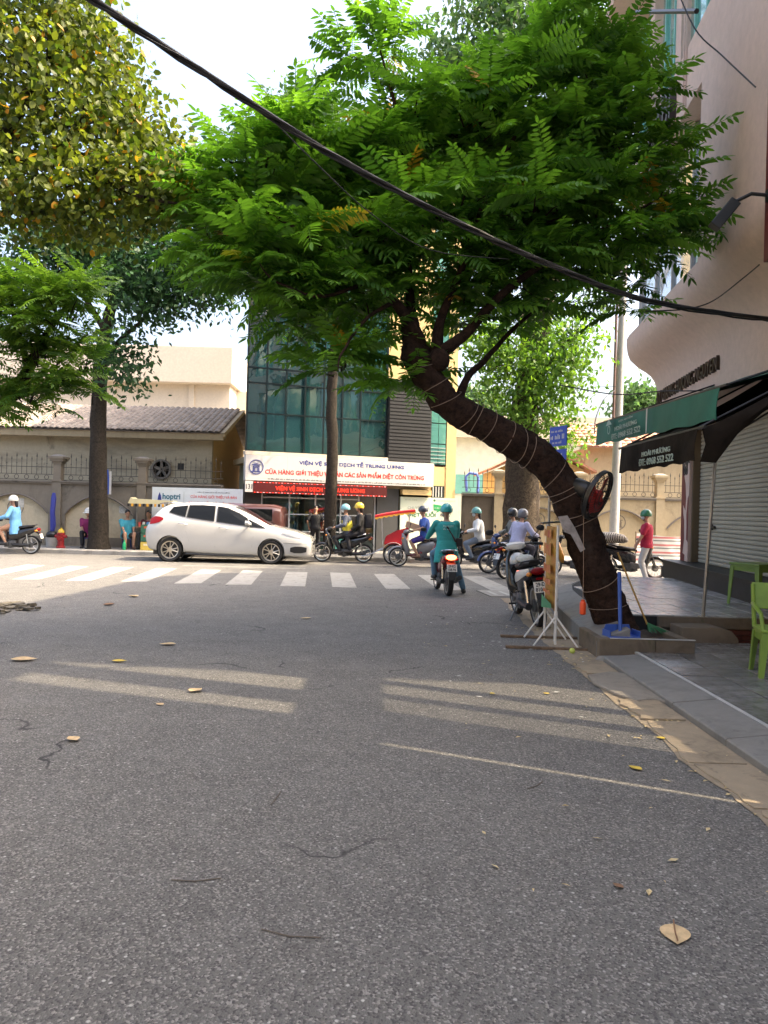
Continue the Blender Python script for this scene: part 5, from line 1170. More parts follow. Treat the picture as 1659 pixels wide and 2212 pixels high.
# ---- trees on the far pavement
def far_tree(name, base, label, tpts, trad, limbs, clumps, dens, m, L, bark, spray=10, rad=.34, tn=12, wob=.04):
    e = empty(name, base, 0, label, 'tree'); mb = MB(); limb(mb, loc(tpts, base), trad, tn, wob)
    tk = obj('trunk', mb, bark, e, 70)
    if limbs:
        m2 = MB()
        for p, r_ in limbs: limb(m2, loc(p, base), r_, 7, .02)
        obj('branches', m2, bark, e, 70)
    leafy_crown(e, [clump(*c) for c in clumps], dens, m, L, .26, spray, rad, 0, False, bark, 12); return e
b3 = (-8.85, 23.95, .13)
far_tree('street_tree', b3, 'straight dark trunk tree with dark hanging foliage before grey wall', [Vector(b3) - Vector((0, 0, .05)), (-8.85, 23.95, .5), W(212, 1000, 23.95), W(214, 860, 23.95), W(222, 760, 23.9), W(245, 650, 23.8), W(300, 540, 23.6)], [.42, .31, .265, .23, .20, .15, .06],
    [([W(218, 800, 23.9), W(255, 740, 23.4), W(310, 690, 23)], [.12, .08, .03]), ([W(245, 650, 23.8), W(330, 580, 23.5), W(430, 520, 23)], [.12, .08, .03]), ([W(230, 720, 23.8), W(180, 640, 24), W(100, 560, 24)], [.11, .07, .03])],
    ((300, 590, 23.3, 110, 80, 1.3), (420, 560, 23, 85, 90, 1.2), (200, 560, 24, 130, 70, 1.3), (430, 640, 22.8, 60, 35, .8, .8), (262, 770, 23.2, 42, 70, .8, .9), (330, 650, 23, 80, 50, 1), (120, 520, 24, 110, 60, 1.3), (480, 610, 23, 35, 50, .7, .8), (390, 400, 24.5, 85, 90, 1.3), (300, 470, 24, 110, 70, 1.3), (480, 470, 23.5, 60, 80, 1), (290, 830, 23.4, 15, 25, .4, 1), (60, 620, 24, 80, 60, 1)), 330, 'leaf_dark', .20, 'bark_dark')
b4 = (-1.72, 24.6, .13)
far_tree('street_tree', b4, 'slim dark trunk tree standing before the teal glass office front', [Vector(b4) - Vector((0, 0, .05)), (-1.72, 24.6, .4), W(716, 1050, 24.6), W(718, 960, 24.6), W(716, 880, 24.6), W(722, 760, 24.6), W(740, 560, 24.6), W(720, 380, 24.8)], [.27, .20, .185, .175, .17, .15, .12, .05],
    [([W(735, 600, 24.6), W(650, 480, 24.6), W(580, 420, 24.6)], [.10, .06, .02]), ([W(738, 540, 24.6), W(800, 430, 24.4), W(840, 340, 24.4)], [.10, .06, .02])],
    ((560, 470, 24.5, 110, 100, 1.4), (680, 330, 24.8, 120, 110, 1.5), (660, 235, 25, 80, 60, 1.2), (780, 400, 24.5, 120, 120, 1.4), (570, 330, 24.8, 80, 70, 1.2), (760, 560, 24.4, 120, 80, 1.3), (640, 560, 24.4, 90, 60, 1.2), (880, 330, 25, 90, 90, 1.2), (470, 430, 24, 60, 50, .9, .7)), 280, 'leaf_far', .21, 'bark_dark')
b5 = (4.5, 24.75, .13)
far_tree('street_tree', b5, 'massive rough trunk old tree beside cream wall with sunlit low foliage', [Vector(b5) - Vector((.05, 0, .05)), (4.42, 24.75, .35), (4.44, 24.75, .9), W(1128, 1000, 24.75), W(1132, 890, 24.75), W(1150, 780, 24.75), W(1180, 640, 24.8), W(1190, 430, 25)], [.95, .70, .60, .52, .42, .36, .28, .12],
    [([W(1140, 840, 24.7), W(1210, 760, 24.2), W(1260, 700, 24)], [.16, .10, .03]), ([W(1160, 740, 24.8), W(1090, 620, 24.6), W(1050, 470, 24.8)], [.16, .10, .03]), ([W(1180, 640, 24.8), W(1280, 480, 24.8), W(1320, 300, 25)], [.16, .10, .03])],
    ((1160, 885, 24.2, 100, 55, 1.4), (1205, 800, 24, 80, 80, 1.4), (1100, 790, 24.2, 75, 80, 1.3), (1235, 730, 24, 55, 60, 1.1), (1225, 950, 23.8, 32, 45, .7), (1050, 740, 24.5, 50, 60, 1)), 300, 'leaf_fresh', .19, 'bark_grey', wob=.10, tn=16)
b6 = (5.6, 30.2, .13)
far_tree('tall_tree', b6, 'very tall hazy green tree rising behind cream boundary wall', [Vector(b6) - Vector((0, 0, .05)), W(1140, 900, 30.2), W(1150, 600, 30.2), W(1160, 250, 30.4)], [.5, .42, .34, .12],
    [([W(1150, 600, 30.2), W(1060, 420, 30.2), W(1000, 250, 30.2)], [.2, .12, .04]), ([W(1155, 500, 30.2), W(1260, 330, 30.2), W(1310, 180, 30.2)], [.2, .12, .04])],
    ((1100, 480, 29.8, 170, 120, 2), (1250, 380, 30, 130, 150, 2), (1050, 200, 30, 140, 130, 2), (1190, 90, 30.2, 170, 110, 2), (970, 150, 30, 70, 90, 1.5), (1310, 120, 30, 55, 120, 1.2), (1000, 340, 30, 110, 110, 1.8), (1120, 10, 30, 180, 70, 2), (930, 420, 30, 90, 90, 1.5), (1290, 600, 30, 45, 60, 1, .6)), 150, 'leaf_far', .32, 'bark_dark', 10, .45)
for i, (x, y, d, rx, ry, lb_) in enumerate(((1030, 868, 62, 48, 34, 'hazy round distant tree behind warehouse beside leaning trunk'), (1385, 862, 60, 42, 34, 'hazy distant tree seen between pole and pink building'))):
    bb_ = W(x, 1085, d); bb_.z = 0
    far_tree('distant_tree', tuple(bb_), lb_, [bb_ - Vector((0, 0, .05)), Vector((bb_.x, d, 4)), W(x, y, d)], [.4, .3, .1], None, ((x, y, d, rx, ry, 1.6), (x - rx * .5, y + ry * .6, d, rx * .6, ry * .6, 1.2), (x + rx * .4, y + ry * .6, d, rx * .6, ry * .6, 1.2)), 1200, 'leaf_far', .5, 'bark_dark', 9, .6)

# trees behind the viewer, mirrored in the office glass
for i, (x, y, lb_) in enumerate(((-5.6, -3.5, 'roadside tree behind viewer near pink tube house'), (-5.8, -11, 'roadside tree further behind viewer near yellow tube house'))):
    e = empty('out_of_view_tree', (x, y, 0), 0, lb_, 'tree'); mb = MB(); limb(mb, [Vector((0, 0, -.05)), Vector((.1, 0, 3)), Vector((.3, .2, 6)), Vector((.8, 0, 9))], [.3, .22, .16, .05], 10, .02); obj('trunk', mb, 'bark_dark', e, 60)
    leafy_crown(e, [((x + dx, y + dy, z), (1.7, 1.7, 1.4), 1.0) for dx, dy, z in ((0, 0, 6.5), (1.6, .5, 7.5), (-.6, -1, 8), (1, -1.2, 8.6), (.4, .6, 9.6))], 130, 'leaf_dark', .25, .28, 9, .3, 0, False)

e = empty('out_of_view_tree', (9.2, 18.9, 0), 0, 'added unseen tree behind pink corner building, shading the crossing', 'tree'); mb = MB(); limb(mb, [Vector((0, 0, -.05)), Vector((.1, 0, 3)), Vector((.1, .2, 8)), Vector((0, 0, 13.5))], [.4, .3, .2, .06], 10, .02); obj('trunk', mb, 'bark_dark', e, 60)  # hidden tree added only to throw shade on the crossing
leafy_crown(e, [((9.2 + dx, 18.9 + dy, z), (1.9, 1.7, 1.6), 1.0) for dx, dy, z in ((0, 0, 6), (-.3, .5, 8), (.4, -.5, 9.5), (.6, 1.2, 7.5), (-.2, .2, 11), (0, 1, 12.5), (.3, -.3, 14), (0, 1.4, 10))], 200, 'leaf_dark', .28, .28, 9, .35, 0, False)
# ================================================================== VEHICLES
rubber = mat('rubber', (.014, .014, .015), .75, bump=.2, bs=60); alloy = mat('alloy', (.50, .49, .47), .35, .8); dplast = mat('dark_plastic', (.018, .018, .020), .5)
chrome = mat('chrome', (.60, .60, .60), .2, 1.0); engm = mat('engine_grey', (.13, .13, .13), .5, .6, .3, 12); seatm = mat('seat_black', (.012, .012, .013), .55)
tail_red = mat('tail_red', (.22, .004, .006), .3, spec=.25); tail_on = mat('tail_lit', (.8, .05, .02), .3, emit=(1, .10, .03), es=5.0); plate_w = mat('plate_white', (.70, .69, .66), .5); lens = mat('lens', (.20, .21, .22), .12, coat=.6); orange_l = mat('indicator', (.7, .25, .03), .2)
def wheel(parent, M, r, tw, spokes, m_rim, car=False):
    w = empty('wheel', M=M); w.parent = parent
    tr_ = r * (.27 if car else .17)
    obj('tyre', MB().lathe([(r - tr_, -tw * .42), (r - tr_ * .35, -tw * .5), (r - .008, -tw * .34), (r, 0), (r - .008, tw * .34), (r - tr_ * .35, tw * .5), (r - tr_, tw * .42)], (0, 0, 0), (0, 1, 0), 32, True), rubber, w, 60)
    ri = r - tr_
    rm_ = MB().lathe([(ri - .025, -tw * .36), (ri + .004, -tw * .40), (ri + .004, tw * .40), (ri - .025, tw * .36)], (0, 0, 0), (0, 1, 0), 28, True)
    rm_.lathe([(.05 if not car else .07, -tw * .3), (.05 if not car else .07, tw * .3)], (0, 0, 0), (0, 1, 0), 14)
    rm = obj('rim', rm_, m_rim, w, 40)
    for k in range(spokes):
        a = 2 * math.pi * k / spokes
        if car:
            for side in (-1, 1):
                for da in (-.17, .17):
                    c0, s0, c1, s1 = math.cos(a + da * .6), math.sin(a + da * .6), math.cos(a + da * 1.5), math.sin(a + da * 1.5)
                    obj('spoke', MB().tube([(c0 * .05, side * tw * .40, s0 * .05), (c1 * ri, side * tw * .36, s1 * ri)], [.014, .012], 5), m_rim, rm) if side < 0 else None
        else:
            obj('spoke', MB().tube([(math.cos(a) * .03, 0, math.sin(a) * .03), (math.cos(a + .12) * ri, 0, math.sin(a + .12) * ri)], .012 if spokes < 8 else .0035, 5), m_rim, rm)
    if car: obj('brake_disc', MB().lathe([(ri * .95, -.02), (ri * .95, .02)], (0, .02, 0), (0, 1, 0), 20), dplast, w)
    else: obj('brake_drum', MB().lathe([(.085, -.015), (.085, .015)], (0, .04, 0), (0, 1, 0), 18), engm, w)
    return w
def rings(r, n=12): return [(math.cos(2 * math.pi * k / n) * r, math.sin(2 * math.pi * k / n) * r) for k in range(n)]
def motorbike(name, loc, rz, label, paint, accent=None, plate=None, lean=0.0, lit=False, spokes=5, scooter=True, rack=False, group=None, seat_c=None, tail_paint=None, shield=None, size=1.0):
    """step-through bike, x forward, z up, origin on the ground between the wheels"""
    e = empty(name, M=T(*loc) @ RZ(rz) @ Matrix.Rotation(lean, 4, 'X') @ Matrix.Scale(size, 4), label=label, cat='motorbike', group=group)
    accent = accent or dplast; r = .275
    for x in (.62, -.60): wheel(e, T(x, 0, r), r, .085 if x > 0 else .10, spokes, alloy if spokes < 8 else chrome)
    # front fender
    secs = []
    for k in range(9):
        a = R(10 + 150 * k / 8); rr_ = r + .035; secs.append([Vector((.62 + math.cos(a) * (rr_ + dz), y, r + math.sin(a) * (rr_ + dz))) for y, dz in ((-.055, -.035), (-.045, .0), (0, .012), (.045, 0), (.055, -.035))])
    obj('front_fender', MB().loft(secs, cap=False, closed=False), paint, e, 60)
    for s in (-1, 1): obj('fork', MB().tube([(.62, s * .075, r), (.50, s * .075, .62), (.43, s * .05, .86)], .02, 8), engm, e)
    # leg shield and steering head cowl
    obj('leg_shield', MB().xsec([(.30, .42, .15, .10), (.36, .50, .175, .18), (.43, .64, .165, .24), (.49, .78, .12, .18), (.535, .84, .06, .10)], 14, 2.8), shield or paint, e, 60)
    obj('handlebar_cowl', MB().xsec([(.30, .985, .10, .035), (.36, 1.0, .15, .055), (.44, .985, .135, .065), (.49, .96, .08, .05)], 12, 2.4), paint if scooter else accent, e, 60)
    obj('steering_column', MB().tube([(.44, 0, .80), (.38, 0, .98)], .035, 8), dplast, e)
    hl = obj('headlight', MB().ball((.50, 0, .955 if not scooter else .80), (.05, .09, .05), 12, 8), lens, e)
    for s in (-1, 1):
        obj('indicator', MB().ball((.505, s * .115, .80), (.03, .035, .028), 8, 6), orange_l, e)
        obj('handlebar', MB().tube([(.37, s * .08, 1.0), (.33, s * .2, 1.02), (.24, s * .34, 1.0)], .012, 6), dplast, e)
        g_ = obj('grip', MB().tube([(.285, s * .255, 1.012), (.235, s * .36, .998)], .02, 8), rubber, e)
        obj('lever', MB().tube([(.33, s * .22, 1.0), (.30, s * .35, .985)], .006, 5), alloy, g_)
        mi = obj('mirror', MB().ball((.30, s * .36, 1.22), (.018, .062, .042), 10, 6), dplast, e); obj('stalk', MB().tube([(.33, s * .20, 1.02), (.32, s * .27, 1.12), (.30, s * .34, 1.20)], .006, 5), dplast, mi)
    # floor tunnel, body, tail
    obj('tunnel', MB().xsec([(.36, .36, .10, .06), (.22, .33, .13 if scooter else .09, .05), (.05, .36, .12 if scooter else .09, .07), (-.05, .42, .12, .12)], 12, 3), accent, e, 60)
    obj('body_cowl', MB().xsec([(.10, .50, .085, .14), (-.05, .53, .13, .19), (-.25, .58, .155, .17), (-.45, .64, .15, .13), (-.62, .70, .125, .09), (-.76, .745, .08, .05), (-.80, .755, .05, .03)], 14, 2.6), tail_paint or paint, e, 60)
    if tail_paint:
        for s in (-1, 1): obj('side_panel', MB().xsec([(-.02, .58, .012, .05, s * .125), (-.25, .64, .014, .075, s * .148), (-.5, .69, .014, .055, s * .142), (-.72, .74, .010, .03, s * .095)], 10, 2.6), paint, e, 60)
    obj('seat', MB().xsec([(.14, .71, .06, .03), (.06, .745, .105, .045), (-.15, .765, .135, .045), (-.30, .785, .125, .045), (-.5, .815, .115, .045), (-.66, .825, .08, .03)], 12, 2.6), seat_c or seatm, e, 60)
    obj('engine', MB().box((-.02, 0, .30), (.34, .22, .2)).tube([(-.02, -.12, .28), (-.02, .12, .28)], .11, 14).tube([(.05, 0, .3), (.22, 0, .33)], .07, 10), engm, e, 40, bev=.01)
    obj('swing_arm', MB().tube([(-.05, .10, .3), (-.60, .10, r)], .03, 8).tube([(-.1, .115, .28), (-.60, .115, r - .01)], .045, 8), dplast, e)
    for s in (-1, 1): obj('shock', MB().tube([(-.56, s * .11, r + .04), (-.50, s * .11, .62)], .022, 8), chrome, e)
    obj('exhaust', MB().tube([(.1, -.10, .2), (-.2, -.14, .2), (-.45, -.155, .26), (-.50, -.155, .28), (-.88, -.155, .37)], [.018, .02, .03, .052, .045], 10), mat('muffler', (.06, .06, .06), .35, .7), e)
    obj('heat_shield', MB().tube([(-.52, -.175, .30), (-.78, -.175, .36)], .042, 8), chrome, e)
    # rear fender, lamp, plate
    obj('rear_fender', MB().loft([[Vector((x, y * w_, z)) for y in (-1, -.5, .5, 1)] + [Vector((x - .012, y * w_, z - .004)) for y in (1, .5, -.5, -1)] for x, z, w_ in ((-.70, .68, .09), (-.84, .60, .085), (-.92, .46, .075), (-.95, .33, .065))]), dplast, e, 40)
    obj('tail_light', MB().ball((-.805, 0, .735), (.055, .10, .05), 12, 8), tail_on if lit else tail_red, e)
    for s in (-1, 1): obj('rear_indicator', MB().ball((-.78, s * .115, .70), (.045, .04, .03), 8, 6), orange_l if not lit else tail_red, e)
    obj('reflector', MB().box((-.845, 0, .645), (.012, .09, .025)), tail_red, e, None)
    pf = frame((-.898, 0, .545), (0, -1, 0), Vector((.34, 0, 1)).normalized())
    p = obj('number_plate', MB().box((0, 0, 0), (.19, .14, .006)), plate_w, e, None, pf, bev=.002)
    if plate:
        text(plate[0], .135, .052, ink, p, T(0, .032, .005), bold=.02, depth=.001); text(plate[1], .155, .052, ink, p, T(0, -.032, .005), bold=.02, depth=.001)
    else: strokes(.14, .05, ink, p, T(0, .03, .004), 'plate_print', 3); strokes(.15, .05, ink, p, T(0, -.03, .004), 'plate_print', 4)
    for s in (-1, 1): obj('grab_rail', MB().tube([(-.40, s * .15, .78), (-.62, s * .15, .85), (-.74, s * .06, .87), (-.75, 0, .87)], .012, 6), chrome if not scooter else dplast, e)
    for s in (-1, 1): obj('footpeg', MB().tube([(.02, s * .11, .24), (.02, s * .24, .25)], .013, 6), rubber, e)
    if lean: obj('side_stand', MB().tube([(-.02, .12, .26), (-.06, .20, .13), (-.09, .27 , .03 + .27 * math.tan(lean) * 0 - .27 * math.sin(-lean) * 0)], .012, 6), engm, e)
    if rack: obj('rear_rack', MB().tube([(-.3, .14, .86), (-.9, .14, .9), (-.9, -.14, .9), (-.3, -.14, .86)], .012, 6).tube([(-.6, .14, .88), (-.6, -.14, .88)], .01, 6), chrome, e)
    return e
P_white = mat('paint_white', (.70, .69, .66), .25, coat=.6, var=.05); P_blue = mat('paint_navy', (.02, .04, .14), .25, coat=.6); P_black = mat('paint_black', (.014, .014, .016), .25, coat=.6); P_red = mat('paint_maroon', (.16, .02, .025), .25, coat=.6); P_org = mat('paint_orange', (.55, .24, .02), .35, coat=.4); P_grey = mat('paint_grey', (.20, .20, .21), .3, coat=.5); P_teal = mat('paint_teal', (.02, .25, .25), .35, coat=.3)
# ---- white people carrier
def mpv(loc):
    e = empty('white_car', loc, 0, 'white family car with alloy wheels crossing the junction', 'car')
    pw_ = mat('car_white', (.50, .495, .48), .22, coat=1.0, var=.02)
    # stations: x, z_low, z_belt, z_top, y_low, y_mid, y_belt, y_top
    S = [(.00, .52, .82, .86, .40, .62, .60, .50), (.05, .38, .92, .98, .60, .76, .74, .60), (.16, .30, 1.02, 1.16, .74, .84, .80, .64), (.32, .28, 1.10, 1.38, .80, .87, .83, .62), (.52, .28, 1.16, 1.56, .84, .89, .85, .60), (.80, .28, 1.20, 1.625, .85, .895, .86, .62), (1.2, .25, 1.17, 1.655, .86, .90, .865, .64), (1.66, .22, 1.12, 1.665, .86, .90, .87, .65), (2.0, .21, 1.08, 1.655, .86, .90, .87, .65), (2.32, .20, 1.05, 1.61, .86, .90, .87, .63), (2.65, .20, 1.02, 1.50, .86, .90, .87, .61), (3.0, .20, .995, 1.325, .86, .90, .865, .62), (3.3, .20, .975, 1.155, .86, .895, .855, .66), (3.55, .21, .955, 1.035, .855, .89, .84, .70), (3.8, .21, .94, .995, .86, .89, .82, .68), (4.1, .20, .89, .93, .85, .88, .79, .62), (4.36, .19, .83, .86, .82, .85, .75, .56), (4.52, .19, .77, .79, .77, .80, .68, .50), (4.62, .20, .68, .70, .69, .71, .60, .44), (4.64, .26, .60, .61, .62, .64, .54, .38)]
    secs = []
    for x, zl, zb, zt, yl, ym, yb_, yt in S:
        zm = zl + (zb - zl) * .45; h = [(yl * .5, zl), (yl * .93, zl + .01), (yl + .01, zl + .06), (ym, zm), (ym - .005, zl + (zb - zl) * .75), (yb_, zb), (yb_ + (yt - yb_) * .5, zb + (zt - zb) * .5), (yt + .02, zt - (zt - zb) * .10), (yt * .88, zt - .006), (yt * .4, zt + .012)]
        secs.append([Vector((x, y, z)) for y, z in h] + [Vector((x, -y, z)) for y, z in h[::-1]])
    body = obj('body', MB().loft(secs), pw_, e, 50)
    baked(body, [('SUBSURF', dict(levels=2, render_levels=2))])
    cut = MB()
    for x, rr_ in ((.76, .385), (3.545, .375)):
        for s in (-1, 1): cut.lathe([(rr_, -.16), (rr_, .16)], (x, s * .86, .345), (0, 1, 0), 40)
    co = obj('cut', cut, None, None, None); co.matrix_basis = T(*loc); bpy.context.view_layer.update()
    baked(body, [('BOOLEAN', dict(operation='DIFFERENCE', object=co, solver='EXACT'))]); bpy.data.objects.remove(co); smooth(body.data, 35)
    for x, rr_ in ((.76, .385), (3.545, .375)):
        for s in (-1, 1):
            obj('wheel_arch', MB().lathe([(rr_ - .012, -.13), (rr_ + .0, -.13), (rr_ + .004, .02), (rr_ - .012, .02)], (x, s * .74, .345), (0, s, 0), 36, True), dplast, e)
            wheel(e, T(x, s * .775, .335) @ RZ(0 if s < 0 else math.pi), .335, .215, 5, mat('car_rim', (.55, .50, .42), .3, .7), True)
    # glass, laid on the sloping sides
    belt = lambda x: [(a, b) for a, b in ((S[i], S[i + 1]) for i in range(len(S) - 1)) if a[0] <= x <= b[0]][0]
    from mathutils.bvhtree import BVHTree
    bm_ = bmesh.new(); bm_.from_mesh(body.data); bv = BVHTree.FromBMesh(bm_); bm_.free()
    def side_pt(x, z, s, off=.007):
        q = bv.ray_cast(Vector((x, s * 2.5, z)), Vector((0, -s, 0)))
        if q[0] is not None: return q[0] + q[1] * off
        a, b = belt(x); t = (x - a[0]) / (b[0] - a[0]); L_ = [a[i] + (b[i] - a[i]) * t for i in range(8)]
        f = (z - L_[2]) / max(L_[3] - L_[2], .01); y = L_[6] + (L_[7] - L_[6]) * f; return Vector((x, s * (y + off), z))
    mat('seam', (.16, .16, .16), .6)
    def corner_pt(a, z, s, off=.012):
        d = Vector((math.cos(R(a)), s * math.sin(R(a)), 0)); c0 = Vector((3.75, s * .15, z)); q = bv.ray_cast(c0 + d * 2.5, -d)
        return (q[0] + q[1] * off) if q[0] is not None else c0 + d * .8
    wins = [('quarter_window', [(.70, 1.36), (.80, 1.50), (1.20, 1.555), (1.16, 1.245)]), ('rear_window', [(1.20, 1.24), (1.24, 1.56), (1.60, 1.57), (1.96, 1.555), (1.96, 1.145)]), ('front_window', [(2.03, 1.135), (2.03, 1.55), (2.30, 1.51), (2.62, 1.375), (2.86, 1.235), (2.92, 1.03)]), ('corner_window', [(2.95, 1.025), (2.90, 1.21), (3.15, 1.09), (3.36, .985)])]
    for nm, poly in wins:
        for s in (-1, 1):
            # subdivide so the pane follows the body
            mb = MB(); n = len(poly); cx_, cz_ = sum(p[0] for p in poly) / n, sum(p[1] for p in poly) / n
            c_ = side_pt(cx_, cz_, s, .016); ring_ = []
            for i in range(n):
                (xa, za), (xb, zb) = poly[i], poly[(i + 1) % n]
                for t in (0, .25, .5, .75): ring_.append(side_pt(xa + (xb - xa) * t, za + (zb - za) * t, s, .012))
            mb.add(ring_ + [c_], [(i, (i + 1) % len(ring_), len(ring_)) for i in range(len(ring_))]); obj(nm, mb, 'car_glass', e, None)
            obj('window_trim', MB().tube(ring_ + [ring_[0]], .009, 5, False), dplast, e, 60)
    hd_ = MB(); xs_ = [(2.50, 1.545), (2.75, 1.44), (3.0, 1.315), (3.3, 1.15), (3.52, 1.04)]
    secs = []
    for x, z in xs_:
        a, b = belt(x); t = (x - a[0]) / (b[0] - a[0]); w_ = (a[7] + (b[7] - a[7]) * t) - .05; secs.append([Vector((x, w_ * k, z + .035 - .03 * k * k)) for k in (-1, -.6, -.2, .2, .6, 1)])
    obj('windscreen', hd_.loft(secs, cap=False, closed=False), 'car_glass', e, 60)
    obj('rear_screen', MB().loft([[Vector((x, w_ * k, z)) for k in (-1, -.4, .4, 1)] for x, z, w_ in ((.26, 1.22, .58), (.38, 1.40, .55), (.485, 1.515, .52))], cap=False, closed=False), 'car_glass', e, 60)
    obj('spoiler', MB().xsec([(.36, 1.60, .56, .015), (.50, 1.625, .60, .02), (.70, 1.64, .60, .012)], 12, 3), pw_, e, 50)
    for s in (-1, 1):
        obj('tail_lamp', MB().loft([[side_pt(x, z0 + (z1 - z0) * k, s, .012) + Vector((0, 0, 0)) for k in (0, .33, .66, 1)] for x, z0, z1 in ((.18, 1.02, 1.20), (.32, 1.04, 1.24), (.45, 1.08, 1.235), (.56, 1.15, 1.20))], cap=False, closed=False), tail_red, e, 60)
        obj('headlamp', MB().loft([[corner_pt(a, z + dz * q, s) for dz in (-.045, -.015, .015, .045)] for a, z, q in ((84, .855, .3), (72, .835, .8), (60, .81, 1.2), (48, .785, 1.4), (38, .765, 1.2), (28, .75, .5))], cap=False, closed=False), lens, e, 60)
        obj('fog_lamp', MB().loft([[corner_pt(a, .42 + dz * q, s, .01) for dz in (-.09, -.03, .03, .09)] for a, q in ((66, .6), (58, 1), (48, 1), (40, .7))], cap=False, closed=False), dplast, e, 50)
        obj('bumper_line', MB().tube([corner_pt(a, .60 - (66 - a) * .0006, s, .004) for a in (80, 70, 60, 50, 40, 30, 20)], .006, 4), 'seam', e, 60)
        mi = obj('mirror', MB().xsec([(2.80, 1.12, .03, .02, s * .93), (2.85, 1.125, .085, .065, s * .985), (2.94, 1.115, .095, .06, s * .985), (3.0, 1.10, .05, .03, s * .96)], 12, 2.5), pw_, e, 50); obj('mirror_arm', MB().tube([(2.9, s * .86, 1.03), (2.9, s * .95, 1.09)], .02, 6), dplast, mi)
        for x, z in ((1.0, 1.06), (2.12, .975)):
            obj('door_handle', MB().tube([side_pt(x - .02, z, s, .0) * 1, side_pt(x + .02, z, s, .045), side_pt(x + .18, z - .012, s, .045), side_pt(x + .22, z - .014, s, .0)], .013, 6), chrome, e)
        for xs2 in ([(1.99, 1.12), (2.0, .8), (2.0, .45), (1.98, .30)], [(3.02, .99), (3.05, .75), (3.02, .5), (2.96, .33)], [(1.16, 1.20), (1.20, .85), (1.28, .60), (1.36, .34)]):
            def yy(x, z):
                a, b = belt(x); t = (x - a[0]) / (b[0] - a[0]); L_ = [a[i] + (b[i] - a[i]) * t for i in range(8)]; f = (z - L_[1]) / (L_[2] - L_[1])
                return (L_[4] + .01 + (L_[5] - L_[4] - .01) * f / .45) if f < .45 else (L_[5] + (L_[6] - L_[5]) * max(0, (f - .75) / .25) if f > .75 else L_[5])
            obj('door_seam', MB().tube([side_pt(x, z, s, -.003) for x, z in xs2], .006, 4), 'seam', e, 60)
        obj('sill_trim', MB().tube([(1.2, s * .855, .24), (2.0, s * .86, .215), (3.1, s * .86, .205)], .025, 6), dplast, e)
    obj('grille', MB().xsec([(4.46, .64, .42, .045), (4.655, .60, .36, .05)], 12, 4), dplast, e, 40)
    obj('front_splitter', MB().xsec([(4.2, .25, .74, .03), (4.46, .235, .74, .035), (4.63, .25, .60, .03)], 12, 4), dplast, e, 40)
    obj('underbody', MB().bb((.25, -.66, .19), (4.25, .66, .32)), dplast, e, None)
    obj('cabin_floor', MB().bb((.7, -.7, .5), (3.2, .7, .55)), dplast, e, None)
    return e
car = mpv((-6.62, 22.0, 0))
# ---- maroon van parked behind the car
vn = empty('maroon_van', (-3.1, 24.25, .131), math.pi, 'dark maroon van parked on pavement behind the white car', 'van')
obj('body', MB().xsec([(0, .85, .66, .48), (.06, .86, .76, .60), (.3, .87, .80, .655), (1.6, .875, .80, .665), (2.5, .86, .80, .65), (2.85, .80, .78, .58), (3.1, .58, .74, .36), (3.35, .5, .68, .24)], 20, 6), mat('van_maroon', (.06, .022, .02), .3, coat=.7), vn, 50)
for x0, x1 in ((.3, 1.1), (1.2, 2.0), (2.1, 2.75)): obj('window', MB().bb((x0, .79, 1.02), (x1, .812, 1.38)), 'car_glass', vn, None, bev=.01)
obj('windscreen', MB().add([(2.90, -.66, 1.33), (2.90, .66, 1.33), (3.13, .64, .92), (3.13, -.64, .92)], [(0, 1, 2, 3)]), 'car_glass', vn, None, fix=False)
for x in (.6, 2.7):
    for s in (-1, 1): wheel(vn, T(x, s * .70, .29), .29, .18, 5, alloy, True)
# ---- motorbikes
PB = lambda x, y: G(x, y)
MBK = 'motorbikes and scooters at the junction'
sc_left = motorbike('scooter', (-11.0, 22.75, 0), math.pi, 'dark scooter ridden by woman in light blue shirt', P_black, group=MBK)
bk_pair = motorbike('motorbike', (-1.17, 22.75, 0), math.pi, 'black motorbike carrying rider and yellow helmeted passenger', P_black, spokes=12, scooter=False, group=MBK)
sc_box = motorbike('scooter', (1.05, 21.6, 0), math.pi, 'maroon and silver scooter ridden by man holding cardboard box', P_grey, P_red, group=MBK)
sc_girl = motorbike('scooter', (2.55, 21.3, 0), math.pi - .1, 'dark scooter ridden by long haired girl in white', P_black, group=MBK)
sc_blue = motorbike('motorbike', (3.35, 20.2, 0), math.pi + .25, 'navy and white scooter facing left under dark helmeted rider', P_blue, P_white, group=MBK)
bk_lav = motorbike('motorbike', (3.42, 18.9, 0), R(38), 'black motorbike ridden by man in lavender shirt', P_black, spokes=6, scooter=False, group=MBK)
bk_yel = motorbike('motorbike', (5.0, 19.9, 0), R(165), 'old orange motorbike loaded with yellow baskets behind leaning trunk', P_org, dplast, spokes=12, scooter=False, rack=True, group=MBK)
bk_sack = motorbike('motorbike', (6.32, 19.6, 0), R(-3), 'black motorbike carrying striped sack beside man in red shirt', P_black, P_grey, spokes=14, scooter=False, rack=True, group=MBK)
bk_teal = motorbike('motorbike', (1.19, 15.1, 0), R(96), 'motorbike with glowing red tail lamp under teal jacketed rider', mat('paint_wine', (.20, .01, .012), .25, coat=.6), dplast, ('29-K2', '108.96'), lit=True, scooter=False, group=MBK)
sc_park = motorbike('scooter', (2.20, 11.5, 0), R(93), 'white and black scooter parked empty on side stand by kerb', P_white, P_black, ('29-D1', '810.15'), lean=R(-7), spokes=6, group=MBK, tail_paint=P_black, shield=P_black, size=1.1)
hm = sc_park.matrix_basis
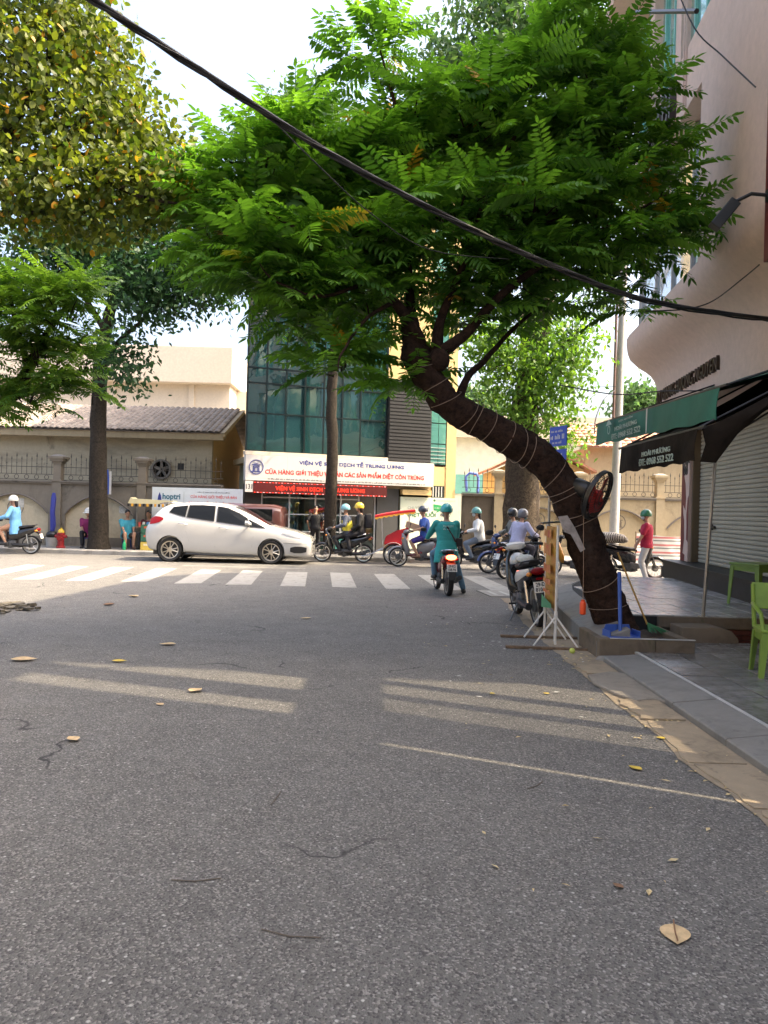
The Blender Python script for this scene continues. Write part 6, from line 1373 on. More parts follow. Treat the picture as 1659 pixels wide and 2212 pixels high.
hl_ = obj('spare_helmet', MB().ball((0, 0, 0), (.135, .115, .12), 16, 8, zmin=-.35), mat('helmet_silver', (.55, .55, .53), .25, coat=.6), None, 60, hm @ T(.16, .03, .80)); tag(hl_, 'silver helmet resting on seat of parked scooter', 'helmet')
obj('rim', MB().tube([(math.cos(a) * .13, math.sin(a) * .11, -.035) for a in [k * .2618 for k in range(25)]], .009, 5, False), dplast, hl_)
rc = obj('raincoat', MB().xsec([(.02, .79, .05, .02), (-.02, .835, .10, .04), (-.14, .85, .12, .055), (-.24, .84, .10, .04), (-.28, .80, .04, .02)], 14, 2.2), mat('raincoat_grey', (.52, .51, .46), .5, bump=.8, bs=14), None, 60, hm); tag(rc, 'folded pale grey raincoat bundle on parked scooter seat', 'bundle')
# baskets on the orange motorbike
for s in (-1, 1):
    e = empty('basket', M=bk_yel.matrix_basis @ T(-.55, s * .30, .52), label=('yellow woven basket hung on street side of orange motorbike', 'yellow woven basket hung on far side of orange motorbike')[s > 0], cat='basket')
    yl = mat('basket_yellow', (.50, .33, .05), .7)
    obj('weave', MB().lathe([(.12, 0), (.17, .32), (.165, .32), (.115, .01)], (0, 0, 0), n=18, closed=True), yl, e)
    for z in (.08, .2, .32): obj('hoop', MB().tube([(math.cos(a) * (.125 + z * .15), math.sin(a) * (.125 + z * .15), z) for a in [k * .349 for k in range(19)]], .012, 5, False), yl, e)
# striped sack
M_ = bk_sack.matrix_basis
zb = mat('sack_stripe', (.55, .50, .42), .8)
n_, l_ = zb.node_tree.nodes, zb.node_tree.links
wv = n_.new('ShaderNodeTexWave'); wv.inputs['Scale'].default_value = 7; wv.inputs['Distortion'].default_value = 4; wv.inputs['Detail'].default_value = 2
tc_ = n_.new('ShaderNodeTexCoord'); l_.new(tc_.outputs['Object'], wv.inputs['Vector'])
l_.new(mixcol(n_, l_, rng(n_, l_, wv.outputs['Fac'], .42, .52), (.03, .028, .025), (.58, .52, .44)), n_['Principled BSDF'].inputs['Base Color'])
sk = obj('striped_sack', MB().xsec([(-.98, .98, .10, .05), (-.92, 1.0, .22, .11), (-.7, 1.03, .26, .14), (-.45, 1.03, .25, .14), (-.2, 1.0, .20, .11), (-.10, .97, .08, .05)], 16, 2.3), zb, None, 60, M_); tag(sk, 'zebra striped cloth sack strapped on motorbike seat', 'sack')
# ---- cyclo (pedal rickshaw) behind
cy = empty('cyclo', (.30, 22.6, 0), math.pi, 'cyclo with red and yellow canopy and red seats before poster', 'cyclo')
rdf = mat('cyclo_red', (.55, .02, .03), .45); ylw = mat('cyclo_yellow', (.72, .36, .03), .6); silv = mat('cyclo_frame', (.50, .50, .50), .35, .7)
for s in (-1, 1): wheel(cy, T(.0, s * .40, .30), .30, .05, 16, silv)
wheel(cy, T(-1.55, 0, .32), .32, .05, 16, silv)
obj('seat_base', MB().box((-.02, 0, .52), (.62, .66, .10)), mat('cyclo_wood', (.42, .20, .06), .5), cy, None, bev=.02)
obj('seat_back', MB().box((-.36, 0, .86), (.10, .66, .58), Matrix.Rotation(R(-14), 3, 'Y')), rdf, cy, None, bev=.04)
obj('seat_cushion', MB().box((-.02, 0, .60), (.56, .60, .08)), rdf, cy, None, bev=.03)
for s in (-1, 1):
    obj('armrest', MB().prism([(-.36, .60), (.28, .60), (.22, .80), (-.1, .98), (-.36, 1.05)], (0, s * .34, 0), (1, 0, 0), (0, 0, 1), .03), rdf, cy, None, bev=.01)
    obj('canopy_post', MB().tube([(.30, s * .33, .45), (.36, s * .33, 1.45)], .012, 6), silv, cy); obj('canopy_post', MB().tube([(-.42, s * .33, .55), (-.46, s * .33, 1.58)], .012, 6), silv, cy)
    obj('fender', MB().loft([[Vector((math.cos(a) * (.34 + dz), s * .40 + y, .30 + math.sin(a) * (.34 + dz))) for y, dz in ((-.04, 0), (0, .015), (.04, 0))] for a in [R(20 + 14 * k) for k in range(11)]], cap=False, closed=False), silv, cy)
cn = obj('canopy', MB().loft([[Vector((x, y * .45, z + .05 * math.cos(y * 1.5))) for y in (-1, -.6, -.2, .2, .6, 1)] + [Vector((x, y * .45, z + .05 * math.cos(y * 1.5) - .015)) for y in (1, .6, .2, -.2, -.6, -1)] for x, z in ((.55, 1.38), (.2, 1.46), (-.2, 1.53), (-.6, 1.58))]), rdf, cy, 50)
fr_ = MB(); pts_ = [(.56, 1.37), (.2, 1.445), (-.2, 1.515), (-.61, 1.565)]
for s in (-1, 1):
    top = []; 
    for k in range(25):
        t = k / 24 * 3; i = min(int(t), 2); x = pts_[i][0] + (pts_[i + 1][0] - pts_[i][0]) * (t - i); z = pts_[i][1] + (pts_[i + 1][1] - pts_[i][1]) * (t - i); top.append((x, z, .045 + .035 * abs(math.sin(k * math.pi / 3))))
    fr_ = MB(); fr_.add([(x, s * .455, z - .02) for x, z, d in top] + [(x, s * .46, z - d) for x, z, d in top], [(i, i + 1, 25 + i + 1, 25 + i) for i in range(24)]); obj('scalloped_fringe', fr_, ylw, cn, None, fix=False)
    vl_ = MB(); vl_.add([(x, s * .452, z + .04) for x, z in pts_] + [(x, s * .456, z - .02) for x, z in pts_], [(i, i + 1, 4 + i + 1, 4 + i) for i in range(3)]); obj('red_valance', vl_, rdf, cn, None, fix=False)
obj('frame_tube', MB().tube([(-.3, 0, .42), (-.9, 0, .40), (-1.3, 0, .75), (-1.55, 0, .32)], .022, 8).tube([(-1.3, 0, .75), (-1.32, 0, .95)], .018, 8), silv, cy)
obj('saddle', MB().xsec([(-1.48, .98, .09, .03), (-1.35, .99, .08, .035), (-1.2, .985, .03, .02)], 10), seatm, cy)
obj('push_bar', MB().tube([(-.45, -.34, .98), (-.72, -.34, 1.02), (-.72, .34, 1.02), (-.45, .34, .98)], .014, 6), silv, cy)
obj('foot_rail', MB().tube([(.3, -.26, .45), (.75, -.26, .25), (.92, -.2, .22), (.92, .2, .22), (.75, .26, .25), (.3, .26, .45)], .014, 6), silv, cy)
# ================================================================== PEOPLE
def ik(a, c, l1, l2, pole):
    a, c = Vector(a), Vector(c); d = c - a; L = min(d.length, (l1 + l2) * .999); dn_ = d.normalized(); c = a + dn_ * L
    x = (l1 * l1 - l2 * l2 + L * L) / (2 * L); h_ = math.sqrt(max(l1 * l1 - x * x, 0)); p = Vector(pole); p = p - dn_ * p.dot(dn_); p = p.normalized() if p.length > 1e-4 else basis(dn_)[0]
    return a + dn_ * x + p * h_, c
skin = mat('skin', (.42, .235, .150), .55, var=.08); hairm = mat('hair_black', (.012, .010, .010), .45); shoe = mat('shoe_dark', (.03, .028, .028), .6); soled = mat('sandal', (.12, .06, .04), .7)
def fabric(name, col, b=.5): return mat('fabric_' + name, col, .85, var=.16, vs=6, bump=b, bs=16)
REMESH = lambda v: [('REMESH', dict(mode='VOXEL', voxel_size=v)), ('SMOOTH', dict(factor=.5, iterations=3))]
def person(M, label, pelvis=(0, 0, .92), lean=0.0, hands=None, feet=None, top=('shirt', (.3, .3, .3), 'long'), legs=((.05, .05, .06), 'long'), head=(0, 0), helmet=None, hair='short', mask=False, knees=None, elbows=None, bag=None, scale=1.0, turn=0.0, group=None, shoes=None):
    """x forward, y left, z up. top: (tag, colour, sleeve); legs: (colour, length)"""
    pel = Vector(pelvis); up_ = Vector((math.sin(lean), 0, math.cos(lean))); fw_ = Vector((math.cos(lean), 0, -math.sin(lean))); Rt = Matrix.Rotation(turn, 3, 'Z')
    sd = Rt @ Vector((0, 1, 0)); fw_ = Rt @ fw_
    chest = pel + up_ * .30; neck = pel + up_ * .50; hd = neck + up_ * .08 + Vector((0, 0, .115)) + fw_ * .035
    sh = {s: neck - up_ * .045 + sd * s * .19 for s in (-1, 1)}; hip = {s: pel + Vector((0, s * .085, -.03)) for s in (-1, 1)}
    hands = hands or {s: pel + Vector((.05, s * .27, -.06)) for s in (-1, 1)}; feet = feet or {s: Vector((0, s * .11, .08)) for s in (-1, 1)}
    el, wr, kn, an = {}, {}, {}, {}
    for s in (-1, 1):
        el[s], wr[s] = ik(sh[s], hands[s], .28, .25, (elbows or {}).get(s, Vector((-.6, s * .5, -.6)))); kn[s], an[s] = ik(hip[s], feet[s], .42, .41, (knees or {}).get(s, Vector((1, s * .15, .3))))
    def torso(mb, g, z0=0.0, z1=1.0):
        rows = [(-.10, .155, .105), (-.02, .172, .118), (.10, .150, .108), (.22, .160, .115), (.34, .182, .122), (.43, .180, .105), (.49, .10, .075), (.52, .055, .055)]
        mb.loft([[pel + up_ * h_ + sd * math.cos(a) * (w + g) + fw_ * math.sin(a) * (d + g) for a in [2 * math.pi * k / 16 for k in range(16)]] for h_, w, d in rows if z0 <= h_ <= z1])
    b = MB(); torso(b, 0, -.2, 1)
    b.cap(neck - up_ * .02, hd - Vector((0, 0, .06)), .052, .05)
    hr = Rt @ (Matrix.Rotation(head[0], 3, 'Z') @ Matrix.Rotation(head[1], 3, 'Y')); hv = lambda x, y, z: hd + hr @ Vector((x, y, z))
    b.ball(hv(0, 0, .02), (.092, .076, .105), 16, 12, hr); b.ball(hv(.025, 0, -.05), (.062, .055, .068), 12, 8, hr); b.ball(hv(.093, 0, -.012), (.016, .013, .022), 8, 6, hr); b.ball(hv(.082, 0, -.055), (.010, .024, .009), 8, 6, hr)
    for s in (-1, 1):
        b.ball(hv(-.005, s * .078, -.005), (.02, .010, .03), 8, 6, hr)
        b.cap(sh[s], el[s], .050, .038); b.cap(el[s], wr[s], .039, .026); b.cap(hip[s], kn[s], .082, .055); b.cap(kn[s], kn[s].lerp(an[s], .35), .054, .054); b.cap(kn[s].lerp(an[s], .35), an[s], .054, .034)
        # hand: palm, four curled fingers of unequal length and a thumb from its side
        d = (wr[s] - el[s]).normalized(); c_ = Vector((0, s, 0)); c_ = (c_ - d * c_.dot(d)).normalized(); dn_ = d.cross(c_).normalized() * (1 if s > 0 else -1); dn_ = dn_ if dn_.z < 0 else -dn_
        pc = wr[s] + d * .045; b.cap(wr[s], pc, .026, .030); b.cap(pc + c_ * .018, pc + d * .03 + c_ * .02, .018, .016); b.cap(pc - c_ * .018, pc + d * .03 - c_ * .02, .018, .016)
        for q, L_ in ((-1.5, .062), (-.5, .072), (.5, .068), (1.5, .052)):
            f0 = pc + d * .035 + c_ * q * .0165; f1 = f0 + d * L_ * .5 + dn_ * L_ * .2; f2 = f1 + d * L_ * .1 + dn_ * L_ * .45; b.cap(f0, f1, .0095, .0088, 6); b.cap(f1, f2, .0088, .008, 6)
        t0_ = pc - c_ * s * .028 - d * .01; t1_ = t0_ - c_ * s * .022 + d * .028; b.cap(t0_, t1_, .012, .0105, 6); b.cap(t1_, t1_ + d * .024 + dn_ * .012, .0105, .009, 6)
        fd = Vector((1, s * .12, -.05)); fd = Rt @ fd if False else fd
        sl_ = kn[s] - an[s]; b.cap(an[s] + Vector((-.03, 0, -.045)), an[s] + fd * .13 + Vector((0, 0, -.052)), .036, .030)
    o = obj('person', b, skin, None, None, M @ Matrix.Scale(scale, 4)); tag(o, label, 'person', group); baked(o, REMESH(.011)); smooth(o.data, 180)
    def dress(nm, mb, m, vox=.013):
        q = obj(nm, mb, m, o, None); baked(q, REMESH(vox)); smooth(q.data, 180); return q
    for s in (-1, 1): obj('eye', MB().ball(hv(.082, s * .032, .008), (.010, .015, .008), 8, 6, hr), hairm, o)
    # top
    t = MB(); torso(t, .036, -.12, .5); t.cap(neck - up_ * .06 - sd * .1, neck - up_ * .06 + sd * .1, .062, .062)
    if top[2] == 'coat':
        t.loft([[pel + up_ * h_ + sd * math.cos(a) * w + fw_ * math.sin(a) * d_ for a in [2 * math.pi * k / 16 for k in range(16)]] for h_, w, d_ in ((.1, .19, .15), (-.08, .225, .17), (-.26, .25, .165), (-.30, .25, .16))])
    for s in (-1, 1):
        t.cap(sh[s], sh[s].lerp(el[s], 1 if top[2] != 'short' else .72), .078, .066)
        if top[2] != 'short': t.cap(el[s], el[s].lerp(wr[s], .93), .066, .048)
    shirt = dress(top[0], t, fabric(top[0] + '%02d%02d%02d' % tuple(int(v * 99) for v in top[1]), top[1]))
    # legs
    g_ = MB(); torso(g_, .016, -.2, .02); g_.cap(pel + Vector((0, -.07, -.03)), pel + Vector((0, .07, -.03)), .115, .115)
    for s in (-1, 1):
        g_.cap(hip[s], hip[s].lerp(kn[s], 1 if legs[1] == 'long' else .88), .100, .074)
        if legs[1] == 'long': g_.cap(kn[s], kn[s].lerp(an[s], .94), .073, .056)
    dress('trousers' if legs[1] == 'long' else 'shorts', g_, fabric('leg%02d%02d%02d' % tuple(int(v * 99) for v in legs[0]), legs[0]))
    for s in (-1, 1):
        f = MB(); f.cap(an[s] + Vector((-.035, 0, -.04)), an[s] + Vector((.14, s * .015, -.052)), .046, .040); obj('shoe', f, shoes or shoe, o, 60)
    # hair
    if hair:
        hm_ = MB().ball(hv(-.012, 0, .035), (.098, .084, .105), 16, 8, hr, -.15)
        if hair == 'long': hm_.cap(hv(-.085, 0, -.0), hv(-.13, 0, -.34), .055, .025)
        if hair == 'bob': hm_.cap(hv(-.05, 0, -.01), hv(-.06, 0, -.09), .08, .06)
        obj('hair', hm_, hairm, o, 60)
    if helmet:
        col, kind = helmet; hm2 = mat('helmet_%02d%02d%02d' % tuple(int(v * 99) for v in col), col, .28, coat=.6, var=.05)
        h0 = obj('helmet', MB().ball(hv(-.008, 0, .03), (.142, .122, .138), 18, 9, hr, -.28 if kind != 'full' else -.75), hm2, o, 60)
        obj('helmet_rim', MB().tube([hv(-.008 + .128 * math.cos(a), .108 * math.sin(a), -.006 if kind != 'full' else -.06) for a in [k * .2618 for k in range(25)]], .008, 5, False), dplast, h0)
        if kind == 'full': obj('visor', MB().loft([[hv(.138 * math.cos(a) - .008, .118 * math.sin(a), z) for a in [R(-65 + 13 * k) for k in range(11)]] for z in (-.03, .05)], cap=False, closed=False), 'car_glass', h0)
        elif kind == 'peak': obj('peak', MB().loft([[hv(.10 * math.cos(a) + .02 + q, .105 * math.sin(a), .03 - q * .25) for a in [R(-60 + 20 * k) for k in range(7)]] for q in (0, .07)], cap=False, closed=False), hm2, h0)
        elif kind == 'brim': obj('brim', MB().lathe([(.10, .0), (.19, -.025), (.19, -.018), (.10, .012)], hv(0, 0, .01), (0, 0, 1), 20, True), hm2, h0)
        for s in (-1, 1): obj('strap', MB().tube([hv(.0, s * .095, .0), hv(.035, s * .06, -.10), hv(.05, 0, -.125)], .006, 4), dplast, h0)
    if mask: obj('face_mask', MB().ball(hv(.048, 0, -.045), (.062, .066, .06), 12, 8, hr), mat('mask_' + ('w' if mask is True else 'd'), (.62, .66, .68) if mask is True else mask, .8), o, 60)
    if bag == 'strap':
        obj('shoulder_strap', MB().tube([sh[-1] + up_ * .05 - sd * (-.07) * 0 + fw_ * .0, chest - fw_ * .155 + up_ * .08 - sd * .03, pel + sd * .2 - fw_ * .10 + up_ * .08] if False else [neck + sd * .10 - up_ * .0, chest - fw_ * .155 + up_ * .07, pel - sd * .17 - fw_ * .09 + up_ * .10], .02, 6), dplast, o)
    if bag == 'pack': obj('backpack', MB().box(chest - fw_ * .24 + up_ * .0, (.20, .30, .42), Matrix.Rotation(lean, 3, 'Y')), fabric('pack', (.02, .02, .024)), o, 50, bev=.05)
    return o, dict(hd=hd, neck=neck, chest=chest, pel=pel, up=up_, fw=fw_, sd=sd, shirt=shirt)
H = lambda x, y, z: {s: Vector((x, s * y, z)) for s in (-1, 1)}
RID = dict(pelvis=(-.12, 0, .88), hands=H(.215, .30, 1.045), feet=H(.08, .17, .345), elbows={s: Vector((-.3, s * .6, -.6)) for s in (-1, 1)})
def rid(**k): d = dict(RID); d.update(k); return d
RD = 'people riding at the junction'
# teal jacket, left hand rests, right foot on the ground
o, j = person(bk_teal.matrix_basis, 'rider in teal jacket and teal helmet waiting on motorbike', **rid(pelvis=(-.30, 0, .90), lean=R(8), feet={1: Vector((.05, .16, .345)), -1: Vector((-.22, -.37, .09))}, knees={1: Vector((1, .3, .3)), -1: Vector((1, -.5, .2))}), top=('jacket', (.03, .30, .29), 'coat'), legs=((.10, .19, .27), 'long'), helmet=((.02, .33, .34), 'peak'), mask=(.03, .3, .3), hair=None, bag='strap', group=RD, turn=R(-4))
Mb = frame(j['chest'] - j['fw'] * .155 + j['up'] * .06, -j['sd'], j['up']); prn = mat('jacket_print', (.42, .62, .60), .7)
text('XanhSM', .20, .045, prn, o, Mb @ T(.01, .03, .004), depth=.003); strokes(.17, .035, prn, o, Mb @ T(.01, -.025, .004), 'jacket_print', 8)
obj('shoulder_bag', MB().box(j['pel'] - j['sd'] * .24 - j['fw'] * .02 + j['up'] * .10, (.12, .12, .16)), dplast, o, None, bev=.02)
person(sc_left.matrix_basis, 'woman in light blue shirt and white helmet on dark scooter', **rid(lean=R(5)), top=('blouse', (.16, .40, .68), 'coat'), legs=((.42, .235, .15), 'short'), helmet=((.68, .68, .62), 'peak'), hair='long', group=RD)
person(bk_pair.matrix_basis, 'motorbike rider in dark jacket with blue patterned helmet and yellow vest', **rid(lean=R(6)), top=('jacket', (.05, .06, .09), 'long'), legs=((.015, .015, .02), 'long'), helmet=((.20, .42, .50), 'peak'), mask=True, hair=None, group=RD)
vest = MB().loft([[Vector((-.06 + .02 * 0 + math.sin(R(6)) * h_ - .06 + math.cos(a) * (d_ + .03), math.sin(a) * (w + .028), .88 + h_)) for a in [2 * math.pi * k / 14 for k in range(14)]] for h_, w, d_ in ((.06, .17, .12), (.2, .175, .13), (.36, .185, .13))])
ow, jj = person(bk_pair.matrix_basis, 'passenger in black with yellow helmet and dark backpack on motorbike', pelvis=(-.50, 0, .93), lean=R(3), hands=H(-.24, .2, .98), feet=H(-.20, .22, .38), top=('jumper', (.014, .014, .016), 'long'), legs=((.015, .015, .018), 'long'), helmet=((.70, .48, .04), 'peak'), hair='bob', bag='pack', group=RD)
rv_ = [q for q in bpy.data.objects if q.get('label', '').startswith('motorbike rider in dark jacket')][0]; obj('hi_vis_vest', vest, fabric('vest', (.62, .55, .05)), rv_, 60)
om, jm = person(sc_box.matrix_basis, 'man in blue shirt and shorts holding brown box on scooter', **rid(lean=R(4), hands={1: Vector((.20, .28, 1.03)), -1: Vector((.16, -.2, 1.03))}), top=('shirt', (.03, .08, .32), 'short'), legs=((.05, .03, .20), 'short'), helmet=((.04, .05, .07), 'peak'), hair='short', group=RD, shoes=soled)
bx = obj('cardboard_box', MB().box((0, 0, 0), (.46, .30, .17)), mat('cardboard', (.46, .30, .20), .8), None, None, sc_box.matrix_basis @ T(.20, -.04, 1.14) @ Matrix.Rotation(R(-16), 4, 'Y'), bev=.004); tag(bx, 'flat brown cardboard box carried on scooter by man in blue', 'box')
obj('tape', MB().box((0, 0, .0865), (.464, .05, .002)), mat('tape', (.36, .22, .12), .4), bx, None)
person(sc_girl.matrix_basis, 'girl in white top with long black hair on dark scooter', **rid(lean=R(8)), top=('blouse', (.60, .61, .60), 'long'), legs=((.16, .20, .26), 'long'), helmet=((.10, .30, .28), 'peak'), hair='long', mask=True, group=RD)
person(sc_blue.matrix_basis, 'rider in grey shirt and black full helmet behind lavender shirted man', **rid(lean=R(6)), top=('shirt', (.16, .17, .16), 'long'), legs=((.05, .05, .07), 'long'), helmet=((.03, .035, .04), 'full'), hair=None, group=RD)
person(bk_lav.matrix_basis, 'rider in lavender long sleeved shirt and striped helmet', **rid(lean=R(16), pelvis=(-.20, 0, .88), head=(R(-20), R(8))), top=('shirt', (.42, .42, .58), 'long'), legs=((.04, .04, .06), 'long'), helmet=((.16, .16, .18), 'full'), mask=(.05, .05, .06), hair=None, group=RD)
# standing man in red
person(T(6.52, 19.05, 0) @ RZ(R(158)), 'standing man in crimson shirt, pale trousers and green helmet', pelvis=(0, 0, .91), hands={1: Vector((.22, .24, .86)), -1: Vector((.26, -.16, .88))}, top=('polo', (.42, .02, .06), 'short'), legs=((.50, .50, .50), 'long'), helmet=((.02, .17, .08), 'peak'), mask=True, feet=H(0, .12, .085), group='people standing about')
# person in black at the shop front
sp = OM @ Vector((2.25, -.75, 0))
person(T(sp.x, sp.y, .13) @ RZ(R(95)), 'person in black clothes standing before shop window', pelvis=(0, 0, .92), hands=H(.10, .26, .95), top=('t_shirt', (.012, .012, .013), 'short'), legs=((.02, .02, .022), 'long'), hair='short', head=(0, R(35)), lean=R(8), group='people standing about', scale=.88)
# seated people by the wall
ST = 'people sitting by the wall'
def sit(x, y, rz, label, top, legs, **k):
    return person(T(x, y, .13) @ RZ(rz), label, pelvis=(0, 0, .42), hands=k.pop('hands', H(.32, .10, .48)), feet=k.pop('feet', H(.42, .12, .085)), top=top, legs=legs, group=ST, **k)
def low_stool(x, y, m, label, w=.30, hh=.32):
    e = empty('low_stool', (x, y, .13), .3, label, 'stool')
    obj('seat', MB().box((0, 0, hh - .015), (w, w, .03)), m, e, None, bev=.01)
    for sx in (-1, 1):
        for sy in (-1, 1): obj('leg', MB().tube([(sx * w * .38, sy * w * .38, hh - .03), (sx * w * .46, sy * w * .46, 0)], .018, 6), m, e)
    for sx in (-1, 1): obj('side', MB().box((sx * w * .42, 0, hh * .55), (.012, w * .75, hh * .35)), m, e, None)
bpl = mat('stool_blue', (.05, .10, .40), .4)
low_stool(-9.42, 24.55, bpl, 'blue plastic stool under woman in maroon blouse'); sit(-9.42, 24.55, R(-75), 'seated woman in maroon blouse and white sun hat', ('blouse', (.22, .02, .10), 'short'), ((.015, .015, .02), 'long'), helmet=((.70, .70, .66), 'brim'), hair='short')
low_stool(-9.08, 24.42, bpl, 'blue plastic stool half hidden behind dark straight trunk'); sit(-9.08, 24.42, R(-60), 'seated person in striped grey shirt half hidden by trunk', ('striped_shirt', (.30, .29, .30), 'long'), ((.05, .05, .06), 'long'), hair='bob')
low_stool(-8.18, 24.55, P_blue, 'dark stool under man in turquoise shirt'); sit(-8.18, 24.55, R(-60), 'seated man in turquoise shirt and shorts with crossed arms', ('shirt', (.06, .36, .46), 'short'), ((.08, .07, .06), 'short'), hair='short', hands=H(.42, .12, .40), shoes=soled)
low_stool(-7.55, 24.75, P_red, 'maroon stool behind drinks crates'); sit(-7.55, 24.75, R(-95), 'seated person in dark red patterned blouse behind drinks crates', ('blouse', (.13, .03, .04), 'short'), ((.03, .03, .03), 'long'), hair='bob')
# ================================================================== THINGS ON THE FAR PAVEMENT
hy = empty('fire_hydrant', (-10.05, 24.0, .13), 0, 'red fire hydrant with yellow cap on far pavement', 'hydrant')
hr_ = mat('hydrant_red', (.30, .02, .02), .45); hyl = mat('hydrant_yellow', (.62, .42, .03), .45)
obj('barrel', MB().lathe([(.14, 0), (.14, .04), (.10, .06), (.095, .40), (.12, .42), (.12, .46), (.10, .48)], (0, 0, 0), n=18), hr_, hy)
obj('cap', MB().lathe([(.10, .481), (.09, .54), (.05, .585), (.03, .59), (.03, .63)], (0, 0, 0), n=16), hyl, hy)
for s in (-1, 1): obj('outlet', MB().tube([(s * .08, 0, .36), (s * .18, 0, .36)], [.055, .05], 12), hr_, hy)
obj('front_outlet', MB().tube([(0, -.08, .30), (0, -.17, .30)], [.07, .065], 12), hr_, hy)
bp_ = empty('wrapped_pole', (-10.55, 24.5, .13), 0, 'blue wrapped parasol pole standing in pale bucket by wall pillar', 'pole')
obj('wrap', MB().tube([(0, 0, .42), (.03, 0, .7), (.0, 0, 1.1), (.03, 0, 1.55), (.03, 0, 1.72)], [.06, .085, .075, .08, .045], 10), mat('tarp_blue', (.03, .04, .26), .6, bump=.8, bs=12), bp_)
obj('bucket', MB().lathe([(.16, 0), (.19, .30), (.17, .30), (.15, .02)], (0, 0, 0), n=18, closed=True), mat('bucket', (.36, .34, .31), .7), bp_); obj('black_bag', MB().ball((0, 0, .38), (.19, .17, .13), 12, 8), mat('bag_black', (.012, .012, .012), .3, bump=.8, bs=14), bp_)
gb = empty('green_bottle', (-8.02, 23.85, .13), 0, 'green plastic bottle on kerb before seated man', 'bottle')
obj('bottle', MB().lathe([(.05, 0), (.055, .02), (.055, .18), (.03, .24), (.02, .26), (.02, .29)], (0, 0, 0), n=14), mat('bottle_green', (.02, .35, .14), .3), gb); obj('cap', MB().lathe([(.024, .291), (.024, .32)], (0, 0, 0), n=10), mat('cap_green', (.02, .25, .1), .4), gb)
# drinks stall: crates, parasol shelf
cr_y = mat('crate_yellow', (.62, .45, .08), .5); cr_g = mat('crate_green', (.03, .12, .07), .5)
for k, (m, lb_) in enumerate(((cr_y, 'yellow drinks crate at bottom of stack by white car'), (cr_g, 'dark green drinks crate in middle of stack'), (cr_g, 'upper dark green drinks crate with bottles'))):
    e = empty('drinks_crate', (-7.35, 24.1, .131 + k * .27), .1, lb_, 'crate')
    obj('shell', MB().bb((-.21, -.15, 0), (.21, -.13, .25)).bb((-.21, .13, 0), (.21, .15, .25)).bb((-.21, -.13, .001), (-.19, .13, .249)).bb((.19, -.13, .001), (.21, .13, .249)).bb((-.19, -.13, 0), (.19, .13, .015)), m, e, None)
    obj('slot', MB().bb((-.12, -.153, .14), (.12, -.1505, .2)), mat('slot_red' if k else 'slot_cream', (.55, .10, .04) if k else (.7, .62, .4), .6), e, None)
    for q in range(3): obj('bottle', MB().lathe([(.035, .02), (.035, .14), (.014, .20), (.014, .235)], (-.11 + q * .11, 0, 0), n=10), orange_l if q % 2 else cr_y, e)
sb_ = empty('stall_shelf', (-7.3, 24.45, .13), 0, 'small stall with striped yellow awning behind white car', 'stall')
for x in (-.55, .45): obj('post', MB().tube([(x, 0, 0), (x, 0, 1.55)], .018, 6), steel, sb_)
obj('awning', MB().prism([(-.75, 1.44), (.75, 1.44), (.66, 1.56), (-.60, 1.60), (-.66, 1.64)], (0, -.3, 0), (1, 0, 0), (0, 0, 1), -.5), mat('stall_cream', (.62, .55, .33), .7), sb_, None)
for k in range(13): obj('fringe', MB().box((-.72 + k * .12, -.305, 1.40), (.07, .008, .09)), ylw if k % 2 else hairm, sb_, None)
obj('shelf', MB().box((-.05, 0, .7), (1.0, .3, .03)), mat('stall_wood', (.25, .16, .09), .7), sb_, None)
for k in range(7): obj('jar', MB().lathe([(.04, 0), (.045, .12), (.03, .15)], (-.45 + k * .13, 0, .716), n=10), goods[k % 6], sb_)
# green bottle crates in front of shop
e = empty('bottle_crate', OM @ Vector((3.0, -.55, 0)), .35, 'teal plastic crate before shop window beside black motorbike', 'crate')
for k in range(5): obj('slat', MB().box((0, -.15, .05 + k * .085), (.5, .02, .06)), mat('crate_teal', (.05, .22, .20), .5), e, None); obj('slat', MB().box((0, .15, .05 + k * .085), (.5, .02, .06)), mat('crate_teal', (.05, .22, .20), .5), e, None)
for sx in (-1, 1): obj('end', MB().box((sx * .25, 0, .22), (.02, .28, .42)), 'crate_teal', e, None)
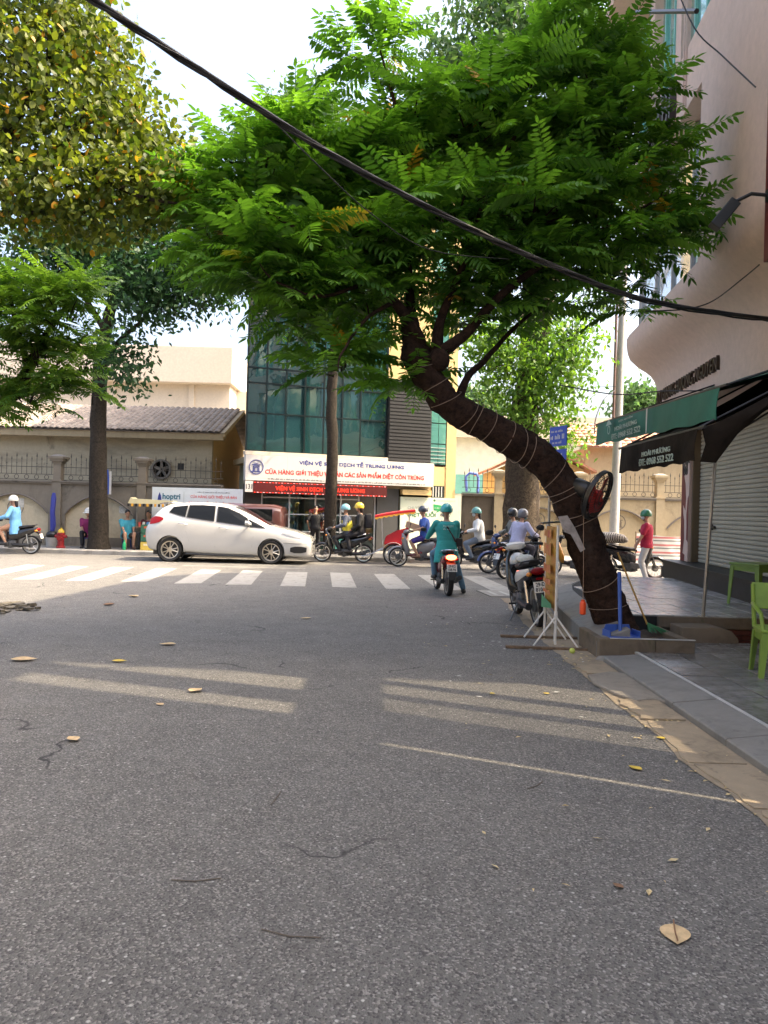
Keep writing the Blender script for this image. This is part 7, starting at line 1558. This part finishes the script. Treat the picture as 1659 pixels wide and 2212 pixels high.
# striped tarpaulin along the right wall
tp_ = MB(); tm_ = mat('tarp_stripe', (.6, .58, .54), .7)
n_, l_ = tm_.node_tree.nodes, tm_.node_tree.links; tc_ = n_.new('ShaderNodeTexCoord'); sx_ = n_.new('ShaderNodeSeparateXYZ'); l_.new(tc_.outputs['Object'], sx_.inputs[0])
def stripes(freq, ph):
    a = n_.new('ShaderNodeMath'); a.operation = 'MULTIPLY_ADD'; a.inputs[1].default_value = freq; a.inputs[2].default_value = ph; l_.new(sx_.outputs['Z'], a.inputs[0]); f = n_.new('ShaderNodeMath'); f.operation = 'FRACT'; l_.new(a.outputs[0], f.inputs[0]); return f.outputs[0]
c_ = mixcol(n_, l_, rng(n_, l_, stripes(4.2, 0), .72, .76), (.58, .56, .52), (.48, .16, .15)); c_ = mixcol(n_, l_, rng(n_, l_, stripes(4.2, .45), .80, .84), c_, (.16, .17, .16)); l_.new(c_, n_['Principled BSDF'].inputs['Base Color'])
NX, NZ = 40, 10
pv = [(8.1 + 7.5 * i / NX, 24.6 + .05 * math.sin(i * .9) + .03 * math.sin(i * 2.3 + j), .14 + .92 * j / NZ - .10 * math.sin(math.pi * ((i % 13) / 13)) * (j / NZ)) for i in range(NX + 1) for j in range(NZ + 1)]; k = len(pv)
tp_.add(pv + [(x, y + .006, z) for x, y, z in pv], [q for i in range(NX) for j in range(NZ) for q in ((i * (NZ + 1) + j, i * (NZ + 1) + j + 1, (i + 1) * (NZ + 1) + j + 1, (i + 1) * (NZ + 1) + j), (k + (i + 1) * (NZ + 1) + j, k + (i + 1) * (NZ + 1) + j + 1, k + i * (NZ + 1) + j + 1, k + i * (NZ + 1) + j))])
tg = empty('striped_tarpaulin', (0, 0, 0), 0, 'red and grey striped tarpaulin screen along cream wall', 'tarpaulin'); obj('sheet', tp_, tm_, tg, 60, fix=False)
for k_ in range(5): obj('peg', MB().tube([(8.1 + k_ * 1.87, 24.67, .13), (8.1 + k_ * 1.87, 24.67, 1.1)], .02, 6), 'old_wood', tg)
# blue bent pipe sign behind right wall
bpz = obj('blue_pipe', MB().tube([W(1008, 1062, 28), W(1006, 1030, 28), W(1014, 1022, 28), W(1030, 1024, 28), W(1033, 1034, 28), W(1032, 1072, 28), (3.45, 28, .13)], .05, 8), mat('pipe_blue', (.10, .16, .50), .5)); tag(bpz, 'bent pale blue pipe rising behind dark stained wall', 'pipe')
